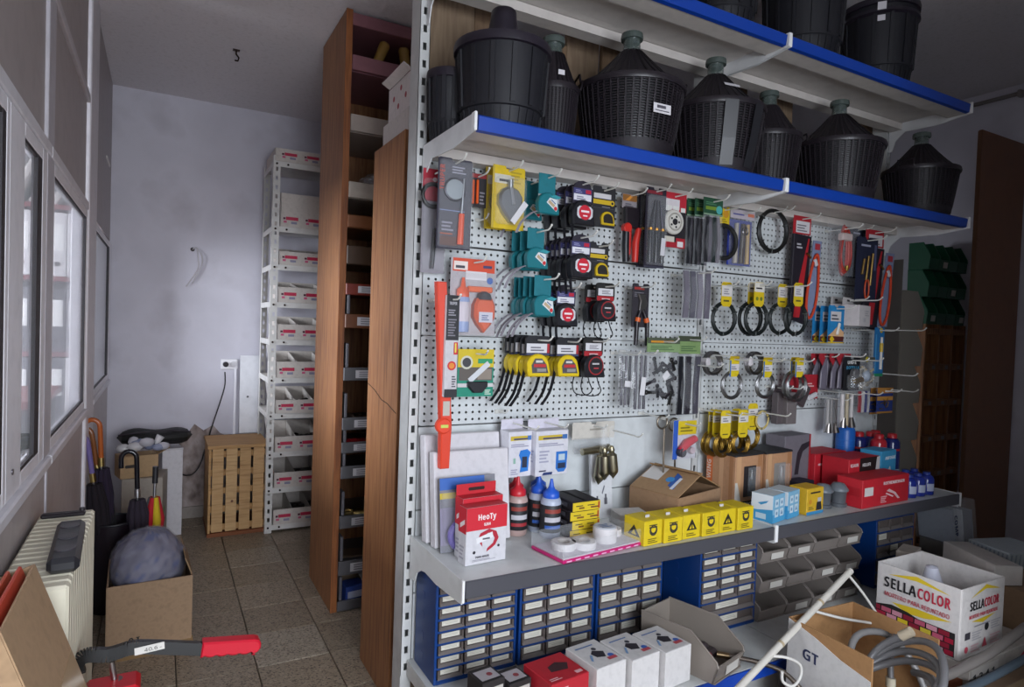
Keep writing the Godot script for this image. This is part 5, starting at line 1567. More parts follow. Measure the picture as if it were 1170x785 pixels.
	# green-headed bags
	for e in [[782, 227, 800, 304, 0.06], [791, 227, 808, 305, 0.09], [801, 226, 823, 302, 0.13]]:
		bag("cable_tie_bag", "clear bag of dark cable ties under a dark green header card", "bag", [e[0], e[1], e[2], e[3]], e[4], "#1e4a33", 0.26, [["r", -0.4, 0.3, 0.3, 0.5, "#6f8a2c"], ["r", -0.5, 0.0, 0.5, 0.08, "#7f9a7f"], ["c", 0.3, 0.35, 0.16, "#4aa3a0"], ["p", -0.4, 0.6, 0.2, 0.8, 2, "#4a7a55"]], "strips", ["#2a282e", "#57545c", "#1f2a2a", "#77747b"], "green-headed bags of cable ties", e[4] > 0.12)
	a = card("ring_tag", "yellow tag with a black rubber ring hanging below it", "packaged part", [822, 236, 833, 258], 0.08, "#d6b71c", [["c", 0.1, 0.62, 0.3, "#c78e2a"], ["p", -0.36, 0.2, 0.3, 0.4, 2, "#8c7a1c"]])
	part(a["t"], "rubber_ring", mb("#17171a").tube(ringpts(0.064, 28, 0.0, -0.058, 0.06), 0.008, 8, true), M["rubber"], "black rubber ring")
	part(a["t"], "film_sleeve", mb("#c9ccd0").at(Vector3(-0.03, -0.095, 0), Basis(Vector3.BACK, -0.5)).box(Vector3.ZERO, Vector3(0.05, 0.024, 0.018), 0.004), M["clear"])
	a = bag("key_ring_bag", "blue-backed clear bag of small metal tools beside the black cable coil", "bag", [832, 240, 860, 304], 0.06, "#b9b0b8", 0.16, [["p", -0.4, 0.4, 0.1, 0.7, 1, "#4b4a8a"], ["r", 0.2, 0.35, 0.46, 0.7, "#c8765a"]], "rods", ["#a9a39a", "#5b5652", "#b39a74"])
	part(a["t"], "backing_card", mb("#2c3c96").box(Vector3(0, a["h"] * 0.42, -0.011), Vector3(a["w"] * 0.96, a["h"] * 0.82, 0.002)), M["card"], "blue backing card")
	part(a["t"], "key_ring", mb("#c9c9cc").at(Vector3(0.01, a["h"] * 0.62, 0.008)).tube(ringpts(0.014, 14), 0.002, 5, true), M["metal"])
	# slip-joint pliers on a card
	a = card("pliers_card", "dark card with adjustable pliers above the grey bags", "pliers", [721, 324, 740, 374], 0.07, "#2c2a30", [["r", -0.4, 0.86, 0.2, 0.92, "#99312c"], ["p", -0.4, 0.7, 0.3, 0.82, 3, "#6d6a72"]])
	part(a["t"], "jaw", mb("#8d8a88").prism(PackedVector2Array([Vector2(-0.012, 0.05), Vector2(0.014, 0.05), Vector2(0.024, 0.085), Vector2(0.012, 0.112), Vector2(-0.018, 0.112), Vector2(-0.008, 0.09)]), 0.002, 0.012, 0.003), M["metal"])
	for s in [-1, 1]:
		part(a["t"], "handle", mb("#1d1b1e").tube([Vector3(s * 0.004, 0.06, 0.008), Vector3(s * 0.022 + 0.004, 0.02, 0.008), Vector3(s * 0.024 + 0.004, -0.06, 0.008)], [0.006, 0.008, 0.007], 8), M["plastic"])
		part(a["t"], "grip_band", mb("#d9622c").cyl(Vector3(s * 0.0165 + 0.003, 0.032, 0.008), Vector3(s * 0.021 + 0.004, 0.018, 0.008), 0.0092), M["plastic"], "orange band")
	# grey and black bags on the third and fourth rows
	bag("trim_strip_bag", "clear bag of long grey plastic strips beside the black wire coils", "bag", [778, 308, 812, 366], 0.12, "#8a8790", 0.0, [], "strips", ["#6e6a74", "#585560", "#7d7983", "#625e69"])
	for e in [[705, 400, 722, 466, 0.07, "clear bag of dark rods beside the red-ringed tapes"], [720, 399, 740, 471, 0.1, "clear bag of dark rods with a white sticker beside the fastener bag"]]:
		a = bag("rod_bag", e[5], "bag", [e[0], e[1], e[2], e[3]], e[4], "#77747b", 0.0, [], "rods", ["#4a4850", "#605d66", "#3c3a42"])
		part(a["t"], "sticker", mb("#d5d3d6").at(Vector3(0.0, a["h"] * 0.42, 0.015), Basis(Vector3.BACK, -0.1)).box(Vector3.ZERO, Vector3(0.03 if e[0] == 705 else 0.02, 0.02 if e[0] == 705 else 0.06, 0.001)), M["print"], "white price sticker")
	a = bag("fastener_bag", "clear bag of black plastic fasteners under a pale green header", "bag", [737, 386, 774, 460], 0.11, "#7f9a6a", 0.22, [["r", -0.5, 0.6, 0.5, 1.0, "#4a5240"], ["r", -0.4, 0.66, 0.3, 0.8, "#c98a2a"], ["p", -0.4, 0.15, 0.4, 0.5, 3, "#4d6a44"]], "bits", ["#17161a", "#242228", "#1d1c20"])
	part(a["t"], "sticker", mb("#d5d3d6").at(Vector3(0.004, a["h"] * 0.42, 0.014), Basis(Vector3.BACK, 0.7)).box(Vector3.ZERO, Vector3(0.03, 0.02, 0.001)), M["print"])
	bag("strap_bag", "clear bag of long black straps under a turned green header", "bag", [772, 384, 797, 476], 0.06, "#7b965f", 0.22, [["r", -0.5, 0.7, 0.5, 1.0, "#3f4636"], ["p", -0.4, 0.15, 0.4, 0.5, 3, "#4d6a44"]], "strips", ["#1a191d", "#2b2930", "#4b4952"])
	# meters, plumb bobs and long hooks on the plain panel
	var s := Vector3(0, 0, 0)
	for e in [[[580, 493, 607, 545], 0.1, "small white hanging box with a blue wall scanner", 0], [[611, 492, 649, 543], 0.12, "wide white hanging box with a blue moisture meter", 1]]:
		var ar := area(e[0], e[1])
		t = thing("meter_box", e[2], "box", ar["p"], 0.06)
		s = Vector3(ar["w"], ar["h"], 0.055)
		part(t, "body", mb("#d2d1d8").box(Vector3(0, s.y / 2, -s.z / 2), s, 0.0015), M["card"])
		part(t, "hang_tab", mb("#d4d0dc").box(Vector3(0, s.y + 0.014, -s.z + 0.004), Vector3(s.x * 0.96, 0.032, 0.002)), M["card"])
		var it := [["r", -0.44, 0.8, 0.46, 0.9, "#c4ab3a"], ["p", -0.3, 0.815, 0.4, 0.885, 1, "#3a3f66"], ["r", 0.3, 0.8, 0.46, 0.9, "#3d6aa8"], ["p", -0.42, 0.66, 0.44, 0.74, 2, "#8a8aa0"]]
		if e[3] == 0:
			it.append_array([["g", [[0.0, 0.1], [0.36, 0.12], [0.38, 0.4], [0.46, 0.52], [0.3, 0.6], [0.0, 0.58], [-0.06, 0.48], [0.04, 0.34]], "#2273c4"], ["g", [[0.08, 0.2], [0.3, 0.2], [0.3, 0.44], [0.08, 0.44]], "#2e3140"], ["r", -0.3, 0.3, -0.2, 0.42, "#8ab0a0"], ["p", -0.4, 0.06, -0.05, 0.2, 3, "#9a9ab0"]])
		else:
			it.append_array([["g", [[0.12, 0.14], [0.2, 0.06], [0.38, 0.06], [0.46, 0.14], [0.48, 0.52], [0.12, 0.52]], "#2c6fbe"], ["r", 0.2, 0.32, 0.4, 0.46, "#b5c6d2"], ["r", 0.18, 0.14, 0.42, 0.26, "#23304a"], ["p", -0.4, 0.3, -0.08, 0.6, 4, "#a0a0b4"], ["p", -0.4, 0.1, -0.16, 0.16, 1, "#3a3850"], ["g", [[-0.3, 0.02], [0.0, 0.02], [0.02, 0.08], [-0.26, 0.08]], "#2a3a6a"]])
		ink_on(t, Transform3D(), s.x, s.y, it)
		ink_on(t, Transform3D(Basis(Vector3.UP, -PI / 2), Vector3(-s.x / 2, 0, -s.z / 2)), s.z, s.y, [["p", -0.3, 0.3, 0.3, 0.6, 4, "#a5a5b8"]])
		hook(ar["p"].x, ar["p"].y + s.y + 0.018, 0.19)
	plumb_bobs()
	for e in [[757, 475, 762, 552, 0.11], [770, 478, 777, 546, 0.07]]:
		var ta := PZ(e[0], e[1], e[4])
		var tb := PZ(e[0] + 5, e[3], e[4])
		t = thing("ring_hook", "long thin steel rod with a ring handle and a bent tip", "hook tool", Vector3(ta.x, tb.y, e[4]), 0.0, "ring-handled steel rods")
		var L: float = ta.y - tb.y
		part(t, "ring", mb("#8d8478").tube(ringpts(0.022, 20, 0.0, L - 0.022), 0.0035, 6, true), M["metal"])
		part(t, "rod", mb("#9c9184").tube([Vector3(0.01, L - 0.044, 0), Vector3(0.012, L * 0.4, 0), Vector3(0.014, 0.03, 0), Vector3(0.03, 0.004, 0), Vector3(0.045, 0.0, 0)], 0.0035, 6), M["metal"])
		hook(ta.x, ta.y - 0.006, e[4] + 0.02)
	a = card("wire_tool_card", "blue and yellow card with a red wire tool by the middle upright", "packaged tool", [768, 480, 794, 524], 0.13, "#c6c3cc", [["r", -0.5, 0.0, -0.3, 1.0, "#2c58b0"], ["r", -0.3, 0.62, 0.5, 0.98, "#cdb41e"], ["p", -0.2, 0.7, 0.4, 0.86, 2, "#7c6f1c"]])
	part(a["t"], "tool_body", mb("#c0283a").tube([Vector3(-0.03, 0.03, 0.012), Vector3(0.0, 0.055, 0.012), Vector3(0.04, 0.07, 0.012)], [0.012, 0.016, 0.012], 9), M["plastic"], "red plastic tool body")
	part(a["t"], "tool_wheel", mb("#3c3a42").at(Vector3(-0.024, 0.026, 0.012)).prism(circle(0.016, 14), -0.006, 0.012, 0.002), M["plastic"])
	part(a["t"], "tool_wheel", mb("#b9a6ad").at(Vector3(0.022, 0.03, 0.012)).prism(circle(0.012, 12), -0.006, 0.01, 0.002), M["plastic"])
	blister(a, -0.3, 0.05, 0.5, 0.66, 0.03)

func plumb_bobs() -> void:
	var a := card("plumb_line_pack", "pale hang card with a clear pack above the plumb bobs", "packaged part", [654, 482, 702, 501], 0.05, "#c9c4bb", [["p", -0.1, 0.5, 0.3, 0.7, 1, "#9a948a"]])
	part(a["t"], "pouch", mb().box(Vector3(-0.01, -0.02, 0.006), Vector3(a["w"] * 0.85, 0.05, 0.016), 0.006), M["film"], "clear pouch")
	part(a["t"], "spare_bob", mb("#a29b84").cyl(Vector3(-0.05, -0.04, 0.008), Vector3(0.06, -0.032, 0.008), 0.012, 0.013, 10), M["metal"])
	for e in [[685, 513, 554, 0.1, -0.1], [692, 513, 549, 0.12, 0.05], [702, 511, 547, 0.14, 0.12]]:
		var top := PZ(e[0], e[1], e[3])
		var bot := PZ(e[0], e[2], e[3])
		var h := top.y - bot.y
		var t := thing("plumb_bob", "dull brass plumb bob hanging in a clear sleeve", "plumb bob", Vector3(top.x, bot.y, e[3]), 0.0, "brass plumb bobs")
		part(t, "body", mb("#9b957f").at(Vector3.ZERO, Basis(Vector3.BACK, e[4])).lathe([Vector2(0, 0), Vector2(0.017, 0.022), Vector2(0.0185, 0.03), Vector2(0.0165, h * 0.78), Vector2(0.013, h * 0.8), Vector2(0.008, h * 0.86), Vector2(0.011, h * 0.93), Vector2(0.008, h), Vector2(0, h)], 14), M["metal"])
		part(t, "cap", mb("#c3b892").at(Vector3(-sin(e[4]) * h, cos(e[4]) * h, 0)).ball(Vector3.ZERO, Vector3(0.009, 0.008, 0.009), 8), M["metal"])
		part(t, "sleeve", mb().box(Vector3(-sin(e[4]) * h, h + 0.035, 0), Vector3(0.018, 0.07, 0.006), 0.002), M["clear"])
	var sc := PZ(689, 600, 0.04)
	hook(PZ(690, 489, 0.0).x, PZ(690, 489, 0.0).y, 0.2)

func hanging_right() -> void:
	var c := coil("bare black cable coil without a tag under the demijohn shelf", 883, 264, 26, 0.06, "#17171a", 7, 0.0042, [])
	hook(c["p"].x, c["p"].y + c["r"] * 2 - 0.016, 0.12)
	hook(PZ(903, 240, 0.12).x, PZ(903, 240, 0.12).y, 0.14)
	# pruning packs: red header, black sleeve with a red stripe, pale strip and an orange cord
	for e in [[906, 247, 0.06, "red-headed pack with a looped orange cord beside the black cable coil", 0.0], [989, 263, 0.09, "red-headed pack with a looped orange cord at the dark end of the pegboard", 0.0]]:
		var hd := area([e[0], e[1], e[0] + 20, e[1] + 21], e[2])
		var h := 0.43
		var t := thing("cord_pack", e[3], "packaged tool", Vector3(hd["p"].x, hd["p"].y + hd["h"] - h, e[2]))
		var w: float = hd["w"]
		part(t, "header_card", mb("#b3222f").box(Vector3(0, h - 0.036, 0), Vector3(w, 0.072, 0.003)), M["card"])
		ink_on(t, Transform3D(Basis(), Vector3(0, h - 0.072, 0.0016)), w, 0.072, [["r", -0.36, 0.08, 0.42, 0.72, "#d3cfd2"], ["p", -0.3, 0.16, 0.34, 0.6, 3, "#77747c"]])
		var sl := mb("#1f1c22")
		sl.prism(PackedVector2Array([Vector2(-w * 0.5, 0.02), Vector2(w * 0.35, 0.0), Vector2(w * 0.55, h - 0.076), Vector2(-w * 0.45, h - 0.072)]), -0.008, 0.004, 0.002)
		part(t, "sleeve", sl, M["card"])
		ink_on(t, Transform3D(Basis(), Vector3(0, 0, 0.0042)), w, h, [["g", [[-0.34, 0.06], [0.02, 0.06], [0.42, 0.8], [0.34, 0.8], [-0.1, 0.4]], "#b3242c"], ["p", -0.3, 0.7, 0.05, 0.76, 2, "#b9b6bd"]])
		part(t, "pale_strip", mb("#7f8aa8").prism(PackedVector2Array([Vector2(w * 0.3, 0.02), Vector2(w * 0.85, 0.02), Vector2(w * 1.1, h - 0.09), Vector2(w * 0.62, h - 0.09)]), 0.0045, 0.008), M["card"], "pale blue printed strip")
		ink_on(t, Transform3D(Basis(), Vector3(w * 0.86, h * 0.6, 0.0082)), w * 0.46, 0.09, [["r", -0.34, 0.5, 0.3, 0.78, "#a8333f"], ["p", -0.36, -0.3, 0.36, 0.4, 6, "#55608a"]])
		var lp1 := []
		for k in 22:
			var a := TAU * k / 22
			var yy: float = h * 0.36 + cos(a) * h * 0.30
			var xx: float = w * 0.62 + sin(a) * (0.022 + 0.016 * (1.0 - cos(a)) * 0.5) + (yy - h * 0.36) * 0.12
			lp1.append(Vector3(xx, yy, 0.014))
		part(t, "cord", mb("#c8442a").tube(lp1, 0.0058, 6, true), M["cloth"], "orange cord loop")
		part(t, "cord_toggle", mb("#c9c6cc").at(Vector3(w * 0.66, h * 0.58, 0.018), Basis(Vector3.BACK, 0.5)).box(Vector3.ZERO, Vector3(0.016, 0.03, 0.01), 0.003), M["plastic"])
		part(t, "cord_end", mb("#b89a5a").cyl(Vector3(w * 0.2, h * 0.66, 0.014), Vector3(w * 0.42, h * 0.62, 0.014), 0.004), M["metal"])
		hook(hd["p"].x, hd["p"].y + hd["h"] - 0.012, e[2] + 0.08)
	# red hose in a bag
	var b := bag("red_hose_bag", "clear bag holding a bundled red hose", "bag", [944, 258, 980, 315], 0.08, "#c9c9c9", 0.0, [], "none", ["#000000"])
	var bt: Node3D = b["t"]
	for k in 3:
		var pts := []
		for j in 20:
			var a := TAU * j / 20
			pts.append(Vector3(0.01 + sin(a) * (0.022 + k * 0.005) * (1.0 - 0.25 * cos(a)), b["h"] * 0.52 + cos(a) * b["h"] * (0.5 - 0.04 * k), (k - 1) * 0.007))
		part(bt, "hose", mb(["#b23a30", "#c2453a", "#a8342c"][k]).tube(pts, 0.0052, 6, true), M["plastic"], "red hose loop")
	part(bt, "wrap_label", mb("#cdb9b6").box(Vector3(0.004, b["h"] * 0.78, 0.004), Vector3(0.066, 0.03, 0.026), 0.004), M["card"])
	part(bt, "fitting", mb("#c2a052").cyl(Vector3(0.01, b["h"] * 0.1, 0.012), Vector3(0.012, b["h"] * 0.2, 0.012), 0.007), M["metal"])
	# navy cards with brass picks
	for e in [[[969, 259, 986, 318], 0.05, 0], [[976, 271, 1000, 345], 0.10, 1]]:
		var a := card("brass_pick_card", ["plain navy card half hidden behind the card of brass rods", "navy card with three brass rods and a red loop"][e[2]], "packaged tool", e[0], e[1], "#20243c", [["p", -0.3, 0.86, 0.2, 0.92, 1, "#a9acc0"], ["r", 0.34, 0.5, 0.44, 0.9, "#55597a"]])
		if e[2] == 1:
			for k in 3:
				var x: float = (-0.26 + 0.2 * k) * a["w"]
				part(a["t"], "rod", mb("#b8965a").cyl(Vector3(x, a["h"] * (0.42 - 0.16 * k * 0.5), 0.006), Vector3(x + 0.012, a["h"] * (0.66 + 0.05 * k), 0.006), 0.0055), M["metal"], "brass rod")
			part(a["t"], "loop", mb("#c04a2a").tube(ringpts(0.014, 16, 0.006, a["h"] * 0.2, 0.04), 0.004, 6, true), M["plastic"], "red loop")
	# black garden wire coils with yellow tags
	var g := "black garden wire coils with yellow tags"
	var yt := [["r", -0.5, 0.42, 0.5, 0.86, "#d0ccc9"], ["p", -0.3, 0.2, 0.3, 0.34, 1, "#5d5526"], ["r", -0.4, 0.88, 0.4, 0.96, "#b39a1c"], ["p", -0.3, 0.5, 0.3, 0.78, 3, "#8d8990"]]
	var wt := [["r", -0.5, 0.6, 0.5, 0.98, "#d5d1c6"], ["p", -0.34, 0.72, 0.34, 0.84, 1, "#2b2a2c"], ["c", -0.2, 0.32, 0.14, "#6d7a2a"], ["c", 0.2, 0.32, 0.14, "#6d7a2a"]]
	var first := {}
	for e in [[827, 364, 20, 0.10, 0], [857, 364, 20, 0.10, 1], [864, 364, 20, 0.14, 1], [891, 364, 19, 0.10, 2], [909, 364, 20, 0.16, 2]]:
		var lab: String = ["black garden wire coil with a yellow tag beside the bag of grey strips", "black garden wire coil with a white and yellow tag", "black garden wire coil with a yellow tag in front of the corded pack"][e[4]]
		var q := coil(lab, e[0], e[1], e[2], e[3], "#1b211d", 6, 0.0036, [0.052, 0.088, "#d6b81c", (wt if e[4] == 1 else yt)], g)
		if e[0] in [827, 864, 909]:
			hook(q["p"].x, q["p"].y + q["h"] - 0.012, e[3] + 0.05)
	# blue cards with an orange foot
	var bl := card("hook_card", "bright blue card with a yellow and black foot beside the white boxes", "packaged part", [945, 349, 963, 392], 0.14, "#1d7cb5", [["r", -0.36, 0.58, 0.3, 0.84, "#c9c4c4"], ["p", -0.3, 0.62, 0.2, 0.8, 2, "#4a4a52"], ["g", [[-0.5, 0.18], [0.5, 0.18], [0.5, 0.3], [0.1, 0.46], [-0.2, 0.3]], "#d2a77c"], ["r", -0.5, 0.04, 0.5, 0.18, "#57251e"], ["g", [[-0.4, 0.1], [-0.24, 0.2], [-0.08, 0.1], [-0.24, 0.0]], "#d8b41c"], ["r", -0.5, 0.0, 0.5, 0.03, "#d8b41c"]], "bright blue hook cards")
	part(bl["t"], "hook_piece", mb("#d9d3c9").at(Vector3(0.008, bl["h"] * 0.38, 0.006), Basis(Vector3.BACK, -0.3)).box(Vector3.ZERO, Vector3(0.014, 0.05, 0.008), 0.003), M["plastic"])
	stack_back(bl, 3, 0.035)
	# white hanging boxes
	for e in [[962, 348, 984, 372, 0.09, "flat white hanging box behind the cube box"], [975, 349, 1000, 373, 0.15, "white cube box hanging by a tab near the corded pack"]]:
		var ar := area([e[0], e[1], e[2], e[3]], e[4])
		var s := Vector3(ar["w"] * 0.9, ar["h"], 0.07)
		var t := thing("hanging_box", e[5], "box", ar["p"], 0.25)
		part(t, "body", mb("#cfc9c9").box(Vector3(0, s.y / 2, -s.z / 2), s, 0.0015), M["card"])
		part(t, "hang_tab", mb("#c9c4c2").box(Vector3(0, s.y + 0.016, -s.z + 0.003), Vector3(s.x * 0.9, 0.034, 0.002)), M["card"])
		part(t, "tab_hole", mb("#2c2a2e").at(Vector3(0, s.y + 0.02, -s.z + 0.0042)).prism(rrect(0.03, 0.008, 0.0039), 0, 0.0006), M["print"])
		ink_on(t, Transform3D(), s.x, s.y, [["p", 0.0, 0.5, 0.4, 0.8, 3, "#a9a4a8"], ["r", -0.1, 0.2, 0.1, 0.4, "#b9b4b8"]])
		hook(ar["p"].x, ar["p"].y + s.y + 0.02, e[4] + 0.06)
	var br := card("brush_card", "narrow blue card with a slim yellow and white brush at the pegboard edge", "packaged part", [997, 374, 1008, 430], 0.12, "#1f70ad", [["r", -0.5, 0.0, 0.5, 0.06, "#2a8a62"], ["c", 0.15, 0.94, 0.16, "#d6b82a"], ["r", -0.4, 0.1, -0.28, 0.86, "#4a97c9"]])
	part(br["t"], "brush", mb("#d9d4cc").cyl(Vector3(0.008, 0.03, 0.006), Vector3(0.008, br["h"] * 0.8, 0.006), 0.006, 0.005), M["plastic"])
	part(br["t"], "brush_band", mb("#d0aa2a").cyl(Vector3(0.008, br["h"] * 0.5, 0.006), Vector3(0.008, br["h"] * 0.68, 0.006), 0.0075), M["plastic"])
	# silver wire coils
	var sg := "silver wire coils with yellow tags"
	var st := [["r", -0.5, 0.3, 0.5, 0.62, "#d3cfd0"], ["p", -0.3, 0.36, 0.3, 0.56, 2, "#77757d"], ["r", -0.5, 0.86, 0.5, 1.0, "#b89c1a"], ["r", -0.5, 0.0, -0.36, 0.8, "#3a6fb0"]]
	for e in [[836, 440, 16, 0.10, "silver wire coil with a yellow tag above the brass coils"], [874, 440, 15, 0.12, "thick silver wire coil with a yellow tag in the middle of its row"], [910, 442, 17, 0.13, "silver wire coil with a yellow tag in front of a red card"], [905, 440, 16, 0.10, "silver wire coil with a yellow tag tucked behind another coil"]]:
		var q := coil(e[4], e[0], e[1], e[2], e[3], "#9a9a9b", 14 if e[0] == 874 else 9, 0.0022, [0.048, 0.075, "#d9c01e", st], sg, "metal")
		if e[0] != 905:
			hook(q["p"].x, q["p"].y + q["h"] - 0.012, e[3] + 0.07)
	for e in [[814, 415, 0.07, "small roll of thin silver wire beside the middle upright"], [862, 415, 0.09, "small roll of thin silver wire between the silver coils"]]:
		var c0 := PZ(e[0], e[1], e[2])
		var t := thing("wire_roll", e[3], "wire coil", c0 - Vector3(0, 0.045, 0))
		var wb := mb("#8f8e90")
		for k in 9:
			wb.tube(ringpts(0.036 + 0.003 * (k % 3), 20, (k / 3 - 1) * 0.008, 0.045), 0.0032, 5, true)
		part(t, "wire", wb, M["metal"])
		part(t, "band", mb("#c9c3c6").at(Vector3(-0.034, 0.05, 0), Basis(Vector3.BACK, 0.2)).box(Vector3.ZERO, Vector3(0.02, 0.03, 0.034), 0.004), M["plastic"])
		hook(c0.x, c0.y + 0.03, e[2] + 0.08)
	var rc := card("cutter_card", "red card with a dark gadget behind the silver coils", "packaged part", [897, 428, 934, 456], 0.06, "#a8262f", [["p", 0.1, 0.5, 0.4, 0.7, 2, "#d9b0b0"]], "", false)
	part(rc["t"], "gadget", mb("#4a4244").at(Vector3(-0.02, 0.0, 0.0), Basis(Vector3.BACK, -0.5)).box(Vector3(0, 0.02, 0.012), Vector3(0.05, 0.09, 0.02), 0.004), M["plastic"])
	part(rc["t"], "gadget", mb("#c9c6ca").at(Vector3(0.05, 0.012, 0.0), Basis(Vector3.BACK, 0.3)).box(Vector3(0, 0.0, 0.012), Vector3(0.06, 0.02, 0.014), 0.004), M["plastic"])
	for e in [[884, 448, 894, 484, 0.06, "dark flat box hanging under the silver coils"], [895, 448, 906, 484, 0.08, "grey-brown flat box hanging under the silver coils"]]:
		var ar := area([e[0], e[1], e[2], e[3]], e[4])
		var t := thing("hanging_box", e[5], "box", ar["p"])
		part(t, "body", mb("#5b5254" if e[0] == 884 else "#726a6a").box(Vector3(0, ar["h"] / 2, 0), Vector3(ar["w"], ar["h"], 0.03), 0.002), M["card"])
		part(t, "hang_tab", mb("#5a5154").box(Vector3(0, ar["h"] + 0.012, -0.01), Vector3(ar["w"] * 0.8, 0.026, 0.002)), M["card"])
		hook(ar["p"].x, ar["p"].y + ar["h"] + 0.016, e[4] + 0.05)
	# grey triangular brushes with red heads
	for k in 4:
		var x0: int = [926, 935, 947, 955][k]
		var a := area([x0, 404, x0 + 15, 446], [0.05, 0.08, 0.11, 0.13][k])
		var t := thing("trowel_pack", "grey pointed pack under a red header beside the black printed card", "packaged tool", a["p"], 0.0, "grey pointed packs with red headers")
		var h: float = a["h"]
		part(t, "header_card", mb("#a3232f").prism(PackedVector2Array([Vector2(-0.045, h), Vector2(0.045, h), Vector2(0.045, h - 0.02), Vector2(0.012, h - 0.06), Vector2(-0.012, h - 0.06), Vector2(-0.045, h - 0.02)]), -0.003, 0.0), M["card"], "red header card")
		part(t, "blade", mb("#6f6a76").prism(PackedVector2Array([Vector2(-0.04, 0.01), Vector2(0.04, 0.0), Vector2(0.036, h * 0.5), Vector2(0.0, h * 0.97), Vector2(-0.036, h * 0.5)]), 0.0, 0.006, 0.002), M["plastic"], "grey pointed blade")
		part(t, "blade_seam", mb("#8f8a96").cyl(Vector3(0, 0.02, 0.007), Vector3(0, h * 0.9, 0.007), 0.0018, -1, 5), M["plastic"])
		if k in [0, 3]:
			hook(a["p"].x, a["p"].y + h - 0.01, a["z"] + 0.08)
	var ub := card("bottle_card", "black card with white and blue lettering and a brass valve", "packaged part", [963, 408, 981, 446], 0.15, "#1b1b1f", [["t", -0.02, 0.84, 0.1, "URFE", "#d9d9d6", 0.55], ["t", 0.04, 0.68, 0.1, "BOTELLA", "#3a86a8", 0.8]])
	part(ub["t"], "valve_body", mb("#a98545").cyl(Vector3(0.01, 0.04, 0.012), Vector3(0.05, 0.045, 0.012), 0.014, 0.012), M["metal"], "brass valve")
	part(ub["t"], "valve_knob", mb("#5d5a5c").at(Vector3(-0.006, 0.07, 0.01)).prism(circle(0.02, 14), 0, 0.018, 0.003), M["plastic"])
	blister(ub, -0.4, 0.02, 0.5, 0.5, 0.035)
	var gb := bag("fitting_bag", "clear bag with a pale valve beside the black printed card", "bag", [979, 408, 998, 444], 0.13, "#55534a", 0.14, [["c", 0, 0.5, 0.1, "#b9a92c"]], "bits", ["#b9b4aa", "#8d877c", "#c2b08a"])
	part(gb["t"], "valve", mb("#a9b4c2").ball(Vector3(0, gb["h"] * 0.4, 0.004), Vector3(0.028, 0.026, 0.012), 10), M["plastic"])
	# hanging bulbs and small bags at the edge
	for e in [[[940, 452, 958, 494], 0.08, "clear bag with two chrome fittings above the blue canister", ["#a9a6a4", "#8d8a88"]], [[956, 446, 977, 488], 0.13, "crumpled clear bag of pale fittings above the blue canister", ["#cfcac8", "#b9a98a"]]]:
		var q := bag("spout_bag", e[2], "bag", e[0], e[1], "#bbb8bc", 0.0, [], "rods", e[3])
		for s in [-1, 1]:
			part(q["t"], "spout", mb("#8f8b88").lathe([Vector2(0, 0.0)], 3) if false else mb("#8f8b88").cyl(Vector3(s * q["w"] * 0.25, 0.0, 0.004), Vector3(s * q["w"] * 0.2, 0.04, 0.004), 0.016, 0.008, 10), M["metal"])
	bag("mixed_bag", "clear bag of red and white sachets beside the blue and gold sachets", "bag", [979, 446, 993, 472], 0.1, "#8a8590", 0.0, [], "strips", ["#a8343c", "#d2cfd0", "#4a4a86", "#c9c6c9"])
	for e in [[993, 443, 1006, 473, 0.09], [1001, 443, 1019, 472, 0.13]]:
		var a := card("gold_sachet", "blue and gold sachet of brass screws at the pegboard edge", "packaged part", [e[0], e[1], e[2], e[3]], e[4], "#26387c", [["r", -0.5, 0.78, 0.5, 1.0, "#b9813a"], ["r", -0.5, 0.5, 0.5, 0.66, "#c08b3e"], ["r", -0.5, 0.0, 0.5, 0.07, "#a8752f"]], "blue and gold sachets of screws")
		for k in 6:
			part(a["t"], "screw", mb("#b08f4a").at(Vector3(((k * 37) % 10 - 5) * 0.006, 0.02 + (k * 13 % 7) * 0.006, 0.004), Basis(Vector3.BACK, k * 1.1)).cyl(Vector3(-0.012, 0, 0), Vector3(0.012, 0, 0), 0.0025, 0.0016, 6), M["metal"])
	# brass wire coils with yellow tags
	var bt2 := [["r", -0.5, 0.55, 0.5, 0.8, "#d3cfcb"], ["p", -0.3, 0.6, 0.3, 0.76, 2, "#77757d"], ["p", -0.3, 0.12, 0.3, 0.2, 1, "#5d5526"]]
	for e in [[812, 506, 0.04], [817, 507, 0.07], [826, 508, 0.12], [838, 505, 0.07], [846, 507, 0.13], [857, 499, 0.1]]:
		var q := coil("brass wire coil with a yellow tag above the wooden-look boxes", e[0], e[1], 14, e[2], "#a8863f", 7, 0.0027, [0.05, 0.1, "#d9bd1e", bt2], "brass wire coils with yellow tags", "metal")
		if e[0] in [826, 846]:
			hook(q["p"].x, q["p"].y + q["h"] - 0.012, e[2] + 0.08)
	var lc := coil("thin yellow wire loop hanging loose beside the brass coils", 871, 480, 11, 0.12, "#c9b26a", 2, 0.002, [], "", "plastic")
	hook(lc["p"].x, lc["p"].y + lc["r"] * 2 - 0.008, 0.24)
	# empty hooks
	for e in [[1001, 258, 0.14], [985, 237, 0.2], [985, 425, 0.24], [1003, 377, 0.22], [1002, 443, 0.2], [783, 416, 0.18], [548, 252, 0.06], [570, 470, 0.05]]:
		var q := PZ(e[0], e[1], 0.0)
		hook(minf(q.x, 2.21), q.y, e[2])

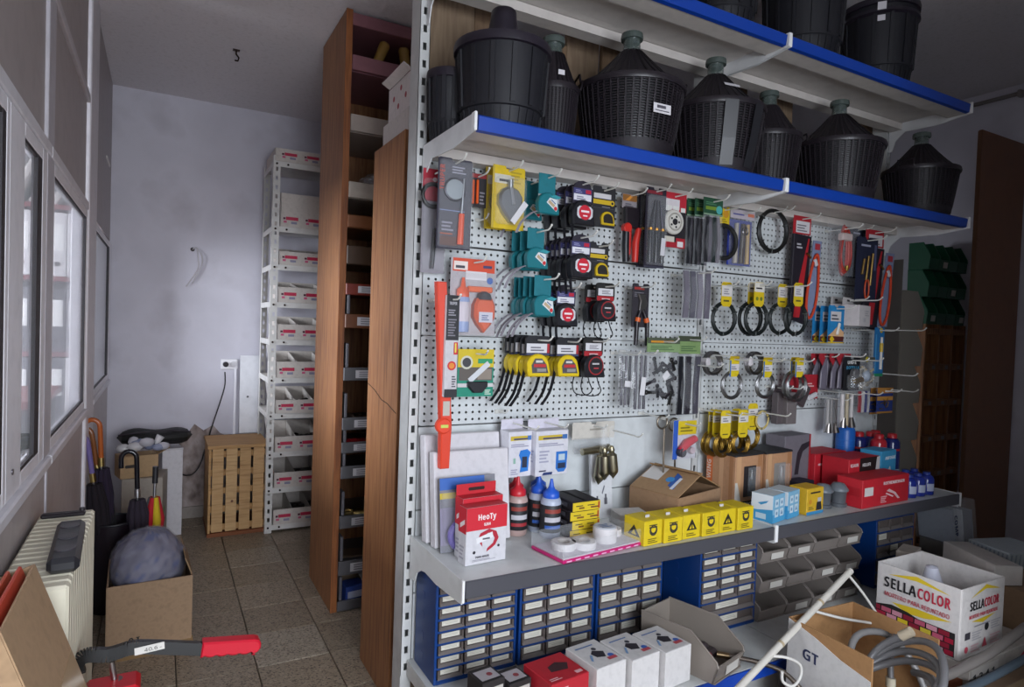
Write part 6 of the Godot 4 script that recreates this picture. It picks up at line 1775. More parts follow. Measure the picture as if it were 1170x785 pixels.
# ------------------------------------------------------------------ goods on the grey-fronted shelf
func on(px, py, zmax := 0.33) -> Vector3:
	var p := PY(px, py, COUNTER)
	p.y = COUNTER + 0.001
	return p
func counter_goods() -> void:
	var y := COUNTER + 0.001
	# flat white cartons leaning on the panel
	for e in [[PZ(484, 560, 0.06), 0.24, 0.30, 0.036, 0.075, "larger flat white carton leaning on the panel by the upright"], [PZ(496, 560, 0.12), 0.235, 0.26, 0.034, 0.125, "smaller flat white carton leaning behind the clear blister pack"]]:
		var t := thing("flat_carton", e[5], "box", Vector3(e[0].x + e[1] / 2, y + 0.003, e[4]))
		var lean := Basis(Vector3.RIGHT, -0.13)
		part(t, "body", mb("#cfccd0").at(Vector3.ZERO, lean).box(Vector3(0, e[2] / 2, 0), Vector3(e[1], e[2], e[3]), 0.002), M["card"])
		part(t, "edge_fold", mb("#bdb9be").at(Vector3.ZERO, lean).box(Vector3(0, e[2] + 0.0006, 0), Vector3(e[1] - 0.01, 0.0012, e[3] * 0.6)), M["card"])
	var cp := thing("cable_blister", "clear blister pack with coiled purple cable and a blue and yellow header", "packaged part", Vector3(0.112, y, 0.168))
	part(cp, "backing_card", mb("#7f7f88").at(Vector3.ZERO, Basis(Vector3.RIGHT, -0.12)).box(Vector3(0, 0.1, 0), Vector3(0.17, 0.2, 0.004)), M["card"])
	var cf := Transform3D(Basis(Vector3.RIGHT, -0.12), Vector3(0, 0, 0.0024))
	ink_on(cp, cf, 0.17, 0.2, [["r", -0.5, 0.72, 0.5, 0.8, "#c2ab2c"], ["p", -0.2, 0.73, 0.4, 0.79, 1, "#3d3c40"], ["r", -0.5, 0.84, 0.3, 1.0, "#2f5fae"], ["r", -0.5, 0.1, 0.0, 0.6, "#8f8aa0"]])
	part(cp, "cable", mb("#5a4a9a").at(Vector3(-0.03, 0.05, 0.02), Basis(Vector3.RIGHT, -0.12)).tube(ringpts(0.035, 20), 0.01, 7, true), M["plastic"], "purple cable coil")
	part(cp, "blister", mb().at(Vector3.ZERO, Basis(Vector3.RIGHT, -0.12)).box(Vector3(0, 0.085, 0.02), Vector3(0.165, 0.16, 0.034), 0.008), M["clear"], "clear plastic blister")
	# red and white clamp cartons
	var s := Vector3(0.122, 0.15, 0.042)
	for k in 2:
		var p := Vector3(0.118, y, 0.212) if k == 0 else Vector3(0.108, y, 0.258)
		var t := carton("clamp_carton", ["red-topped carton with a slotted hang tab standing behind its twin", "red and white carton with a printed red clamp on its face"][k], "box", p, Vector3(s.x, s.y if k == 1 else s.y + 0.012, s.z), "#c9c7cb", 0.06)
		var hh := s.y if k == 1 else s.y + 0.012
		var sz := Vector3(s.x, hh, s.z)
		ink_on(t, front_of(sz), s.x, hh, [["r", -0.5, 0.6, 0.5, 1.0, "#c4202f"], ["g", [[-0.1, 0.3], [-0.22, 0.42], [-0.16, 0.54], [0.06, 0.6], [0.24, 0.54], [0.3, 0.42], [0.22, 0.3], [0.1, 0.24], [0.0, 0.2], [0.02, 0.26], [0.16, 0.34], [0.2, 0.42], [0.14, 0.5], [0.04, 0.53], [-0.08, 0.48], [-0.12, 0.42]], "#a81f33"], ["g", [[-0.24, 0.36], [0.16, 0.44], [0.14, 0.54], [-0.26, 0.46]], "#d9d8da"], ["p", -0.1, 0.42, 0.1, 0.48, 1, "#5a5860"], ["c", 0.3, 0.28, 0.03, "#33313a"], ["c", -0.3, 0.22, 0.035, "#2c2a30"], ["p", -0.34, 0.06, 0.3, 0.1, 2, "#8d8b94"], ["t", -0.1, 0.13, 0.035, "70N-6025", "#3a3840", 0.34], ["t", -0.01, 0.82, 0.1, "HeoTy", "#e9dfe0", 0.44], ["t", 0.0, 0.69, 0.05, "0284", "#e9dfe0", 0.16]])
		ink_on(t, left_of(sz), s.z, hh, [["r", -0.5, 0.55, 0.5, 1.0, "#c4202f"], ["g", [[-0.3, 0.62], [0.3, 0.72], [0.3, 0.8], [-0.3, 0.7]], "#e0d6d6"], ["p", -0.3, 0.1, 0.3, 0.36, 4, "#9a98a2"]])
		ink_on(t, top_of(sz), s.x, s.z, [["r", -0.5, 0, 0.5, 1, "#b81e2c"]])
		if k == 0:
			part(t, "hang_tab", mb("#c0202e").box(Vector3(0, hh + 0.014, -s.z / 2 + 0.002), Vector3(s.x, 0.03, 0.002)), M["card"])
			part(t, "tab_slot", mb("#2a1014").at(Vector3(0, hh + 0.014, -s.z / 2 + 0.0032)).prism(rrect(0.05, 0.009, 0.004), 0, 0.0006), M["print"])
	# glue bottles
	for e in [[579, 598, "red", 0], [590, 610, "red", 1], [607, 596, "blue", 0], [614, 606, "blue", 1], [628, 613, "blue", 2]]:
		var p := PY(e[0], e[1], COUNTER)
		p.y = y
		p.z = clampf(p.z, 0.05, 0.2)
		var t := thing("glue_bottle", "plastic glue bottle with a pointed %s cap" % e[2], "bottle", p, 0.0, "glue bottles with %s caps" % e[2])
		part(t, "bottle", mb("#b59a94" if e[2] == "red" else "#aab2c4").lathe([Vector2(0, 0), Vector2(0.028, 0), Vector2(0.031, 0.004), Vector2(0.031, 0.105), Vector2(0.027, 0.116), Vector2(0.02, 0.12), Vector2(0, 0.12)], 22), M["plastic"])
		part(t, "label", mb("#25222a").lathe([Vector2(0.0311, 0.018), Vector2(0.0318, 0.019), Vector2(0.0318, 0.098), Vector2(0.0311, 0.099)], 22), M["print"], "black wrap label")
		for q in [[0.076, 0.012, "#8d3a30"], [0.05, 0.014, "#bdbac0"], [0.03, 0.01, "#a32f35" if e[2] == "red" else "#3560b0"]]:
			part(t, "label_print", mb(q[2]).lathe([Vector2(0.032, q[0]), Vector2(0.032, q[0] + q[1])], 8, PI * 0.3, PI * 0.85), M["print"])
		part(t, "cap", mb("#c2222f" if e[2] == "red" else "#2357c0").lathe([Vector2(0.024, 0.117), Vector2(0.025, 0.12), Vector2(0.024, 0.134), Vector2(0.012, 0.142), Vector2(0.008, 0.15), Vector2(0.004, 0.172), Vector2(0, 0.173)], 18), M["plastic"], "pointed %s cap" % e[2])
	# black and yellow flat boxes, four high in two stacks
	var bs := Vector3(0.058, 0.027, 0.13)
	for i in 2:
		for j in 4:
			var p := PZ(657 + i * 14, 606, 0.2)
			var t := carton("slim_box", "slim black box with a yellow printed end in the double stack", "box", Vector3(p.x + 0.004 * (j % 2), y + j * 0.0275, 0.15), bs, "#1d1b1f", 0.04 * ((j + i) % 2), "slim black and yellow boxes in a double stack")
			ink_on(t, front_of(bs), bs.x, bs.y, [["r", -0.5, 0.0, 0.5, 0.95, "#d3b823"], ["p", -0.3, 0.5, 0.2, 0.7, 1, "#2b2820"], ["r", -0.1, 0.2, 0.4, 0.4, "#77501e"], ["r", 0.36, 0.1, 0.46, 0.85, "#a23a20"]])
			ink_on(t, left_of(bs), bs.z, bs.y, [["r", -0.5, 0.3, 0.3, 0.75, "#55535a"], ["p", -0.4, 0.4, 0.2, 0.66, 1, "#9a98a0"]])
	# white printed sleeve leaning behind
	var sv := area([676, 524, 704, 600], 0.09)
	var t2 := thing("printed_sleeve", "tall narrow white card with small fitting drawings behind the black and yellow boxes", "card", Vector3(sv["p"].x, y, 0.075))
	var lean2 := Basis(Vector3.RIGHT, -0.1)
	part(t2, "card", mb("#d2d3d6").at(Vector3.ZERO, lean2).box(Vector3(0, 0.105, 0), Vector3(0.085, 0.21, 0.012), 0.001), M["card"])
	ink_on(t2, Transform3D(lean2, Vector3(0, 0, 0.0062)), 0.085, 0.21, [["r", -0.3, 0.2, -0.16, 0.3, "#5b5a62"], ["r", -0.27, 0.3, -0.19, 0.36, "#5b5a62"], ["r", 0.1, 0.22, 0.24, 0.32, "#5b5a62"], ["r", 0.13, 0.32, 0.21, 0.38, "#5b5a62"], ["g", [[-0.02, 0.4], [0.1, 0.52], [0.14, 0.5], [0.02, 0.38]], "#6d6c76"], ["p", -0.3, 0.6, 0.3, 0.66, 1, "#a9a8b0"]])
	var wbx := PY(719, 599, COUNTER)
	var sw := Vector3(0.1, 0.042, 0.075)
	var t3 := carton("small_box", "small plain white box with tiny print near the cardboard box", "box", Vector3(wbx.x, y, wbx.z), sw, "#cfcbc6", -0.25)
	ink_on(t3, front_of(sw), sw.x, sw.y, [["p", 0.1, 0.25, 0.36, 0.6, 3, "#55535a"]])
	# clear tray of tape rolls with a pink rim
	var tr := thing("tape_tray", "clear plastic tray with a pink base rim holding tape rolls", "tray", Vector3(0.43, y, 0.285), 0.12)
	var tw := 0.30
	var td := 0.14
	part(tr, "base", mb("#c4206e").box(Vector3(0, 0.005, 0), Vector3(tw, 0.01, td), 0.003), M["plastic"], "bright pink base rim")
	var prf := []
	for k in 9:
		prf.append(["r", -0.46 + k * 0.105, 0.3, -0.4 + k * 0.105, 0.7, "#e2a8c6"])
	ink_on(tr, Transform3D(Basis(), Vector3(0, 0, td / 2)), tw, 0.01, prf)
	part(tr, "tray_floor", mb("#cfc8d2").box(Vector3(0, 0.011, 0), Vector3(tw - 0.012, 0.002, td - 0.012)), M["card"])
	for e in [[0, td / 2, tw, 0.002], [0, -td / 2, tw, 0.002], [-tw / 2, 0, 0.002, td], [tw / 2, 0, 0.002, td]]:
		part(tr, "wall", mb().box(Vector3(e[0] * 0.98, 0.03, e[1] * 0.97), Vector3(e[2], 0.04, e[3])), M["clear"], "clear plastic wall")
	for e in [[-0.09, 0.0, 0, "white tape roll lying in the clear tray beside the glue bottles"], [-0.035, 0.022, 0, "white tape roll lying at the front of the clear tray"], [0.055, 0.012, 1, "taller white roll with a printed lid in the clear tray"], [0.03, 0.03, 0, "flat white tape roll beside the taller roll in the clear tray"]]:
		var g := tr.transform * Vector3(e[0], 0.0125, e[1])
		var rr := 0.034
		var hh: float = 0.042 if e[2] else 0.02
		if e[3].begins_with("flat"):
			g = tr.transform * Vector3(0.115, 0.0125, -0.02)
			rr = 0.028
		var o := thing("tape_roll", e[3], "tape roll", g)
		part(o, "roll", mb("#d3cfd0").lathe([Vector2(0.018, 0), Vector2(rr, 0), Vector2(rr + 0.001, 0.002), Vector2(rr + 0.001, hh - 0.002), Vector2(rr, hh), Vector2(0.018, hh), Vector2(0.018, 0)], 24), M["card"])
		part(o, "core", mb("#b9b3ae").lathe([Vector2(0.018, 0.001), Vector2(0.018, hh - 0.001), Vector2(0.016, hh - 0.001), Vector2(0.016, 0.001)], 18), M["card"])
		if e[2]:
			part(o, "lid", mb("#b9bcc4").lathe([Vector2(rr - 0.002, hh), Vector2(rr - 0.004, hh + 0.003), Vector2(0, hh + 0.003)], 24), M["print"], "printed round lid")
			ink_on(o, Transform3D(Basis(Vector3.RIGHT, -PI / 2), Vector3(0, hh + 0.003, 0.0)), 0.05, 0.05, [["p", -0.4, -0.3, 0.4, 0.3, 3, "#4a6a9a"]])
	# six yellow lamp boxes in a row
	var ys := Vector3(0.072, 0.072, 0.085)
	for k in 6:
		var q := PZ(748 + k * 20.5, 600, 0.30)
		var t := carton("lamp_box", "bright yellow box printed with a black %s in the row on the shelf edge" % ["lamp", "lamp", "triangle", "lamp", "triangle", "lamp"][k], "box", Vector3(0.615 + k * 0.0765, y, 0.305 + 0.004 * (k % 2)), ys, "#d8bd1c", 0.07 if k == 0 else 0.02, "yellow boxes in a row")
		var it := []
		if k in [2, 4]:
			it = [["g", [[-0.3, 0.36], [0.3, 0.36], [0.0, 0.84]], "#2a261c"], ["g", [[-0.14, 0.42], [-0.02, 0.42], [-0.02, 0.6]], "#d8bd1c"], ["g", [[0.14, 0.42], [0.04, 0.42], [0.04, 0.6]], "#d8bd1c"], ["p", -0.3, 0.12, 0.3, 0.28, 2, "#6a5d1c"]]
		else:
			it = [["c", 0.0, 0.6, 0.22, "#3a352c"], ["c", 0.0, 0.64, 0.13, "#d8bd1c"], ["r", -0.24, 0.7, 0.2, 0.76, "#3a352c"], ["p", -0.26, 0.8, 0.26, 0.88, 1, "#4a4320"], ["p", -0.3, 0.1, 0.3, 0.32, 3, "#6a5d1c"]]
		ink_on(t, front_of(ys), ys.x, ys.y, it)
		ink_on(t, left_of(ys), ys.z, ys.y, [["g", [[-0.3, 0.3], [0.3, 0.3], [0.0, 0.75]], "#2a261c"], ["g", [[-0.12, 0.36], [0.12, 0.36], [0.0, 0.56]], "#d8bd1c"]])
		if k in [0, 1, 2, 4]:
			part(t, "sticker", mb("#c9c6c8").box(Vector3(0.006, ys.y + 0.004, 0.01), Vector3(0.016, 0.008, 0.004), 0.001), M["print"], "small white sticker")
	# brown cardboard box with open flaps
	var ob := thing("open_cardboard_box", "brown cardboard box with a half open lid and blue sticker", "box", Vector3(0.90, y, 0.135), 0.22)
	var os := Vector3(0.25, 0.095, 0.19)
	var bm := mb("#9a7a5c")
	for e in [[0, os.z / 2, os.x, 0.004], [0, -os.z / 2, os.x, 0.004], [-os.x / 2, 0, 0.004, os.z], [os.x / 2, 0, 0.004, os.z]]:
		bm.box(Vector3(e[0], os.y / 2, e[1]), Vector3(e[2], os.y, e[3]))
	bm.box(Vector3(0, 0.002, 0), Vector3(os.x, 0.004, os.z))
	part(ob, "body", bm, M["cardboard"])
	var lf := Basis(Vector3.BACK, 0.42)
	part(ob, "flap", mb("#a4835f").at(Vector3(-os.x / 2, os.y, 0), lf).box(Vector3(0.075, 0.0015, 0), Vector3(0.15, 0.003, os.z)), M["cardboard"])
	part(ob, "flap", mb("#94744f").at(Vector3(os.x / 2, os.y, 0), Basis(Vector3.BACK, -0.42)).box(Vector3(-0.08, 0.0015, 0), Vector3(0.16, 0.003, os.z)), M["cardboard"])
	ink_on(ob, Transform3D(lf * Basis(Vector3.RIGHT, -PI / 2), Vector3(-os.x / 2, os.y, 0) + lf * Vector3(0.075, 0.003, os.z / 2)), 0.15, os.z, [["r", -0.1, 0.62, 0.46, 0.98, "#d3cfcb"], ["g", [[-0.3, 0.2], [0.2, 0.26], [0.3, 0.4], [-0.2, 0.36]], "#2f5aa8"], ["c", 0.02, 0.42, 0.1, "#3f8fd0"], ["p", -0.3, 0.22, 0.2, 0.34, 1, "#d9dde6"]])
	ink_on(ob, front_of(os), os.x, os.y, [["r", 0.0, 0.1, 0.3, 0.55, "#c9c6c6"], ["r", 0.2, 0.5, 0.4, 0.95, "#d0cccb"], ["p", 0.24, 0.55, 0.36, 0.9, 5, "#33313a"]])
	# wine dispenser boxes with a window
	for k in 2:
		var ws := Vector3(0.152, 0.185, 0.13)
		var t := carton("window_box", ["wood-printed box with a window showing a black gadget", "wood-printed box with a window showing a grey gadget"][k], "box", Vector3(1.222 + k * 0.16, y, 0.1), ws, "#b98c68", 0.05)
		ink_on(t, front_of(ws), ws.x, ws.y, [["r", -0.5, 0, 0.5, 0.12, "#1c1a1d"], ["r", -0.46, 0.14, -0.3, 1.0, "#c79c74"], ["r", 0.3, 0.14, 0.46, 1.0, "#a87852"], ["r", -0.2, 0.2, 0.24, 0.8, "#8e8984" if k == 1 else "#2b292d"], ["g", [[-0.5, 0.12], [-0.28, 0.12], [-0.42, 0.5], [-0.5, 0.5]], "#d2cbc2"], ["t", 0.0, 0.06, 0.06, "PROVINO", "#d5d0cc", 0.84]])
		ink_on(t, left_of(ws), ws.z, ws.y, [["r", -0.5, 0.0, 0.5, 0.1, "#c9bfb4"], ["r", -0.5, 0.1, -0.28, 1.0, "#cf6a34"], ["r", -0.05, 0.1, 0.1, 1.0, "#cda07a"], ["r", 0.3, 0.1, 0.42, 1.0, "#a87852"]])
		lettering(t, "WING", left_of(ws) * Vector3(-ws.z * 0.4, ws.y * 0.66, 0.002), 0.018, "#d9c4b4", 0.07, left_of(ws).basis * Basis(Vector3.BACK, PI / 2))
		part(t, "lid", mb("#2a282b").box(Vector3(0, ws.y + 0.003, 0), Vector3(ws.x + 0.003, 0.008, ws.z + 0.003), 0.002), M["card"], "dark box lid")
		part(t, "gadget", mb("#1b1a1d" if k == 0 else "#77736f").at(Vector3(0.01, ws.y * 0.3, ws.z / 2)).lathe([Vector2(0.012, 0), Vector2(0.018, 0.01), Vector2(0.013, 0.05), Vector2(0.01, 0.08)], 10), M["gloss"])
		part(t, "window_film", mb().box(Vector3(0.003, ws.y * 0.5, ws.z / 2 + 0.02), Vector3(ws.x * 0.44, ws.y * 0.6, 0.001)), M["clear"], "clear window film")
	# grey heat gun box and small dark box
	var hg := Vector3(0.17, 0.235, 0.085)
	var hb := carton("heat_gun_box", "tall grey box printed with a dark curved tool", "box", Vector3(1.547, y, 0.075), hg, "#726d74", 0.08)
	ink_on(hb, front_of(hg), hg.x, hg.y, [["g", [[-0.1, 0.34], [0.05, 0.34], [0.1, 0.56], [0.2, 0.72], [0.46, 0.8], [0.44, 0.88], [0.14, 0.84], [-0.02, 0.7]], "#2c2a31"], ["c", 0.0, 0.1, 0.05, "#a5422c"], ["c", 0.18, 0.1, 0.05, "#a5422c"], ["c", 0.08, 0.22, 0.05, "#a5422c"], ["r", 0.44, 0.0, 0.5, 1.0, "#a5222c"], ["g", [[-0.45, 0.2], [-0.2, 0.3], [-0.2, 0.5], [-0.45, 0.6]], "#a86a6c"]])
	ink_on(hb, left_of(hg), hg.z, hg.y, [["r", -0.3, 0.3, 0.35, 0.75, "#b4b1b0"], ["p", -0.3, 0.1, 0.3, 0.24, 3, "#99969c"]])
	var ds := Vector3(0.095, 0.075, 0.06)
	var db := carton("small_box", "small dark navy box in front of the tall grey box", "box", Vector3(1.5, y, 0.17), ds, "#232838", 0.1)
	ink_on(db, front_of(ds), ds.x, ds.y, [["g", [[-0.2, 0.2], [0.1, 0.3], [0.3, 0.2], [0.2, 0.6], [-0.1, 0.5]], "#4a5a7a"], ["c", 0.2, 0.25, 0.1, "#9aa6b8"]])
	# light blue switch boxes, yellow box, grey cups
	for k in 2:
		var ls := Vector3(0.086, 0.092, 0.075)
		var p := PY(888 + k * 21, 601 - k * 6, COUNTER)
		var t := carton("switch_box", ["light blue and white box printed with small pictures beside the yellow boxes", "light blue box printed with small pictures beside the yellow and blue box"][k], "box", Vector3(1.165 + k * 0.094, y, 0.30 - 0.015 * k), ls, "#7fb4d2", 0.22)
		ink_on(t, front_of(ls), ls.x, ls.y, [["g", [[-0.5, 0.0], [0.5, 0.0], [0.5, 0.2], [-0.5, 0.32]], "#4a9cc9"], ["r", -0.34, 0.56, -0.06, 0.84, "#c9dbe6"], ["r", 0.06, 0.56, 0.34, 0.84, "#c9dbe6"], ["r", -0.34, 0.2, -0.06, 0.48, "#c9dbe6"], ["r", 0.06, 0.2, 0.34, 0.48, "#c9dbe6"], ["c", -0.2, 0.7, 0.07, "#6f93b4"], ["c", 0.2, 0.7, 0.07, "#6f93b4"], ["c", -0.2, 0.34, 0.07, "#6f93b4"], ["g", [[0.1, 0.26], [0.3, 0.26], [0.2, 0.44]], "#6f93b4"]])
		ink_on(t, left_of(ls), ls.z, ls.y, [["r", -0.5, 0.4, 0.5, 1.0, "#d3d9dc"], ["g", [[-0.5, 0.0], [0.5, 0.0], [0.5, 0.5], [-0.5, 0.36]], "#3f95c4"], ["g", [[-0.2, 0.66], [0.3, 0.8], [0.2, 0.7], [-0.05, 0.6]], "#3a8ab8"], ["r", -0.28, 0.1, 0.2, 0.3, "#b9cfda"]])
		ink_on(t, top_of(ls), ls.x, ls.z, [["r", -0.48, 0.02, 0.48, 0.98, "#c3d0d8"]])
	var yb := Vector3(0.098, 0.092, 0.07)
	var ybx := carton("coffee_box", "small yellow box with a blue foot and a black appliance picture", "box", Vector3(1.375, y, 0.29), yb, "#d3a927", 0.06)
	ink_on(ybx, front_of(yb), yb.x, yb.y, [["r", -0.5, 0.0, 0.5, 0.12, "#3a86b4"], ["p", -0.3, 0.8, 0.36, 0.92, 1, "#2c2a26"], ["g", [[0.05, 0.14], [0.4, 0.14], [0.4, 0.22], [0.34, 0.46], [0.1, 0.46]], "#2a282c"], ["r", 0.14, 0.46, 0.36, 0.62, "#b9b7b4"], ["p", -0.4, 0.2, -0.05, 0.34, 2, "#7a6a2a"], ["c", -0.3, 0.5, 0.09, "#c98a2a"]])
	for k in 2:
		var t := thing("grey_cup", "small grey plastic cup with a lid between the yellow box and the long red box", "cup", Vector3(1.49 + k * 0.075, y, 0.275 + 0.01 * k), 0.0, "grey plastic cups")
		part(t, "cup", mb("#55595e").lathe([Vector2(0, 0), Vector2(0.03, 0), Vector2(0.031, 0.012), Vector2(0.026, 0.014), Vector2(0.029, 0.056), Vector2(0.034, 0.06)], 20), M["smoke"] if false else M["plastic"])
		part(t, "lid", mb("#6a7076").lathe([Vector2(0.034, 0.058), Vector2(0.035, 0.064), Vector2(0.03, 0.07), Vector2(0.02, 0.084), Vector2(0, 0.088)], 20), M["plastic"])
	# red power tool boxes
	for k in 2:
		var rs := Vector3(0.215, 0.155, 0.11)
		var p: Vector3 = [Vector3(1.745, y, 0.07), Vector3(1.78, y, 0.19)][k]
		var t := carton("power_tool_box", ["red box standing behind the power tool box", "red and black power tool box with a white corner"][k], "box", p, rs, "#b81f2b", 0.05)
		if k == 1:
			ink_on(t, front_of(rs), rs.x, rs.y, [["g", [[-0.2, 0.0], [0.5, 0.0], [0.5, 1.0], [-0.15, 1.0]], "#26181c"], ["g", [[0.1, 0.3], [0.5, 0.1], [0.5, 0.6], [0.3, 0.55]], "#a81f2a"], ["g", [[0.34, 0.4], [0.5, 0.5], [0.5, 1.0], [0.4, 0.98]], "#c9c6c6"], ["t", -0.33, 0.84, 0.08, "KLAUN", "#e0cccc", 0.24], ["t", 0.06, 0.82, 0.08, "HILUFI", "#d9d6d6", 0.26], ["c", -0.4, 0.08, 0.03, "#d9c0c0"]])
		else:
			ink_on(t, front_of(rs), rs.x, rs.y, [["p", -0.4, 0.7, 0.0, 0.8, 1, "#dca8ac"]])
	var lr := Vector3(0.31, 0.105, 0.10)
	var lrb := carton("long_red_box", "long red box with a white line drawing of a pipe tool", "box", Vector3(1.755, y, 0.30), lr, "#bd1f2c", 0.03)
	ink_on(lrb, front_of(lr), lr.x, lr.y, [["r", -0.46, 0.42, -0.28, 0.72, "#d2cbc8"], ["t", 0.16, 0.78, 0.11, "ROTHENBERGER", "#e4d6d6", 0.46], ["g", [[0.0, 0.5], [0.06, 0.56], [0.2, 0.4], [0.3, 0.16], [0.25, 0.16], [0.16, 0.36]], "#dcb6b8"], ["g", [[0.0, 0.44], [0.16, 0.28], [0.14, 0.24], [-0.02, 0.4]], "#dcb6b8"], ["p", -0.12, 0.1, 0.02, 0.36, 4, "#dca4a8"]])
	ink_on(lrb, left_of(lr), lr.z, lr.y, [["r", -0.4, 0.4, 0.4, 0.7, "#a81a26"]])
	# light blue mountain box, gas cans, canister, small bottles
	var mbx := Vector3(0.13, 0.165, 0.085)
	var mt := carton("gas_kit_box", "light blue box with a white peak picture before the spray cans", "box", Vector3(1.985, y, 0.175), mbx, "#3f9bc9", 0.12)
	ink_on(mt, front_of(mbx), mbx.x, mbx.y, [["g", [[-0.36, 0.0], [0.36, 0.0], [0.3, 0.3], [0.1, 0.62], [-0.2, 0.4]], "#d9dee2"], ["r", 0.3, 0.05, 0.42, 0.36, "#3a4a5a"], ["t", 0.1, 0.82, 0.08, "AMFOGAZ", "#e0e9ee", 0.7]])
	ink_on(mt, left_of(mbx), mbx.z, mbx.y, [["g", [[-0.4, 0.0], [0.4, 0.0], [0.4, 0.34], [0.0, 0.5]], "#b9ced8"], ["t", 0.0, 0.82, 0.07, "AMFOGAZ", "#e0e9ee", 0.8], ["c", 0.2, 0.2, 0.14, "#d8b43a"]])
	for e in [[2.03, 0.06, "blue"], [2.09, 0.075, "blue"], [2.06, 0.13, "red"], [2.14, 0.14, "blue"], [2.15, 0.06, "blue"]]:
		var t := thing("spray_can", "%s spray can with a red cap at the end of the shelf" % e[2], "spray can", Vector3(e[0], y, e[1]), 0.0, "%s spray cans with red caps" % e[2])
		var cc := "#1f2a66" if e[2] == "blue" else "#b32a34"
		part(t, "can", mb(cc).lathe([Vector2(0, 0), Vector2(0.031, 0), Vector2(0.032, 0.004), Vector2(0.032, 0.18), Vector2(0.028, 0.19), Vector2(0.02, 0.197), Vector2(0, 0.197)], 22), M["gloss"])
		part(t, "label_band", mb("#a8242e" if e[2] == "blue" else "#c9c2c2").lathe([Vector2(0.0322, 0.145), Vector2(0.0326, 0.146), Vector2(0.0326, 0.153), Vector2(0.0322, 0.154)], 22), M["print"])
		part(t, "label_band", mb("#b9bccb").lathe([Vector2(0.0322, 0.05), Vector2(0.0326, 0.051), Vector2(0.0326, 0.066), Vector2(0.0322, 0.067)], 10, PI * 0.25, PI * 0.85), M["print"])
		part(t, "cap", mb("#b3242c").lathe([Vector2(0.019, 0.195), Vector2(0.019, 0.213), Vector2(0.015, 0.217), Vector2(0, 0.217)], 18), M["plastic"], "red cap")
	var cn := thing("blue_canister", "plain bright blue gas canister against the panel", "canister", Vector3(1.95, y, 0.05))
	part(cn, "body", mb("#1f62b8").lathe([Vector2(0, 0), Vector2(0.036, 0), Vector2(0.038, 0.005), Vector2(0.038, 0.225), Vector2(0.03, 0.245), Vector2(0.016, 0.252), Vector2(0, 0.252)], 24), M["plastic"])
	part(cn, "valve", mb("#8f8a86").lathe([Vector2(0.012, 0.25), Vector2(0.012, 0.262), Vector2(0, 0.262)], 12), M["metal"])
	for k in 7:
		part(cn, "ridge", mb("#2a6ec2").lathe([Vector2(0.038, 0.04 + k * 0.024), Vector2(0.0388, 0.042 + k * 0.024), Vector2(0.038, 0.044 + k * 0.024)], 24), M["plastic"])
	for k in 6:
		var p := Vector3(1.975 + (k % 3) * 0.062 + 0.02 * (k / 3), y, 0.31 - 0.06 * (k / 3))
		var t := thing("blue_bottle", "small dark blue bottle with a white label at the shelf end", "bottle", p, 0.0, "small dark blue bottles at the shelf end")
		part(t, "bottle", mb("#26348c").lathe([Vector2(0, 0), Vector2(0.027, 0), Vector2(0.028, 0.004), Vector2(0.028, 0.062), Vector2(0.022, 0.074), Vector2(0.014, 0.078), Vector2(0, 0.078)], 18), M["gloss"])
		part(t, "label", mb("#b9c0d8").lathe([Vector2(0.0284, 0.016), Vector2(0.0284, 0.046)], 6, PI * 0.45, PI * 0.8), M["print"])
		part(t, "cap", mb("#31408f").lathe([Vector2(0.014, 0.076), Vector2(0.014, 0.088), Vector2(0, 0.09)], 14), M["plastic"])

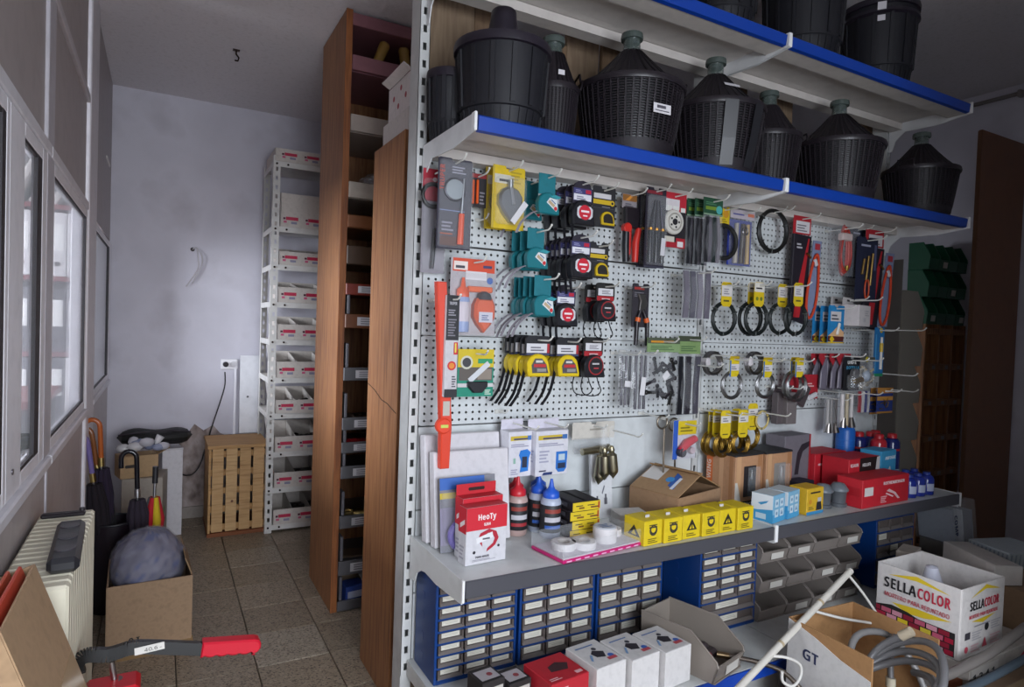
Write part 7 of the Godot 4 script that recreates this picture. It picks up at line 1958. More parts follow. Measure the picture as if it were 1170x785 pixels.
# ------------------------------------------------------------------ goods under the shelf
func drawer_cabinet(label: String, p: Vector3, w: float, h: float, d: float, cols: int, rows: int, big: int, labelled := true) -> void:
	var t := thing("drawer_cabinet", label, "drawer cabinet", p)
	var b := mb("#143a76")
	b.box(Vector3(-w / 2 + 0.004, h / 2, -d / 2), Vector3(0.008, h, d), 0.001)
	b.box(Vector3(w / 2 - 0.004, h / 2, -d / 2), Vector3(0.008, h, d), 0.001)
	b.box(Vector3(0, 0.004, -d / 2), Vector3(w - 0.016, 0.008, d))
	b.box(Vector3(0, h - 0.004, -d / 2), Vector3(w - 0.016, 0.008, d))
	b.box(Vector3(0, h / 2, -d + 0.003), Vector3(w - 0.016, h - 0.016, 0.006))
	var total := rows + big * 1.25
	var rh := (h - 0.016) / total
	var y := 0.008
	var slots := []
	for j in big:
		slots.append([y, rh * 1.25, true]); y += rh * 1.25
	for j in rows:
		slots.append([y, rh, false]); y += rh
	for s in slots:
		b.box(Vector3(0, s[0] + 0.002, -d / 2), Vector3(w - 0.016, 0.0065, d))
	part(t, "casing", b, M["plastic"], "blue steel casing")
	for k in 5:
		part(t, "casing_slot", mb("#163a78").box(Vector3(-w / 2 - 0.0002, h * (0.14 + 0.18 * k), -d * 0.6), Vector3(0.0006, 0.02, 0.014)), M["plastic"])
	var cw := (w - 0.016) / cols
	var dm := {}
	for s in slots:
		var n: int = 1 if s[2] else cols
		var ww: float = (w - 0.016) / n
		var key := "%s" % s[2]
		if not dm.has(key):
			var q := mb("#5c5350")
			var hh: float = s[1] - 0.0085
			var dw := ww - 0.005
			q.box(Vector3(0, hh / 2, -0.006), Vector3(dw, hh, 0.003))
			q.box(Vector3(-dw / 2 + 0.003, hh / 2, -0.002), Vector3(0.006, hh, 0.01), 0.001)
			q.box(Vector3(dw / 2 - 0.003, hh / 2, -0.002), Vector3(0.006, hh, 0.01), 0.001)
			var lip := PackedVector2Array([Vector2(0.004, 0.0), Vector2(0.004, hh * 0.34), Vector2(0.0, hh * 0.34), Vector2(-0.006, hh * 0.06), Vector2(-0.004, 0.0)])
			q.at(Vector3.ZERO, Basis(Vector3.UP, PI / 2)).ink("#6b6461").prism(lip, -dw / 2, dw / 2)
			q.at(Vector3.ZERO).box(Vector3(0, 0.003, -d * 0.45), Vector3(dw, 0.004, d * 0.85))
			var l := mb("#cfcbbf")
			l.box(Vector3(0, hh * 0.66, -0.0036), Vector3(dw * (0.72 if not s[2] else 0.42), hh * 0.5, 0.001))
			l.ink("#b3afa4").box(Vector3(-dw * 0.02, hh * 0.76, -0.0029), Vector3(dw * (0.6 if not s[2] else 0.34), hh * 0.06, 0.0004))
			l.box(Vector3(dw * 0.02, hh * 0.62, -0.0029), Vector3(dw * (0.5 if not s[2] else 0.3), hh * 0.06, 0.0004))
			dm[key] = [q.mesh(), l.mesh()]
		for i in n:
			var o := child(t, "drawer", dm[key][0], M["plastic"])
			o.position = Vector3(-w / 2 + 0.008 + (i + 0.5) * ww, s[0] + 0.006, 0.0)
			if labelled or (i + int(s[0] * 100)) % 4 == 0:
				child(o, "drawer_label", dm[key][1], M["print"])
var bin_cache := {}
func bin(label: String, p: Vector3, w: float, h: float, d: float, turn := 0.0, group := "", lab := true, hex := "#857c76", cat := "storage bin") -> Node3D:
	var t := thing("picking_bin", label, cat, p, turn, group)
	var key := "%.3f_%.3f_%.3f_%s" % [w, h, d, hex]
	if not bin_cache.has(key):
		var side := PackedVector2Array([Vector2(d * 0.98, 0), Vector2(d, h), Vector2(d * 0.34, h), Vector2(d * 0.02, h * 0.52), Vector2(0, h * 0.4), Vector2(d * 0.05, 0)])
		var a := mb(hex)
		for s in [-1, 1]:
			a.at(Vector3(s * (w / 2 - 0.002), 0, d / 2), Basis(Vector3.UP, PI / 2)).prism(side, -0.002, 0.002)
			# rolled rim along the open edge
			a.at(Vector3(s * (w / 2 - 0.002), 0, d / 2)).tube([Vector3(0, h * 0.4, 0), Vector3(0, h * 0.52, -d * 0.02), Vector3(0, h, -d * 0.34), Vector3(0, h, -d)], 0.0032, 5)
		a.at(Vector3.ZERO).box(Vector3(0, 0.002, 0), Vector3(w - 0.004, 0.004, d * 0.94))
		a.box(Vector3(0, h / 2, -d / 2 + 0.002), Vector3(w - 0.004, h, 0.004))
		var f := mb(hex)
		f.at(Vector3(0, 0, d / 2), Basis(Vector3.UP, PI / 2)).prism(PackedVector2Array([Vector2(d * 0.05, 0), Vector2(0.0, h * 0.4), Vector2(0.005, h * 0.41), Vector2(d * 0.05 + 0.005, 0.0)]), -w / 2, w / 2)
		f.box(Vector3.ZERO, Vector3.ONE * 0.0001)
		var l := mb("#cfcbc4").at(Vector3(0.012, h * 0.21, d / 2 - d * 0.02 + 0.0022), Basis(Vector3.RIGHT, 0.12)).box(Vector3.ZERO, Vector3(w * 0.45, h * 0.22, 0.001))
		bin_cache[key] = [a.mesh(), f.mesh(), l.mesh()]
	child(t, "bin_body", bin_cache[key][0], M["plastic"])
	var fr := child(t, "front_lip", bin_cache[key][1], M["plastic"])
	if lab:
		child(fr, "bin_label", bin_cache[key][2], M["print"], "white paper label")
	return t
func base_goods() -> void:
	var y := BASE + 0.001
	drawer_cabinet("blue drawer cabinet with nine rows of small drawers by the upright", Vector3(0.148, y, 0.165), 0.255, 0.32, 0.15, 3, 9, 0)
	drawer_cabinet("blue drawer cabinet with seven rows of drawers in the middle of three", Vector3(0.415, y, 0.17), 0.268, 0.32, 0.15, 3, 7, 0)
	drawer_cabinet("blue drawer cabinet with six rows of drawers beside the tipped-out one", Vector3(0.69, y, 0.172), 0.268, 0.32, 0.15, 3, 6, 0)
	drawer_cabinet("blue drawer cabinet with two wide bottom drawers standing forward", Vector3(1.025, y, 0.27), 0.265, 0.298, 0.17, 3, 5, 2)
	drawer_cabinet("blue drawer cabinet holding loose parts past the grey bins", Vector3(1.97, y, 0.27), 0.26, 0.33, 0.2, 3, 6, 0, false)
	for r in 3:
		for c in 4:
			bin("grey stacking bin in the block under the shelf, %s row" % ["bottom", "middle", "top"][r], Vector3(1.235 + c * 0.141, y + r * 0.101, 0.165), 0.137, 0.1, 0.24, 0.0, "grey stacking bins, %s row" % ["bottom", "middle", "top"][r], (r * 3 + c * 5) % 4 != 0)
	var q := PY(790, 770, BASE)
	var bb := bin("large open grey bin standing alone on the base shelf", Vector3(0.775, y, 0.36), 0.155, 0.125, 0.26, 0.25, "", true, "#8a8178")
	part(bb, "contents", mb("#3a3032").box(Vector3(0, 0.02, -0.03), Vector3(0.13, 0.03, 0.17), 0.008).ball(Vector3(0.03, 0.04, 0.02), Vector3(0.02, 0.012, 0.02), 7).ink("#a8242c").ball(Vector3(-0.01, 0.04, 0.06), Vector3(0.014, 0.01, 0.014), 7), M["plastic"], "loose dark fittings")
	# white cartons with tap pictures, a red one and two dark ones
	var s := Vector3(0.105, 0.105, 0.13)
	for k in 3:
		var t := carton("tap_carton", "white carton with a small tap picture on its lid, standing on the base shelf", "box", Vector3(0.405 + k * 0.112, y, 0.375 + 0.006 * k), s, "#cfccca", 0.1, "white cartons with tap pictures")
		ink_on(t, top_of(s), s.x, s.z, [["p", -0.36, 0.8, 0.3, 0.88, 1, "#5b76a8"], ["g", [[-0.1, 0.36], [0.14, 0.3], [0.26, 0.5], [0.0, 0.62], [-0.14, 0.52]], "#2c2a2f"], ["c", 0.1, 0.66, 0.07, "#44424a"], ["c", 0.3, 0.3, 0.09, "#3a62b0"], ["r", 0.1, 0.16, 0.4, 0.26, "#b34a52"], ["g", [[-0.36, 0.3], [-0.2, 0.5], [-0.16, 0.46], [-0.32, 0.26]], "#7a9ac0"]])
	var rs := Vector3(0.125, 0.095, 0.12)
	var rt := carton("red_carton", "red carton with a dark tool picture on its lid", "box", Vector3(0.278, y, 0.375), rs, "#b31f2b", 0.1)
	ink_on(rt, top_of(rs), rs.x, rs.z, [["g", [[-0.2, 0.4], [0.2, 0.34], [0.34, 0.56], [0.1, 0.7], [-0.16, 0.6]], "#3c1d22"], ["p", -0.42, 0.1, -0.1, 0.22, 2, "#dca9ac"], ["r", 0.24, 0.1, 0.42, 0.2, "#dca9ac"]])
	ink_on(rt, front_of(rs), rs.x, rs.y, [["p", -0.4, 0.7, 0.1, 0.88, 2, "#dca9ac"]])
	for e in [[0.09, 0.34, 0.105, "taller dark carton with a pale top label at the end of the base shelf"], [0.165, 0.345, 0.088, "shorter dark carton with a pale front label beside the red carton"]]:
		var ds := Vector3(0.068, e[2], 0.07)
		var t := carton("dark_carton", e[3], "box", Vector3(e[0], y, e[1]), ds, "#2a2326", 0.12)
		ink_on(t, top_of(ds), ds.x, ds.z, [["r", -0.4, 0.15, 0.4, 0.8, "#a9a3a6"], ["c", 0.1, 0.45, 0.12, "#8a3a3e"]])
		ink_on(t, front_of(ds), ds.x, ds.y, [["r", -0.42, 0.55, 0.42, 0.85, "#b5afa8"], ["p", -0.36, 0.6, 0.3, 0.8, 3, "#5d5a60"]])

# ------------------------------------------------------------------ along the left partition
func left_aisle() -> void:
	var r := thing("radiator", "cream column radiator under the office window", "radiator", Vector3(-0.832, 0, 0.34))
	var col := mb("#d9d2bd")
	col.box(Vector3(0, 0.425, 0), Vector3(0.108, 0.60, 0.0285), 0.005)
	var cm := col.mesh()
	for k in 17:
		var c := child(r, "column", cm, M["paint"])
		c.position = Vector3(0, 0, -0.40 + k * 0.0295)
	for y in [0.2, 0.66]:
		part(r, "header_pipe", mb("#cfc7b2").cyl(Vector3(0, y, -0.41), Vector3(0, y, 0.1), 0.026), M["paint"])
	for z in [-0.36, 0.04]:
		part(r, "foot", mb("#bdb5a2").box(Vector3(0, 0.0625, z), Vector3(0.08, 0.125, 0.03), 0.006), M["paint"])
	var ps := thing("power_strip", "black power strip lying along the radiator top", "power strip", Vector3(-0.80, 0.7265, 0.24), 0.05)
	part(ps, "body", mb("#26242a").box(Vector3(0, 0.014, 0), Vector3(0.05, 0.028, 0.26), 0.008), M["plastic"])
	for k in 3:
		part(ps, "outlet", mb("#3b393f").at(Vector3(0, 0.028, -0.08 + k * 0.075), Basis(Vector3.RIGHT, -PI / 2)).prism(circle(0.018, 14), 0, 0.002, 0.0005), M["plastic"])
	var bk := thing("black_clip", "small black metal clip lying at the radiator end", "clip", Vector3(-0.835, 0.7265, -0.02))
	part(bk, "bar", mb("#1e1c1f").box(Vector3(0, 0.006, 0), Vector3(0.085, 0.01, 0.02), 0.003), M["plastic"])
	part(bk, "tip", mb("#2b282b").cyl(Vector3(0.036, 0.012, 0), Vector3(0.036, 0.018, 0), 0.006), M["plastic"])
	# tall carton leaning against the radiator
	var a := PZ(30, 640, 0.5)
	var b := PZ(92, 785, 0.5)
	var dirv := (a - b).normalized()
	var ang := atan2(-dirv.x, dirv.y)
	var base := b + dirv * (-b.y / dirv.y)
	var t := thing("leaning_carton", "long brown cardboard carton leaning against the radiator", "box", Vector3(base.x + 0.004, 0.012, 0.63))
	var len_ := (a - base).length() - 0.02
	var B := Basis(Vector3.BACK, ang)
	var w := 0.062
	var d := 0.25
	var m := mb("#a88a6a")
	m.xf = Transform3D(B, Vector3.ZERO)
	m.box(Vector3(0, len_ / 2, 0), Vector3(0.004, len_, d))
	m.box(Vector3(-w, len_ / 2, 0), Vector3(0.004, len_, d))
	m.box(Vector3(-w / 2, len_ / 2, d / 2), Vector3(w, len_, 0.004))
	m.box(Vector3(-w / 2, len_ / 2, -d / 2), Vector3(w, len_, 0.004))
	m.box(Vector3(-w / 2, 0.002, 0), Vector3(w, 0.004, d))
	part(t, "body", m, M["cardboard"])
	var tp := mb("#b79c7c")
	tp.xf = Transform3D(B, Vector3.ZERO)
	tp.box(Vector3(0.0024, len_ - 0.19, 0), Vector3(0.0008, 0.07, d - 0.01))
	tp.box(Vector3(-w / 2, len_ - 0.19, d / 2 + 0.0024), Vector3(w, 0.07, 0.0008))
	part(t, "packing_tape", tp, M["gloss"], "strip of clear brown packing tape")
	for k in 3:
		var rs := mb(["#b8432f", "#c2583c", "#a83a2b"][k])
		rs.xf = Transform3D(B, Vector3.ZERO)
		rs.box(Vector3(-0.014 - k * 0.016, len_ - 0.05, 0), Vector3(0.006, 0.12, d - 0.03), 0.002)
		part(t, "content_sheet", rs, M["plastic"], "orange-red plastic sheet inside the carton")
	# red tool with a black lever
	var pz := 0.3
	var hp := PZ(125, 772, pz)
	var lv := thing("lever_tool", "red tool with a black bent lever and a red grip, priced by a paper tag", "tool", Vector3(hp.x, 0, pz))
	var lo := func(px, py, z := 0.0) -> Vector3:
		var q: Vector3 = PZ(px, py, pz + z)
		return Vector3(q.x - hp.x, q.y, z)
	part(lv, "body", mb("#c21f2e").box(Vector3(0.006, hp.y / 2 - 0.004, 0.01), Vector3(0.095, hp.y - 0.01, 0.07), 0.008), M["plastic"])
	part(lv, "bolt", mb("#a9a6a4").cyl(lo.call(131, 778), lo.call(127, 756), 0.0055), M["metal"])
	part(lv, "washer", mb("#8f8b88").cyl(lo.call(131, 779), lo.call(131, 776), 0.014), M["metal"])
	var lever := []
	for q in [[90, 770], [88, 760], [94, 751], [104, 748], [122, 748], [137, 744], [150, 740], [170, 739], [232, 741]]:
		lever.append(lo.call(q[0], q[1]))
	part(lv, "lever", mb("#120f12").band(bend(lever), Vector3(0, 0.12, 0.99), 0.018, 0.024), M["plastic"], "black painted lever")
	var grip := PackedVector2Array()
	var g0: Vector3 = lo.call(230, 741)
	var g1: Vector3 = lo.call(293, 736)
	var gl := (g1 - g0).length()
	for k in 15:
		grip.append(Vector2(gl * k / 14.0 * 0.96, -0.0155 + (0.003 if k % 3 == 1 else 0.0)))
	for k in 6:
		var an := -PI / 2 + PI * k / 5.0
		grip.append(Vector2(gl * 0.95 + cos(an) * 0.014, sin(an) * 0.0155))
	grip.append(Vector2(0, 0.0165))
	part(lv, "grip", mb("#c81c30").at(g0, Basis(Vector3.BACK, atan2((g1 - g0).y, (g1 - g0).x))).prism(grip, -0.014, 0.014, 0.004), M["plastic"], "red rubber grip")
	var tg: Vector3 = lo.call(171, 741, 0.013)
	part(lv, "price_tag", mb("#d6d2cc").at(tg, Basis(Vector3.BACK, 0.06)).box(Vector3.ZERO, Vector3(0.052, 0.0145, 0.001)), M["print"], "white handwritten price tag")
	lettering(lv, "40.6 -", tg + Vector3(0.006, -0.0005, 0.001), 0.0065, "#55524a", 0.03, Basis(Vector3.BACK, 0.06), false)
	# carton with a clear sack on top
	var cb := thing("sack_carton", "open brown carton holding a bulging clear plastic sack", "box", Vector3(-0.665, 0.0, -0.99), 0.03)
	var cs := Vector3(0.265, 0.245, 0.30)
	var cm2 := mb("#9c8165")
	for e in [[0, cs.z / 2, cs.x, 0.005], [0, -cs.z / 2, cs.x, 0.005], [-cs.x / 2, 0, 0.005, cs.z], [cs.x / 2, 0, 0.005, cs.z]]:
		cm2.box(Vector3(e[0], cs.y / 2, e[1]), Vector3(e[2], cs.y, e[3]))
	cm2.box(Vector3(0, 0.003, 0), Vector3(cs.x, 0.006, cs.z))
	part(cb, "body", cm2, M["cardboard"])
	part(cb, "flap", mb("#8f7558").at(Vector3(cs.x / 2, cs.y, 0), Basis(Vector3.BACK, 0.35)).box(Vector3(0, 0.03, 0), Vector3(0.004, 0.07, cs.z * 0.9)), M["cardboard"])
	part(cb, "base_flap", mb("#a5885f").at(Vector3(0, 0.01, cs.z / 2 + 0.003), Basis(Vector3.RIGHT, 0.2)).box(Vector3(0.02, 0.0, 0.02), Vector3(cs.x * 0.9, 0.003, 0.07)), M["cardboard"])
	lettering(cb, "AI", Vector3(-0.05, 0.045, cs.z / 2 + 0.004), 0.016, "#1d1a18", 0.04)
	lettering(cb, "IK", Vector3(-0.048, 0.022, cs.z / 2 + 0.004), 0.016, "#1d1a18", 0.04)
	var sk := thing("plastic_sack", "bulging clear plastic sack of blue and grey goods in the brown carton", "sack", Vector3(-0.672, 0.12, -0.99))
	var fn := FastNoiseLite.new()
	fn.seed = 9
	fn.frequency = 14.0
	var pts := []
	var pf := []
	for i in 25:
		var rowp := []
		var rowf := []
		for k in 48:
			var u := PI * i / 24.0
			var v := TAU * k / 48.0
			var o := Vector3(sin(u) * cos(v), cos(u), sin(u) * sin(v))
			var wr := 0.09 * fn.get_noise_3dv(o * 0.16) + 0.06 * absf(fn.get_noise_3dv(o * Vector3(0.45, 0.2, 0.45))) + 0.03 * fn.get_noise_3dv(o * 0.7)
			var q := o * Vector3(0.126, 0.135, 0.14)
			rowp.append(q * (0.96 + wr) + Vector3(0, 0.14, 0))
			rowf.append(q * (1.0 + wr + 0.03 * fn.get_noise_3dv(o * 1.1)) + Vector3(0, 0.14, 0))
		pts.append(rowp)
		pf.append(rowf)
	var gd := mb("#55546c").skin(pts, Vector3(0, 0.14, 0))
	for i in gd.v.size():
		var k := fn.get_noise_3dv(gd.v[i] * 1.6) + 0.5 * fn.get_noise_3dv(gd.v[i] * 4.0)
		gd.c[i] = Color(["#4a4764", "#5f5c70", "#6f6b7c", "#414a78"][clampi(int(k * 3.0 + 2.0), 0, 3)]).srgb_to_linear()
	part(sk, "goods", gd, M["cloth"])
	part(sk, "film", mb().skin(pf, Vector3(0, 0.14, 0)), M["sack"], "clear crinkled film")
	umbrellas()
	# cartons, board and covers stacked by the back wall
	var wb := carton("foam_box", "white foam box standing by the bare plaster", "box", Vector3(-0.585, 0, -2.2), Vector3(0.1, 0.47, 0.13), "#cfccd0", 0.15)
	part(wb, "rim", mb("#c3c0c4").box(Vector3(0, 0.474, 0), Vector3(0.104, 0.012, 0.134), 0.003), M["card"])
	var gs := Vector3(0.18, 0.38, 0.2)
	var gp := PY(170, 612, 0.0)
	var gb := carton("dotted_carton", "pale carton with green dots behind the umbrellas", "box", Vector3(-0.70, 0, -2.0), gs, "#a59b8f", -0.12)
	ink_on(gb, front_of(gs), gs.x, gs.y, [["g", [[0.3, 0.34], [0.42, 0.4], [0.46, 0.55], [0.4, 0.68], [0.3, 0.6], [0.28, 0.45]], "#5f8a3c"], ["g", [[0.3, 0.02], [0.42, 0.06], [0.46, 0.2], [0.4, 0.3], [0.3, 0.24]], "#5f8a3c"], ["c", -0.1, 0.62, 0.05, "#77706a"]])
	ink_on(gb, right_of(gs), gs.z, gs.y, [["c", -0.2, 0.5, 0.16, "#5f8a3c"], ["c", -0.2, 0.15, 0.16, "#5f8a3c"]])
	var fb := thing("handle_carton", "small brown carton with a hand slot on top of the dotted carton", "box", Vector3(-0.74, 0.381, -1.98), 0.25)
	part(fb, "body", mb("#b2946f").box(Vector3(0, 0.055, 0), Vector3(0.17, 0.11, 0.12), 0.002), M["cardboard"])
	part(fb, "hand_slot", mb("#2d2320").at(Vector3(-0.04, 0.06, 0.0602)).prism(rrect(0.05, 0.016, 0.0078), 0, 0.0006), M["print"])
	part(fb, "flap", mb("#a3855f").at(Vector3(0.085, 0.11, 0), Basis(Vector3.BACK, -1.1)).box(Vector3(0, 0.03, 0), Vector3(0.003, 0.06, 0.11)), M["cardboard"])
	var cv := thing("black_cover", "folded black padded cover lying over the foam box", "cover", Vector3(-0.67, 0.492, -2.2))
	var c2 := mb("#1b181c")
	var prof := []
	for k in 9:
		var an := PI * k / 8.0
		prof.append(Vector2(sin(an), -cos(an)))
	for i in 14:
		for k in 8:
			var q := []
			for e in [[i, k], [i + 1, k], [i + 1, k + 1], [i, k + 1]]:
				var u: float = e[0] / 14.0
				var xx := lerpf(-0.17, 0.19, u)
				var env := pow(sin(PI * clampf(u, 0.0, 1.0)), 0.35)
				var yy: float = 0.048 + (prof[e[1]].y * (0.046 + 0.01 * sin(u * 9.0))) * env
				var zz: float = prof[e[1]].x * 0.11 * env
				q.append(Vector3(xx, yy, zz))
			c2.quad(q[0], q[1], q[2], q[3], Vector3(0, prof[k].y, prof[k].x + 0.01))
	part(cv, "padding", c2, M["rubber"])
	part(cv, "seam", mb("#2f2a30").tube([Vector3(-0.16, 0.07, 0.06), Vector3(-0.05, 0.085, 0.085), Vector3(0.08, 0.088, 0.08), Vector3(0.18, 0.07, 0.04)], 0.004, 5), M["rubber"])
	var pb := thing("crumpled_bag", "crumpled white and blue plastic bag stuffed on the small brown carton", "bag", Vector3(-0.72, 0.4915, -1.98))
	var pm := mb("#a9a7b4")
	rng.seed = 31
	for k in 9:
		pm.ink(["#b9b6bd", "#8f94ab", "#77809c", "#c9c6c8"][k % 4]).ball(Vector3(rng.randf_range(-0.08, 0.1), 0.03 + rng.randf_range(0, 0.03), rng.randf_range(-0.03, 0.04)), Vector3(rng.randf_range(0.025, 0.045), rng.randf_range(0.018, 0.03), 0.03), 7)
	part(pb, "film", pm, M["gloss"])
	part(pb, "twist", mb("#c9c6c8").cyl(Vector3(0.06, 0.04, 0), Vector3(0.085, 0.085, 0.0), 0.012, 0.02, 8), M["gloss"])

func umbrellas() -> void:
	var st := thing("umbrella_bin", "tall black bin holding umbrellas under the partition", "bin", Vector3(-0.80, 0, -1.27))
	part(st, "wall", mb("#17151a").lathe([Vector2(0, 0.002), Vector2(0.075, 0.002), Vector2(0.08, 0.006), Vector2(0.088, 0.36), Vector2(0.084, 0.36), Vector2(0.076, 0.01), Vector2(0, 0.008)], 24), M["plastic"])
	part(st, "rim", mb("#211f24").at(Vector3(0, 0.36, 0), Basis(Vector3.RIGHT, PI / 2)).tube(ringpts(0.087, 24), 0.005, 6, true), M["plastic"])
	var list := [
		[114, 479, 118, 560, "#a8572a", "#241b2c", "umbrella with an orange-brown wooden crook and dark canopy", -1.25],
		[99, 497, 104, 570, "#6d5f92", "#17151a", "umbrella with a purple crook and black canopy", -1.2],
		[104, 488, 108, 560, "#7a4a2a", "#1a171b", "umbrella with a dark brown crook half hidden in the bin", -1.28],
		[156, 515, 150, 600, "#1c1a1d", "#2c2630", "umbrella with a black crook and a chrome collar", -1.22]]
	var k := 0
	for e in list:
		var top := PZ(e[0], e[1], e[7])
		var floor_x := -0.80 + 0.02 * (k - 1)
		var footp := Vector3(floor_x, 0.012, -1.27 + 0.015 * (k % 2))
		if k == 3:
			footp = Vector3(-0.70, 0.012, -1.22)
		var t := thing("umbrella", e[6], "umbrella", footp)
		var v := top - footp
		var L := v.length() - 0.03
		var up := v.normalized()
		var q := Basis(Quaternion(Vector3.UP, up))
		var h := mb(e[4])
		var cp := []
		cp.append(Vector3(0, L - 0.13, 0))
		cp.append(Vector3(0, L - 0.03, 0))
		for j in 9:
			var an := PI * j / 8.0
			cp.append(Vector3(-0.027 + cos(an) * 0.027, L + sin(an) * 0.03, 0))
		cp.append(Vector3(-0.054, L - 0.035, 0))
		h.xf = Transform3D(q, Vector3.ZERO)
		h.tube(cp, 0.0095, 9)
		part(t, "crook_handle", h, M["gloss"])
		var co := mb("#b9a46a" if k != 3 else "#c9c9cc")
		co.xf = Transform3D(q, Vector3.ZERO)
		co.cyl(Vector3(0, L - 0.16, 0), Vector3(0, L - 0.125, 0), 0.011)
		part(t, "collar", co, M["metal"])
		var cn := mb(e[5])
		cn.xf = Transform3D(q, Vector3.ZERO)
		for j in 8:
			var an := TAU * j / 8.0
			var o := Vector3(cos(an), 0, sin(an))
			cn.tube([Vector3(0, 0.05, 0) + o * 0.006, Vector3(0, 0.2, 0) + o * 0.02, Vector3(0, L * 0.62, 0) + o * 0.027, Vector3(0, L - 0.17, 0) + o * 0.02], [0.006, 0.012, 0.015, 0.009], 6)
		part(t, "folded_canopy", cn, M["cloth"])
		var sh := mb("#9a979a")
		sh.xf = Transform3D(q, Vector3.ZERO)
		sh.cyl(Vector3(0, 0, 0), Vector3(0, L - 0.12, 0), 0.005)
		part(t, "shaft", sh, M["metal"])
		k += 1
	# patterned umbrella propped in front
	var p := thing("umbrella", "folded umbrella with a red, yellow and grey patterned canopy beside the bin", "umbrella", Vector3(-0.665, 0.012, -1.30))
	var c3 := mb()
	var cl := ["#b3202c", "#c9ad22", "#b3202c", "#55585c", "#8d1c26", "#c9ad22"]
	for j in 6:
		var an := TAU * j / 6.0
		var o := Vector3(cos(an), 0, sin(an))
		c3.ink(cl[j]).tube([Vector3(0, 0.06, 0) + o * 0.006, Vector3(0, 0.2, 0) + o * 0.022, Vector3(0.005, 0.33, 0) + o * 0.026, Vector3(0.008, 0.42, 0) + o * 0.012], [0.006, 0.014, 0.018, 0.01], 7)
	part(p, "folded_canopy", c3, M["cloth"], "red, yellow and grey panels")
	part(p, "shaft", mb("#b9b9bd").cyl(Vector3(0, 0, 0), Vector3(0.01, 0.5, 0), 0.006), M["metal"])
	part(p, "handle", mb("#2a272b").cyl(Vector3(0.01, 0.48, 0), Vector3(0.011, 0.55, 0), 0.011), M["plastic"])

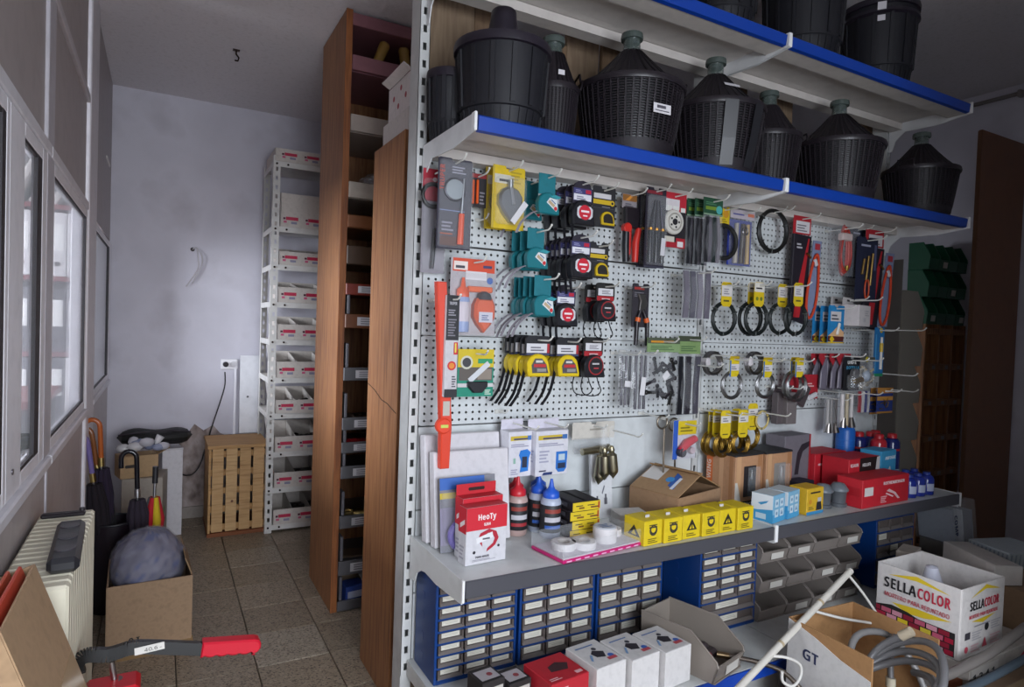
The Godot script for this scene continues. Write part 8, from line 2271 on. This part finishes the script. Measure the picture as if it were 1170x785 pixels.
# ------------------------------------------------------------------ pile of cartons and hoses on the right
func open_box(t: Node3D, s: Vector3, hex, m: String, sides := "nswe") -> void:
	var c := {"n": [0, -s.z / 2, s.x, 0.005], "s": [0, s.z / 2, s.x, 0.005], "w": [-s.x / 2, 0, 0.005, s.z], "e": [s.x / 2, 0, 0.005, s.z]}
	for k in sides:
		var e = c[k]
		part(t, "side", mb(hex).box(Vector3(e[0], s.y / 2, e[1]), Vector3(e[2], s.y, e[3]), 0.001), M[m])
	part(t, "bottom", mb(hex).box(Vector3(0, 0.003, 0), Vector3(s.x - 0.006, 0.005, s.z - 0.006)), M[m])
func right_pile() -> void:
	# printed mortar carton
	var s := Vector3(0.256, 0.218, 0.256)
	var t := thing("mortar_carton", "open white mortar carton printed with coloured bricks and black and red lettering", "box", Vector3(1.622, 0.234, 0.617))
	open_box(t, s, "#cfcac7", "card")
	var lf := left_of(s)
	lf.origin.x -= 0.0026
	var it := [["g", [[-0.36, 0.86], [0.0, 0.97], [0.4, 0.86], [0.0, 0.9]], "#d6b92a"], ["g", [[-0.3, 0.46], [0.0, 0.5], [0.42, 0.5], [0.1, 0.4], [-0.1, 0.38]], "#d6b92a"], ["r", -0.5, 0.02, 0.46, 0.36, "#2a2226"], ["g", [[-0.5, 0.36], [-0.3, 0.42], [-0.1, 0.4], [0.1, 0.34], [0.1, 0.3], [-0.5, 0.3]], "#2a2226"]]
	var cols := ["#a3203a", "#c88a98", "#d6b92a", "#8a1f34", "#c9b23a", "#b8566c"]
	for j in 4:
		for i in 7:
			var x0 := -0.49 + i * 0.14 - (0.07 if j % 2 else 0.0)
			var x1 := minf(x0 + 0.125, 0.45)
			x0 = maxf(x0, -0.49)
			if x1 - x0 > 0.02:
				it.append(["r", x0, 0.03 + j * 0.085, x1, 0.10 + j * 0.085, cols[(i * 5 + j * 3 + i * j) % 6]])
	ink_on(t, lf, s.z, s.y, it)
	lettering(t, "SELLA", lf * Vector3(-0.2 * s.z, 0.74 * s.y, 0.0022), 0.034, "#1f1c20", 0.40 * s.z, lf.basis)
	lettering(t, "COLOR", lf * Vector3(0.205 * s.z, 0.74 * s.y, 0.0022), 0.034, "#b3203a", 0.38 * s.z, lf.basis)
	lettering(t, "MORTERO PARA REJUNTADO", lf * Vector3(0.0, 0.56 * s.y, 0.0022), 0.013, "#b3203a", 0.78 * s.z, lf.basis, false)
	var ff := front_of(s)
	ff.origin.z += 0.0026
	ink_on(t, ff, s.x, s.y, [["g", [[-0.3, 0.84], [0.05, 0.98], [0.4, 0.86], [0.05, 0.92]], "#d6b92a"], ["g", [[-0.26, 0.5], [0.3, 0.52], [0.0, 0.44]], "#d6b92a"], ["r", -0.4, 0.26, -0.28, 0.36, "#3d3a40"], ["c", 0.1, 0.36, 0.05, "#26242a"], ["p", -0.24, 0.22, 0.0, 0.36, 4, "#a9a6aa"], ["p", 0.2, 0.3, 0.44, 0.44, 4, "#a9a6aa"], ["c", -0.36, 0.12, 0.04, "#c04a5a"], ["g", [[0.0, 0.08], [0.12, 0.08], [0.06, 0.22]], "#c04a5a"], ["p", -0.26, 0.06, -0.04, 0.18, 3, "#c9a2a8"], ["p", 0.18, 0.08, 0.44, 0.24, 4, "#c9a2a8"], ["p", -0.2, 0.41, 0.2, 0.44, 1, "#8d8a90"]])
	lettering(t, "SELLA", ff * Vector3(-0.16 * s.x, 0.72 * s.y, 0.0022), 0.028, "#1f1c20", 0.32 * s.x, ff.basis)
	lettering(t, "COLOR", ff * Vector3(0.18 * s.x, 0.72 * s.y, 0.0022), 0.028, "#b3203a", 0.34 * s.x, ff.basis)
	lettering(t, "MORTERO PARA REJUNTADO", ff * Vector3(0.0, 0.57 * s.y, 0.0022), 0.0105, "#b3203a", 0.66 * s.x, ff.basis, false)
	part(t, "stain", mb("#a32a3c").at(Vector3(-0.06, 0.18, -s.z / 2 + 0.003)).prism(circle(0.012, 9), 0, 0.0006), M["print"], "small red stain")
	var bt := thing("white_bottle", "translucent white bottle end sticking out of the mortar carton", "bottle", Vector3(1.66, 0.242, 0.585))
	part(bt, "bottle", mb("#c3c3d0").at(Vector3.ZERO, Basis(Vector3.BACK, 0.12)).lathe([Vector2(0, 0), Vector2(0.035, 0), Vector2(0.036, 0.14), Vector2(0.028, 0.165), Vector2(0.018, 0.205), Vector2(0, 0.21)], 18), M["gloss"])
	part(bt, "wing", mb("#cfcfda").at(Vector3(-0.02, 0.16, 0.0), Basis(Vector3.BACK, -0.5)).box(Vector3(0.03, 0, 0), Vector3(0.06, 0.012, 0.03), 0.005), M["gloss"])
	# cartons carrying the pile
	var us := Vector3(0.42, 0.232, 0.29)
	var u := carton("printed_carton", "white carton with red and black print under the mortar carton", "box", Vector3(1.70, 0, 0.635), us, "#b9b2ab", 0.0)
	ink_on(u, left_of(us), us.z, us.y, [["r", -0.48, 0.62, 0.1, 0.9, "#c9c4be"], ["t", -0.2, 0.8, 0.09, "GRANDUCTS", "#26242a", 0.5], ["g", [[-0.44, 0.64], [-0.3, 0.72], [-0.1, 0.7], [-0.2, 0.62]], "#26242a"], ["r", 0.2, 0.2, 0.44, 0.8, "#a3644a"]])
	ink_on(u, front_of(us), us.x, us.y, [["r", -0.48, 0.7, -0.1, 0.95, "#c9c4be"], ["t", -0.3, 0.82, 0.1, "1 2 4 1", "#26242a", 0.3], ["g", [[0.04, 0.5], [0.2, 0.66], [0.4, 0.8], [0.44, 0.9], [0.3, 0.92], [0.1, 0.74]], "#b03040"], ["r", -0.4, 0.5, -0.2, 0.62, "#b0483a"], ["p", -0.44, 0.2, 0.0, 0.44, 4, "#7d7872"], ["r", -0.5, 0.0, 0.5, 0.14, "#8f6a4a"]])
	var cw := carton("brown_carton", "plain brown carton under the long white box", "box", Vector3(2.17, 0, 0.65), Vector3(0.46, 0.36, 0.32), "#8d7158", 0.0)
	part(cw, "tape", mb("#a58a68").box(Vector3(0, 0.3605, 0), Vector3(0.05, 0.001, 0.31)), M["gloss"])
	var lw := thing("long_white_box", "long open white box lying behind the mortar carton", "box", Vector3(2.01, 0.362, 0.56), -0.48)
	part(lw, "body", mb("#c6c0ba").box(Vector3(0, 0.034, 0), Vector3(0.1, 0.068, 0.26), 0.002), M["card"])
	part(lw, "tuck_flap", mb("#d2ccc6").box(Vector3(-0.051, 0.04, 0.11), Vector3(0.002, 0.05, 0.04)), M["card"])
	part(lw, "lid_edge", mb("#b3ada7").box(Vector3(0, 0.0685, 0), Vector3(0.09, 0.001, 0.25)), M["card"])
	var gs := Vector3(0.2, 0.06, 0.17)
	var gb := carton("checked_box", "pale grey checked box on top of the brown carton", "box", Vector3(2.255, 0.362, 0.545), gs, "#aab2b6", -0.3)
	var ck := []
	for k in 10:
		ck.append(["g", [[-0.5 + k * 0.1, 0.05], [-0.46 + k * 0.1, 0.05], [-0.42 + k * 0.1, 0.9], [-0.46 + k * 0.1, 0.9]], "#7f8a94"])
	ink_on(gb, front_of(gs), gs.x, gs.y, ck)
	ink_on(gb, left_of(gs), gs.z, gs.y, ck)
	carton("small_beige_box", "small beige box wedged beside the clear document holders", "box", Vector3(1.86, 0.216, 0.385), Vector3(0.11, 0.195, 0.06), "#b9ada2", 0.3)
	# clear sleeves standing on a tall carton at the shelf end
	carton("tall_grey_carton", "tall plain grey carton under the clear sleeves at the shelf end", "box", Vector3(2.325, 0, 0.295), Vector3(0.13, 0.355, 0.17), "#77716c")
	for e in [[2.262, 0.30, 0.0, "clear sleeve with a dark blue printed spine at the shelf end", "#a9afba"], [2.30, 0.315, 0.1, "clear sleeve of pale papers leaning at the shelf end", "#c3c6cc"], [2.345, 0.33, 0.2, "empty clear sleeve at the outer end of the shelf", "#8f9098"]]:
		var h := thing("document_sleeve", e[3], "sleeve", Vector3(e[0], 0.357, e[1] - 0.02))
		var B := Basis(Vector3.BACK, 0.22)
		part(h, "sleeve", mb().at(Vector3.ZERO, B).box(Vector3(0, 0.1, 0), Vector3(0.03, 0.2, 0.16), 0.003), M["clear"])
		part(h, "paper", mb(e[4]).at(Vector3.ZERO, B).box(Vector3(0, 0.08, 0), Vector3(0.012, 0.15, 0.14)), M["card"])
		if e[2] == 0.0:
			lettering(h, "COMP", B * Vector3(-0.001, 0.09, 0.0815), 0.02, "#28305a", 0.09, B * Basis(Vector3.BACK, -PI / 2))
	# brown carton with grey hoses
	var bs := Vector3(0.28, 0.27, 0.26)
	var bx := thing("hose_carton", "open brown carton with a torn white paper side holding grey hoses", "box", Vector3(1.115, 0.111, 0.675), -0.05)
	open_box(bx, bs, "#a0784f", "cardboard", "nwe")
	part(bx, "side", mb("#a0784f").box(Vector3(0, 0.05, bs.z / 2), Vector3(bs.x, 0.1, 0.005), 0.001), M["cardboard"])
	part(bx, "paper_side", mb("#c9c6c4").at(Vector3(-bs.x / 2 - 0.004, 0, 0), Basis(Vector3.UP, PI / 2)).prism(PackedVector2Array([Vector2(-0.128, 0.0), Vector2(0.128, 0.0), Vector2(0.128, 0.268), Vector2(0.04, 0.25), Vector2(-0.04, 0.225), Vector2(-0.128, 0.21)]), -0.0012, 0.0012), M["card"], "torn white paper")
	lettering(bx, "GT", Vector3(-bs.x / 2 - 0.006, 0.19, -0.05), 0.03, "#2a3050", 0.05, Basis(Vector3.UP, -PI / 2))
	part(bx, "grommet", mb("#c9c4be").at(Vector3(bs.x / 2 - 0.004, 0.22, 0.02), Basis(Vector3.UP, PI / 2)).tube(ringpts(0.011, 14), 0.003, 6, true), M["plastic"])
	carton("support_carton", "closed brown carton under the hose carton", "box", Vector3(1.115, 0, 0.68), Vector3(0.34, 0.11, 0.32), "#7f6650", -0.05)
	var hs := thing("grey_hose", "grey flexible hose coiled in the brown carton", "hose", Vector3(1.03, 0.235, 0.775))
	var hp := []
	for k in 61:
		var a := TAU * k / 15.0 + 0.6
		var lap := k / 15.0
		var tilt := Basis(Vector3.UP, 0.5 + 0.12 * lap) * Basis(Vector3.RIGHT, -0.35 - 0.14 * lap)
		hp.append(tilt * Vector3(cos(a) * (0.135 + 0.01 * sin(k * 0.9)), 0.0, sin(a) * (0.125 + 0.008 * cos(k * 0.7))) + Vector3(-0.02 + 0.012 * lap, 0.05 + 0.012 * lap, 0.02 + 0.008 * lap))
	part(hs, "tube", mb("#6b6a6b").tube(bend(hp, 3), 0.0095, 8), M["plastic"])
	part(hs, "coupling", mb("#b9ab94").cyl(hp[60], hp[60] + (hp[60] - hp[59]).normalized() * 0.035, 0.013), M["plastic"], "cream end coupling")
	var h2 := thing("grey_hose", "grey hose arching up through the grommet of the brown carton", "hose", Vector3(1.12, 0.22, 0.70))
	part(h2, "tube", mb("#747270").tube(bend([Vector3(-0.11, 0.0, 0.03), Vector3(-0.1, 0.08, 0.0), Vector3(-0.04, 0.145, -0.02), Vector3(0.04, 0.15, 0.0), Vector3(0.095, 0.11, 0.03), Vector3(0.11, 0.05, 0.07), Vector3(0.105, 0.0, 0.1)]), 0.0095, 8), M["plastic"])
	part(h2, "coupling", mb("#c9bfa8").cyl(Vector3(-0.11, -0.001, 0.03), Vector3(-0.112, 0.03, 0.024), 0.014), M["plastic"], "cream end coupling")
	var h3 := thing("grey_hose", "short grey hose hanging straight beside the grommet", "hose", Vector3(1.16, 0.25, 0.72))
	part(h3, "tube", mb("#6f6d6c").tube(bend([Vector3(0.09, 0.085, -0.03), Vector3(0.05, 0.08, -0.01), Vector3(0.022, 0.05, 0.0), Vector3(0.01, 0.0, 0.01)]), 0.0085, 8), M["plastic"])
	part(h3, "coupling", mb("#c9bfa8").cyl(Vector3(0.01, 0.002, 0.01), Vector3(0.008, -0.022, 0.012), 0.013), M["plastic"], "cream end coupling")
	for e in [["grey_pipe", "grey pipe lying across the front of the pile", [[1064, 777], [1090, 768], [1130, 747], [1172, 716]], 0.80, "#77726e", 0.014], ["grey_pipe", "dark blue-grey pipe at the front edge of the pile", [[1098, 790], [1132, 774], [1172, 752]], 0.84, "#4b5560", 0.012]]:
		var o4 := PZ(e[2][0][0], e[2][0][1], e[3])
		var h4 := thing(e[0], e[1], "pipe", o4)
		var pp := []
		for q in e[2]:
			pp.append(PZ(q[0], q[1], e[3]) - o4)
		part(h4, "tube", mb(e[4]).tube(bend(pp), e[5], 9), M["plastic"])
		part(h4, "end_ring", mb("#5f5b58").cyl(Vector3.ZERO, (pp[0] - pp[1]).normalized() * 0.012, e[5] * 1.12), M["plastic"])
	var cr := carton("pile_carton", "low brown carton under the grey pipe in front of the pile", "box", Vector3(1.62, 0, 0.87), Vector3(0.56, 0.2, 0.15), "#6f5946", 0.0)
	part(cr, "tape", mb("#8f7a60").box(Vector3(0, 0.2005, 0), Vector3(0.48, 0.001, 0.03)), M["gloss"])
	# thin metal hose crossing the base shelf edge
	var h5 := thing("braided_hose", "thin braided hose with a threaded end over the base shelf edge", "hose", Vector3(0.90, 0.216, 0.50))
	part(h5, "tube", mb("#8a8078").tube(bend([Vector3(-0.05, 0.03, -0.06), Vector3(0.0, 0.03, 0.0), Vector3(0.04, 0.02, 0.06), Vector3(0.06, -0.02, 0.12)]), 0.007, 7), M["metal"])
	part(h5, "threaded_end", mb("#9a8566").cyl(Vector3(-0.05, 0.03, -0.06), Vector3(-0.075, 0.03, -0.085), 0.009), M["metal"])
	# white pole with wire hooks
	var top := PZ(972, 652, 0.545)
	var low := PZ(845, 785, 0.60)
	var dirv := (low - top).normalized()
	var foot := top + dirv * ((0.012 - top.y) / dirv.y)
	var pl := thing("hook_pole", "white pole with bent wire hooks leaning across the pile", "pole", foot)
	part(pl, "pole", mb("#c9c4ba").cyl(Vector3.ZERO, top - foot, 0.0095), M["paint"])
	for f in [0.3, 0.52, 0.7, 0.86]:
		part(pl, "joint_ring", mb("#a8987c").cyl((top - foot) * f, (top - foot) * (f + 0.006), 0.0105), M["paint"])
	var hk := func(f: float, pts: Array) -> void:
		var o: Vector3 = (top - foot) * f
		var q := [o]
		for e in pts:
			q.append(o + e)
		part(pl, "wire_hook", mb("#d2cfc9").tube(bend(q), 0.0042, 7), M["paint"])
	hk.call(0.985, [Vector3(0.05, -0.06, 0.02), Vector3(0.09, -0.12, 0.04)])
	hk.call(0.83, [Vector3(0.1, -0.03, 0.03), Vector3(0.22, -0.06, 0.05), Vector3(0.29, -0.08, 0.07), Vector3(0.29, -0.1, 0.07)])
	for f in [0.66, 0.36]:
		hk.call(f, [Vector3(0.045, -0.005, 0.02), Vector3(0.09, -0.03, 0.03), Vector3(0.095, -0.065, 0.03), Vector3(0.065, -0.085, 0.03), Vector3(0.035, -0.07, 0.02), Vector3(0.03, -0.04, 0.02)])

# ------------------------------------------------------------------ dim end of the shop
func far_right() -> void:
	# grey bins hung edge-on past the end of the gondola
	for k in 7:
		bin("beige-grey stacking bin in the column hung past the gondola end", Vector3(2.64, 0.14 + k * 0.187, -0.13), 0.11, 0.185, 0.19, PI / 2, "bins in the column past the gondola end", false, "#8f8a7e")
	var rk := thing("bin_rail", "slotted rail carrying the column of bins past the gondola end", "rail", Vector3(2.541, 0, -0.13))
	part(rk, "rail", mb("#6f6a64").box(Vector3(0, 0.8, 0), Vector3(0.006, 1.6, 0.1), 0.001), M["paint"])
	part(rk, "foot", mb("#5f5a55").box(Vector3(0.09, 0.025, 0), Vector3(0.2, 0.05, 0.12), 0.004), M["paint"])
	var z := -0.42
	var x0 := 3.13
	var w := 0.40
	var u := thing("pigeonhole_unit", "dark brown wooden pigeonhole unit in the dim end of the shop", "shelving", Vector3(x0 + w / 2, 0, z))
	var h := 1.30
	for k in 4:
		part(u, "upright_board", mb().box(Vector3(-w / 2 + k * w / 3, h / 2, 0), Vector3(0.02, h, 0.3), 0.002), M["wood"])
	for k in 7:
		var sh := part(u, "shelf_board", mb().box(Vector3(0, 0.03 + k * 0.205, 0.0), Vector3(w, 0.035, 0.3), 0.002), M["wood"])
		if k > 0 and k < 6:
			for j in 3:
				part(sh, "shelf_label", mb("#8d8480").box(Vector3(-w / 3 + j * w / 3 + 0.02 * (k % 2), 0.03 + k * 0.205, 0.151), Vector3(0.03, 0.02, 0.001)), M["print"])
	part(u, "back_board", mb().box(Vector3(0, h / 2, -0.15), Vector3(w, h, 0.01)), M["wood"])
	for k in 12:
		var c := k % 3
		var r := k / 3
		var t := thing("loose_part", "small pale fitting lying in the dim pigeonholes", "fitting", Vector3(x0 + 0.11 + c * w / 3 + 0.03 * (r % 2), 0.03 + (r + 1) * 0.205 + 0.0185, z + 0.06), k * 0.7, "fittings in the dim pigeonholes")
		part(t, "barrel", mb(["#8d8a90", "#77706a", "#9a9498"][k % 3]).cyl(Vector3(-0.03, 0.016, 0), Vector3(0.03, 0.016, 0), 0.015), M["metal"])
		part(t, "collar", mb("#6d6a70").cyl(Vector3(0, 0.016, 0), Vector3(0.015, 0.016, 0), 0.0175, -1, 6), M["metal"])
	for r in 3:
		for c in 4:
			bin("dark green stacking bin on top of the pigeonhole unit", Vector3(x0 + 0.065 + c * 0.1, h + 0.001 + r * 0.155, z + 0.08), 0.097, 0.152, 0.12, 0.0, "dark green bins on the pigeonhole unit", (r + c) % 3 == 0, "#1f5a40")
	var bp := thing("wood_sheet", "tall plain dark brown sheet standing at the edge of the shop", "sheet", Vector3(3.3, 0, -0.02))
	part(bp, "sheet", mb("#7a5238").box(Vector3(0, 1.155, 0), Vector3(0.47, 2.31, 0.02), 0.003), M["paint"])
	part(bp, "edge_band", mb("#6d4a34").box(Vector3(-0.2365, 1.155, 0), Vector3(0.003, 2.3, 0.021)), M["paint"])

# ------------------------------------------------------------------ unseen shelving row, added to block window light from the far end
func unseen_shade_row() -> void:
	var t := thing("unseen_shade_shelving", "unseen tall white shelving row added to shade the far end of the shop", "shelving", Vector3(2.38, 0, 1.25))
	var w := 2.1
	part(t, "back_panel", mb("#ced6d4").box(Vector3(0, 1.15, 0), Vector3(w, 2.3, 0.02), 0.002), M["paint"])
	for x in [-w / 2, 0.0, w / 2]:
		part(t, "upright", mb("#c9cac9").box(Vector3(x, 1.15, 0.0), Vector3(0.032, 2.3, 0.07), 0.002), M["paint"])
	for y in [0.18, 0.62, 1.06, 1.5, 1.94]:
		part(t, "shelf", mb("#d2cbc5").box(Vector3(0, y, 0.19), Vector3(w, 0.03, 0.34), 0.002), M["paint"])
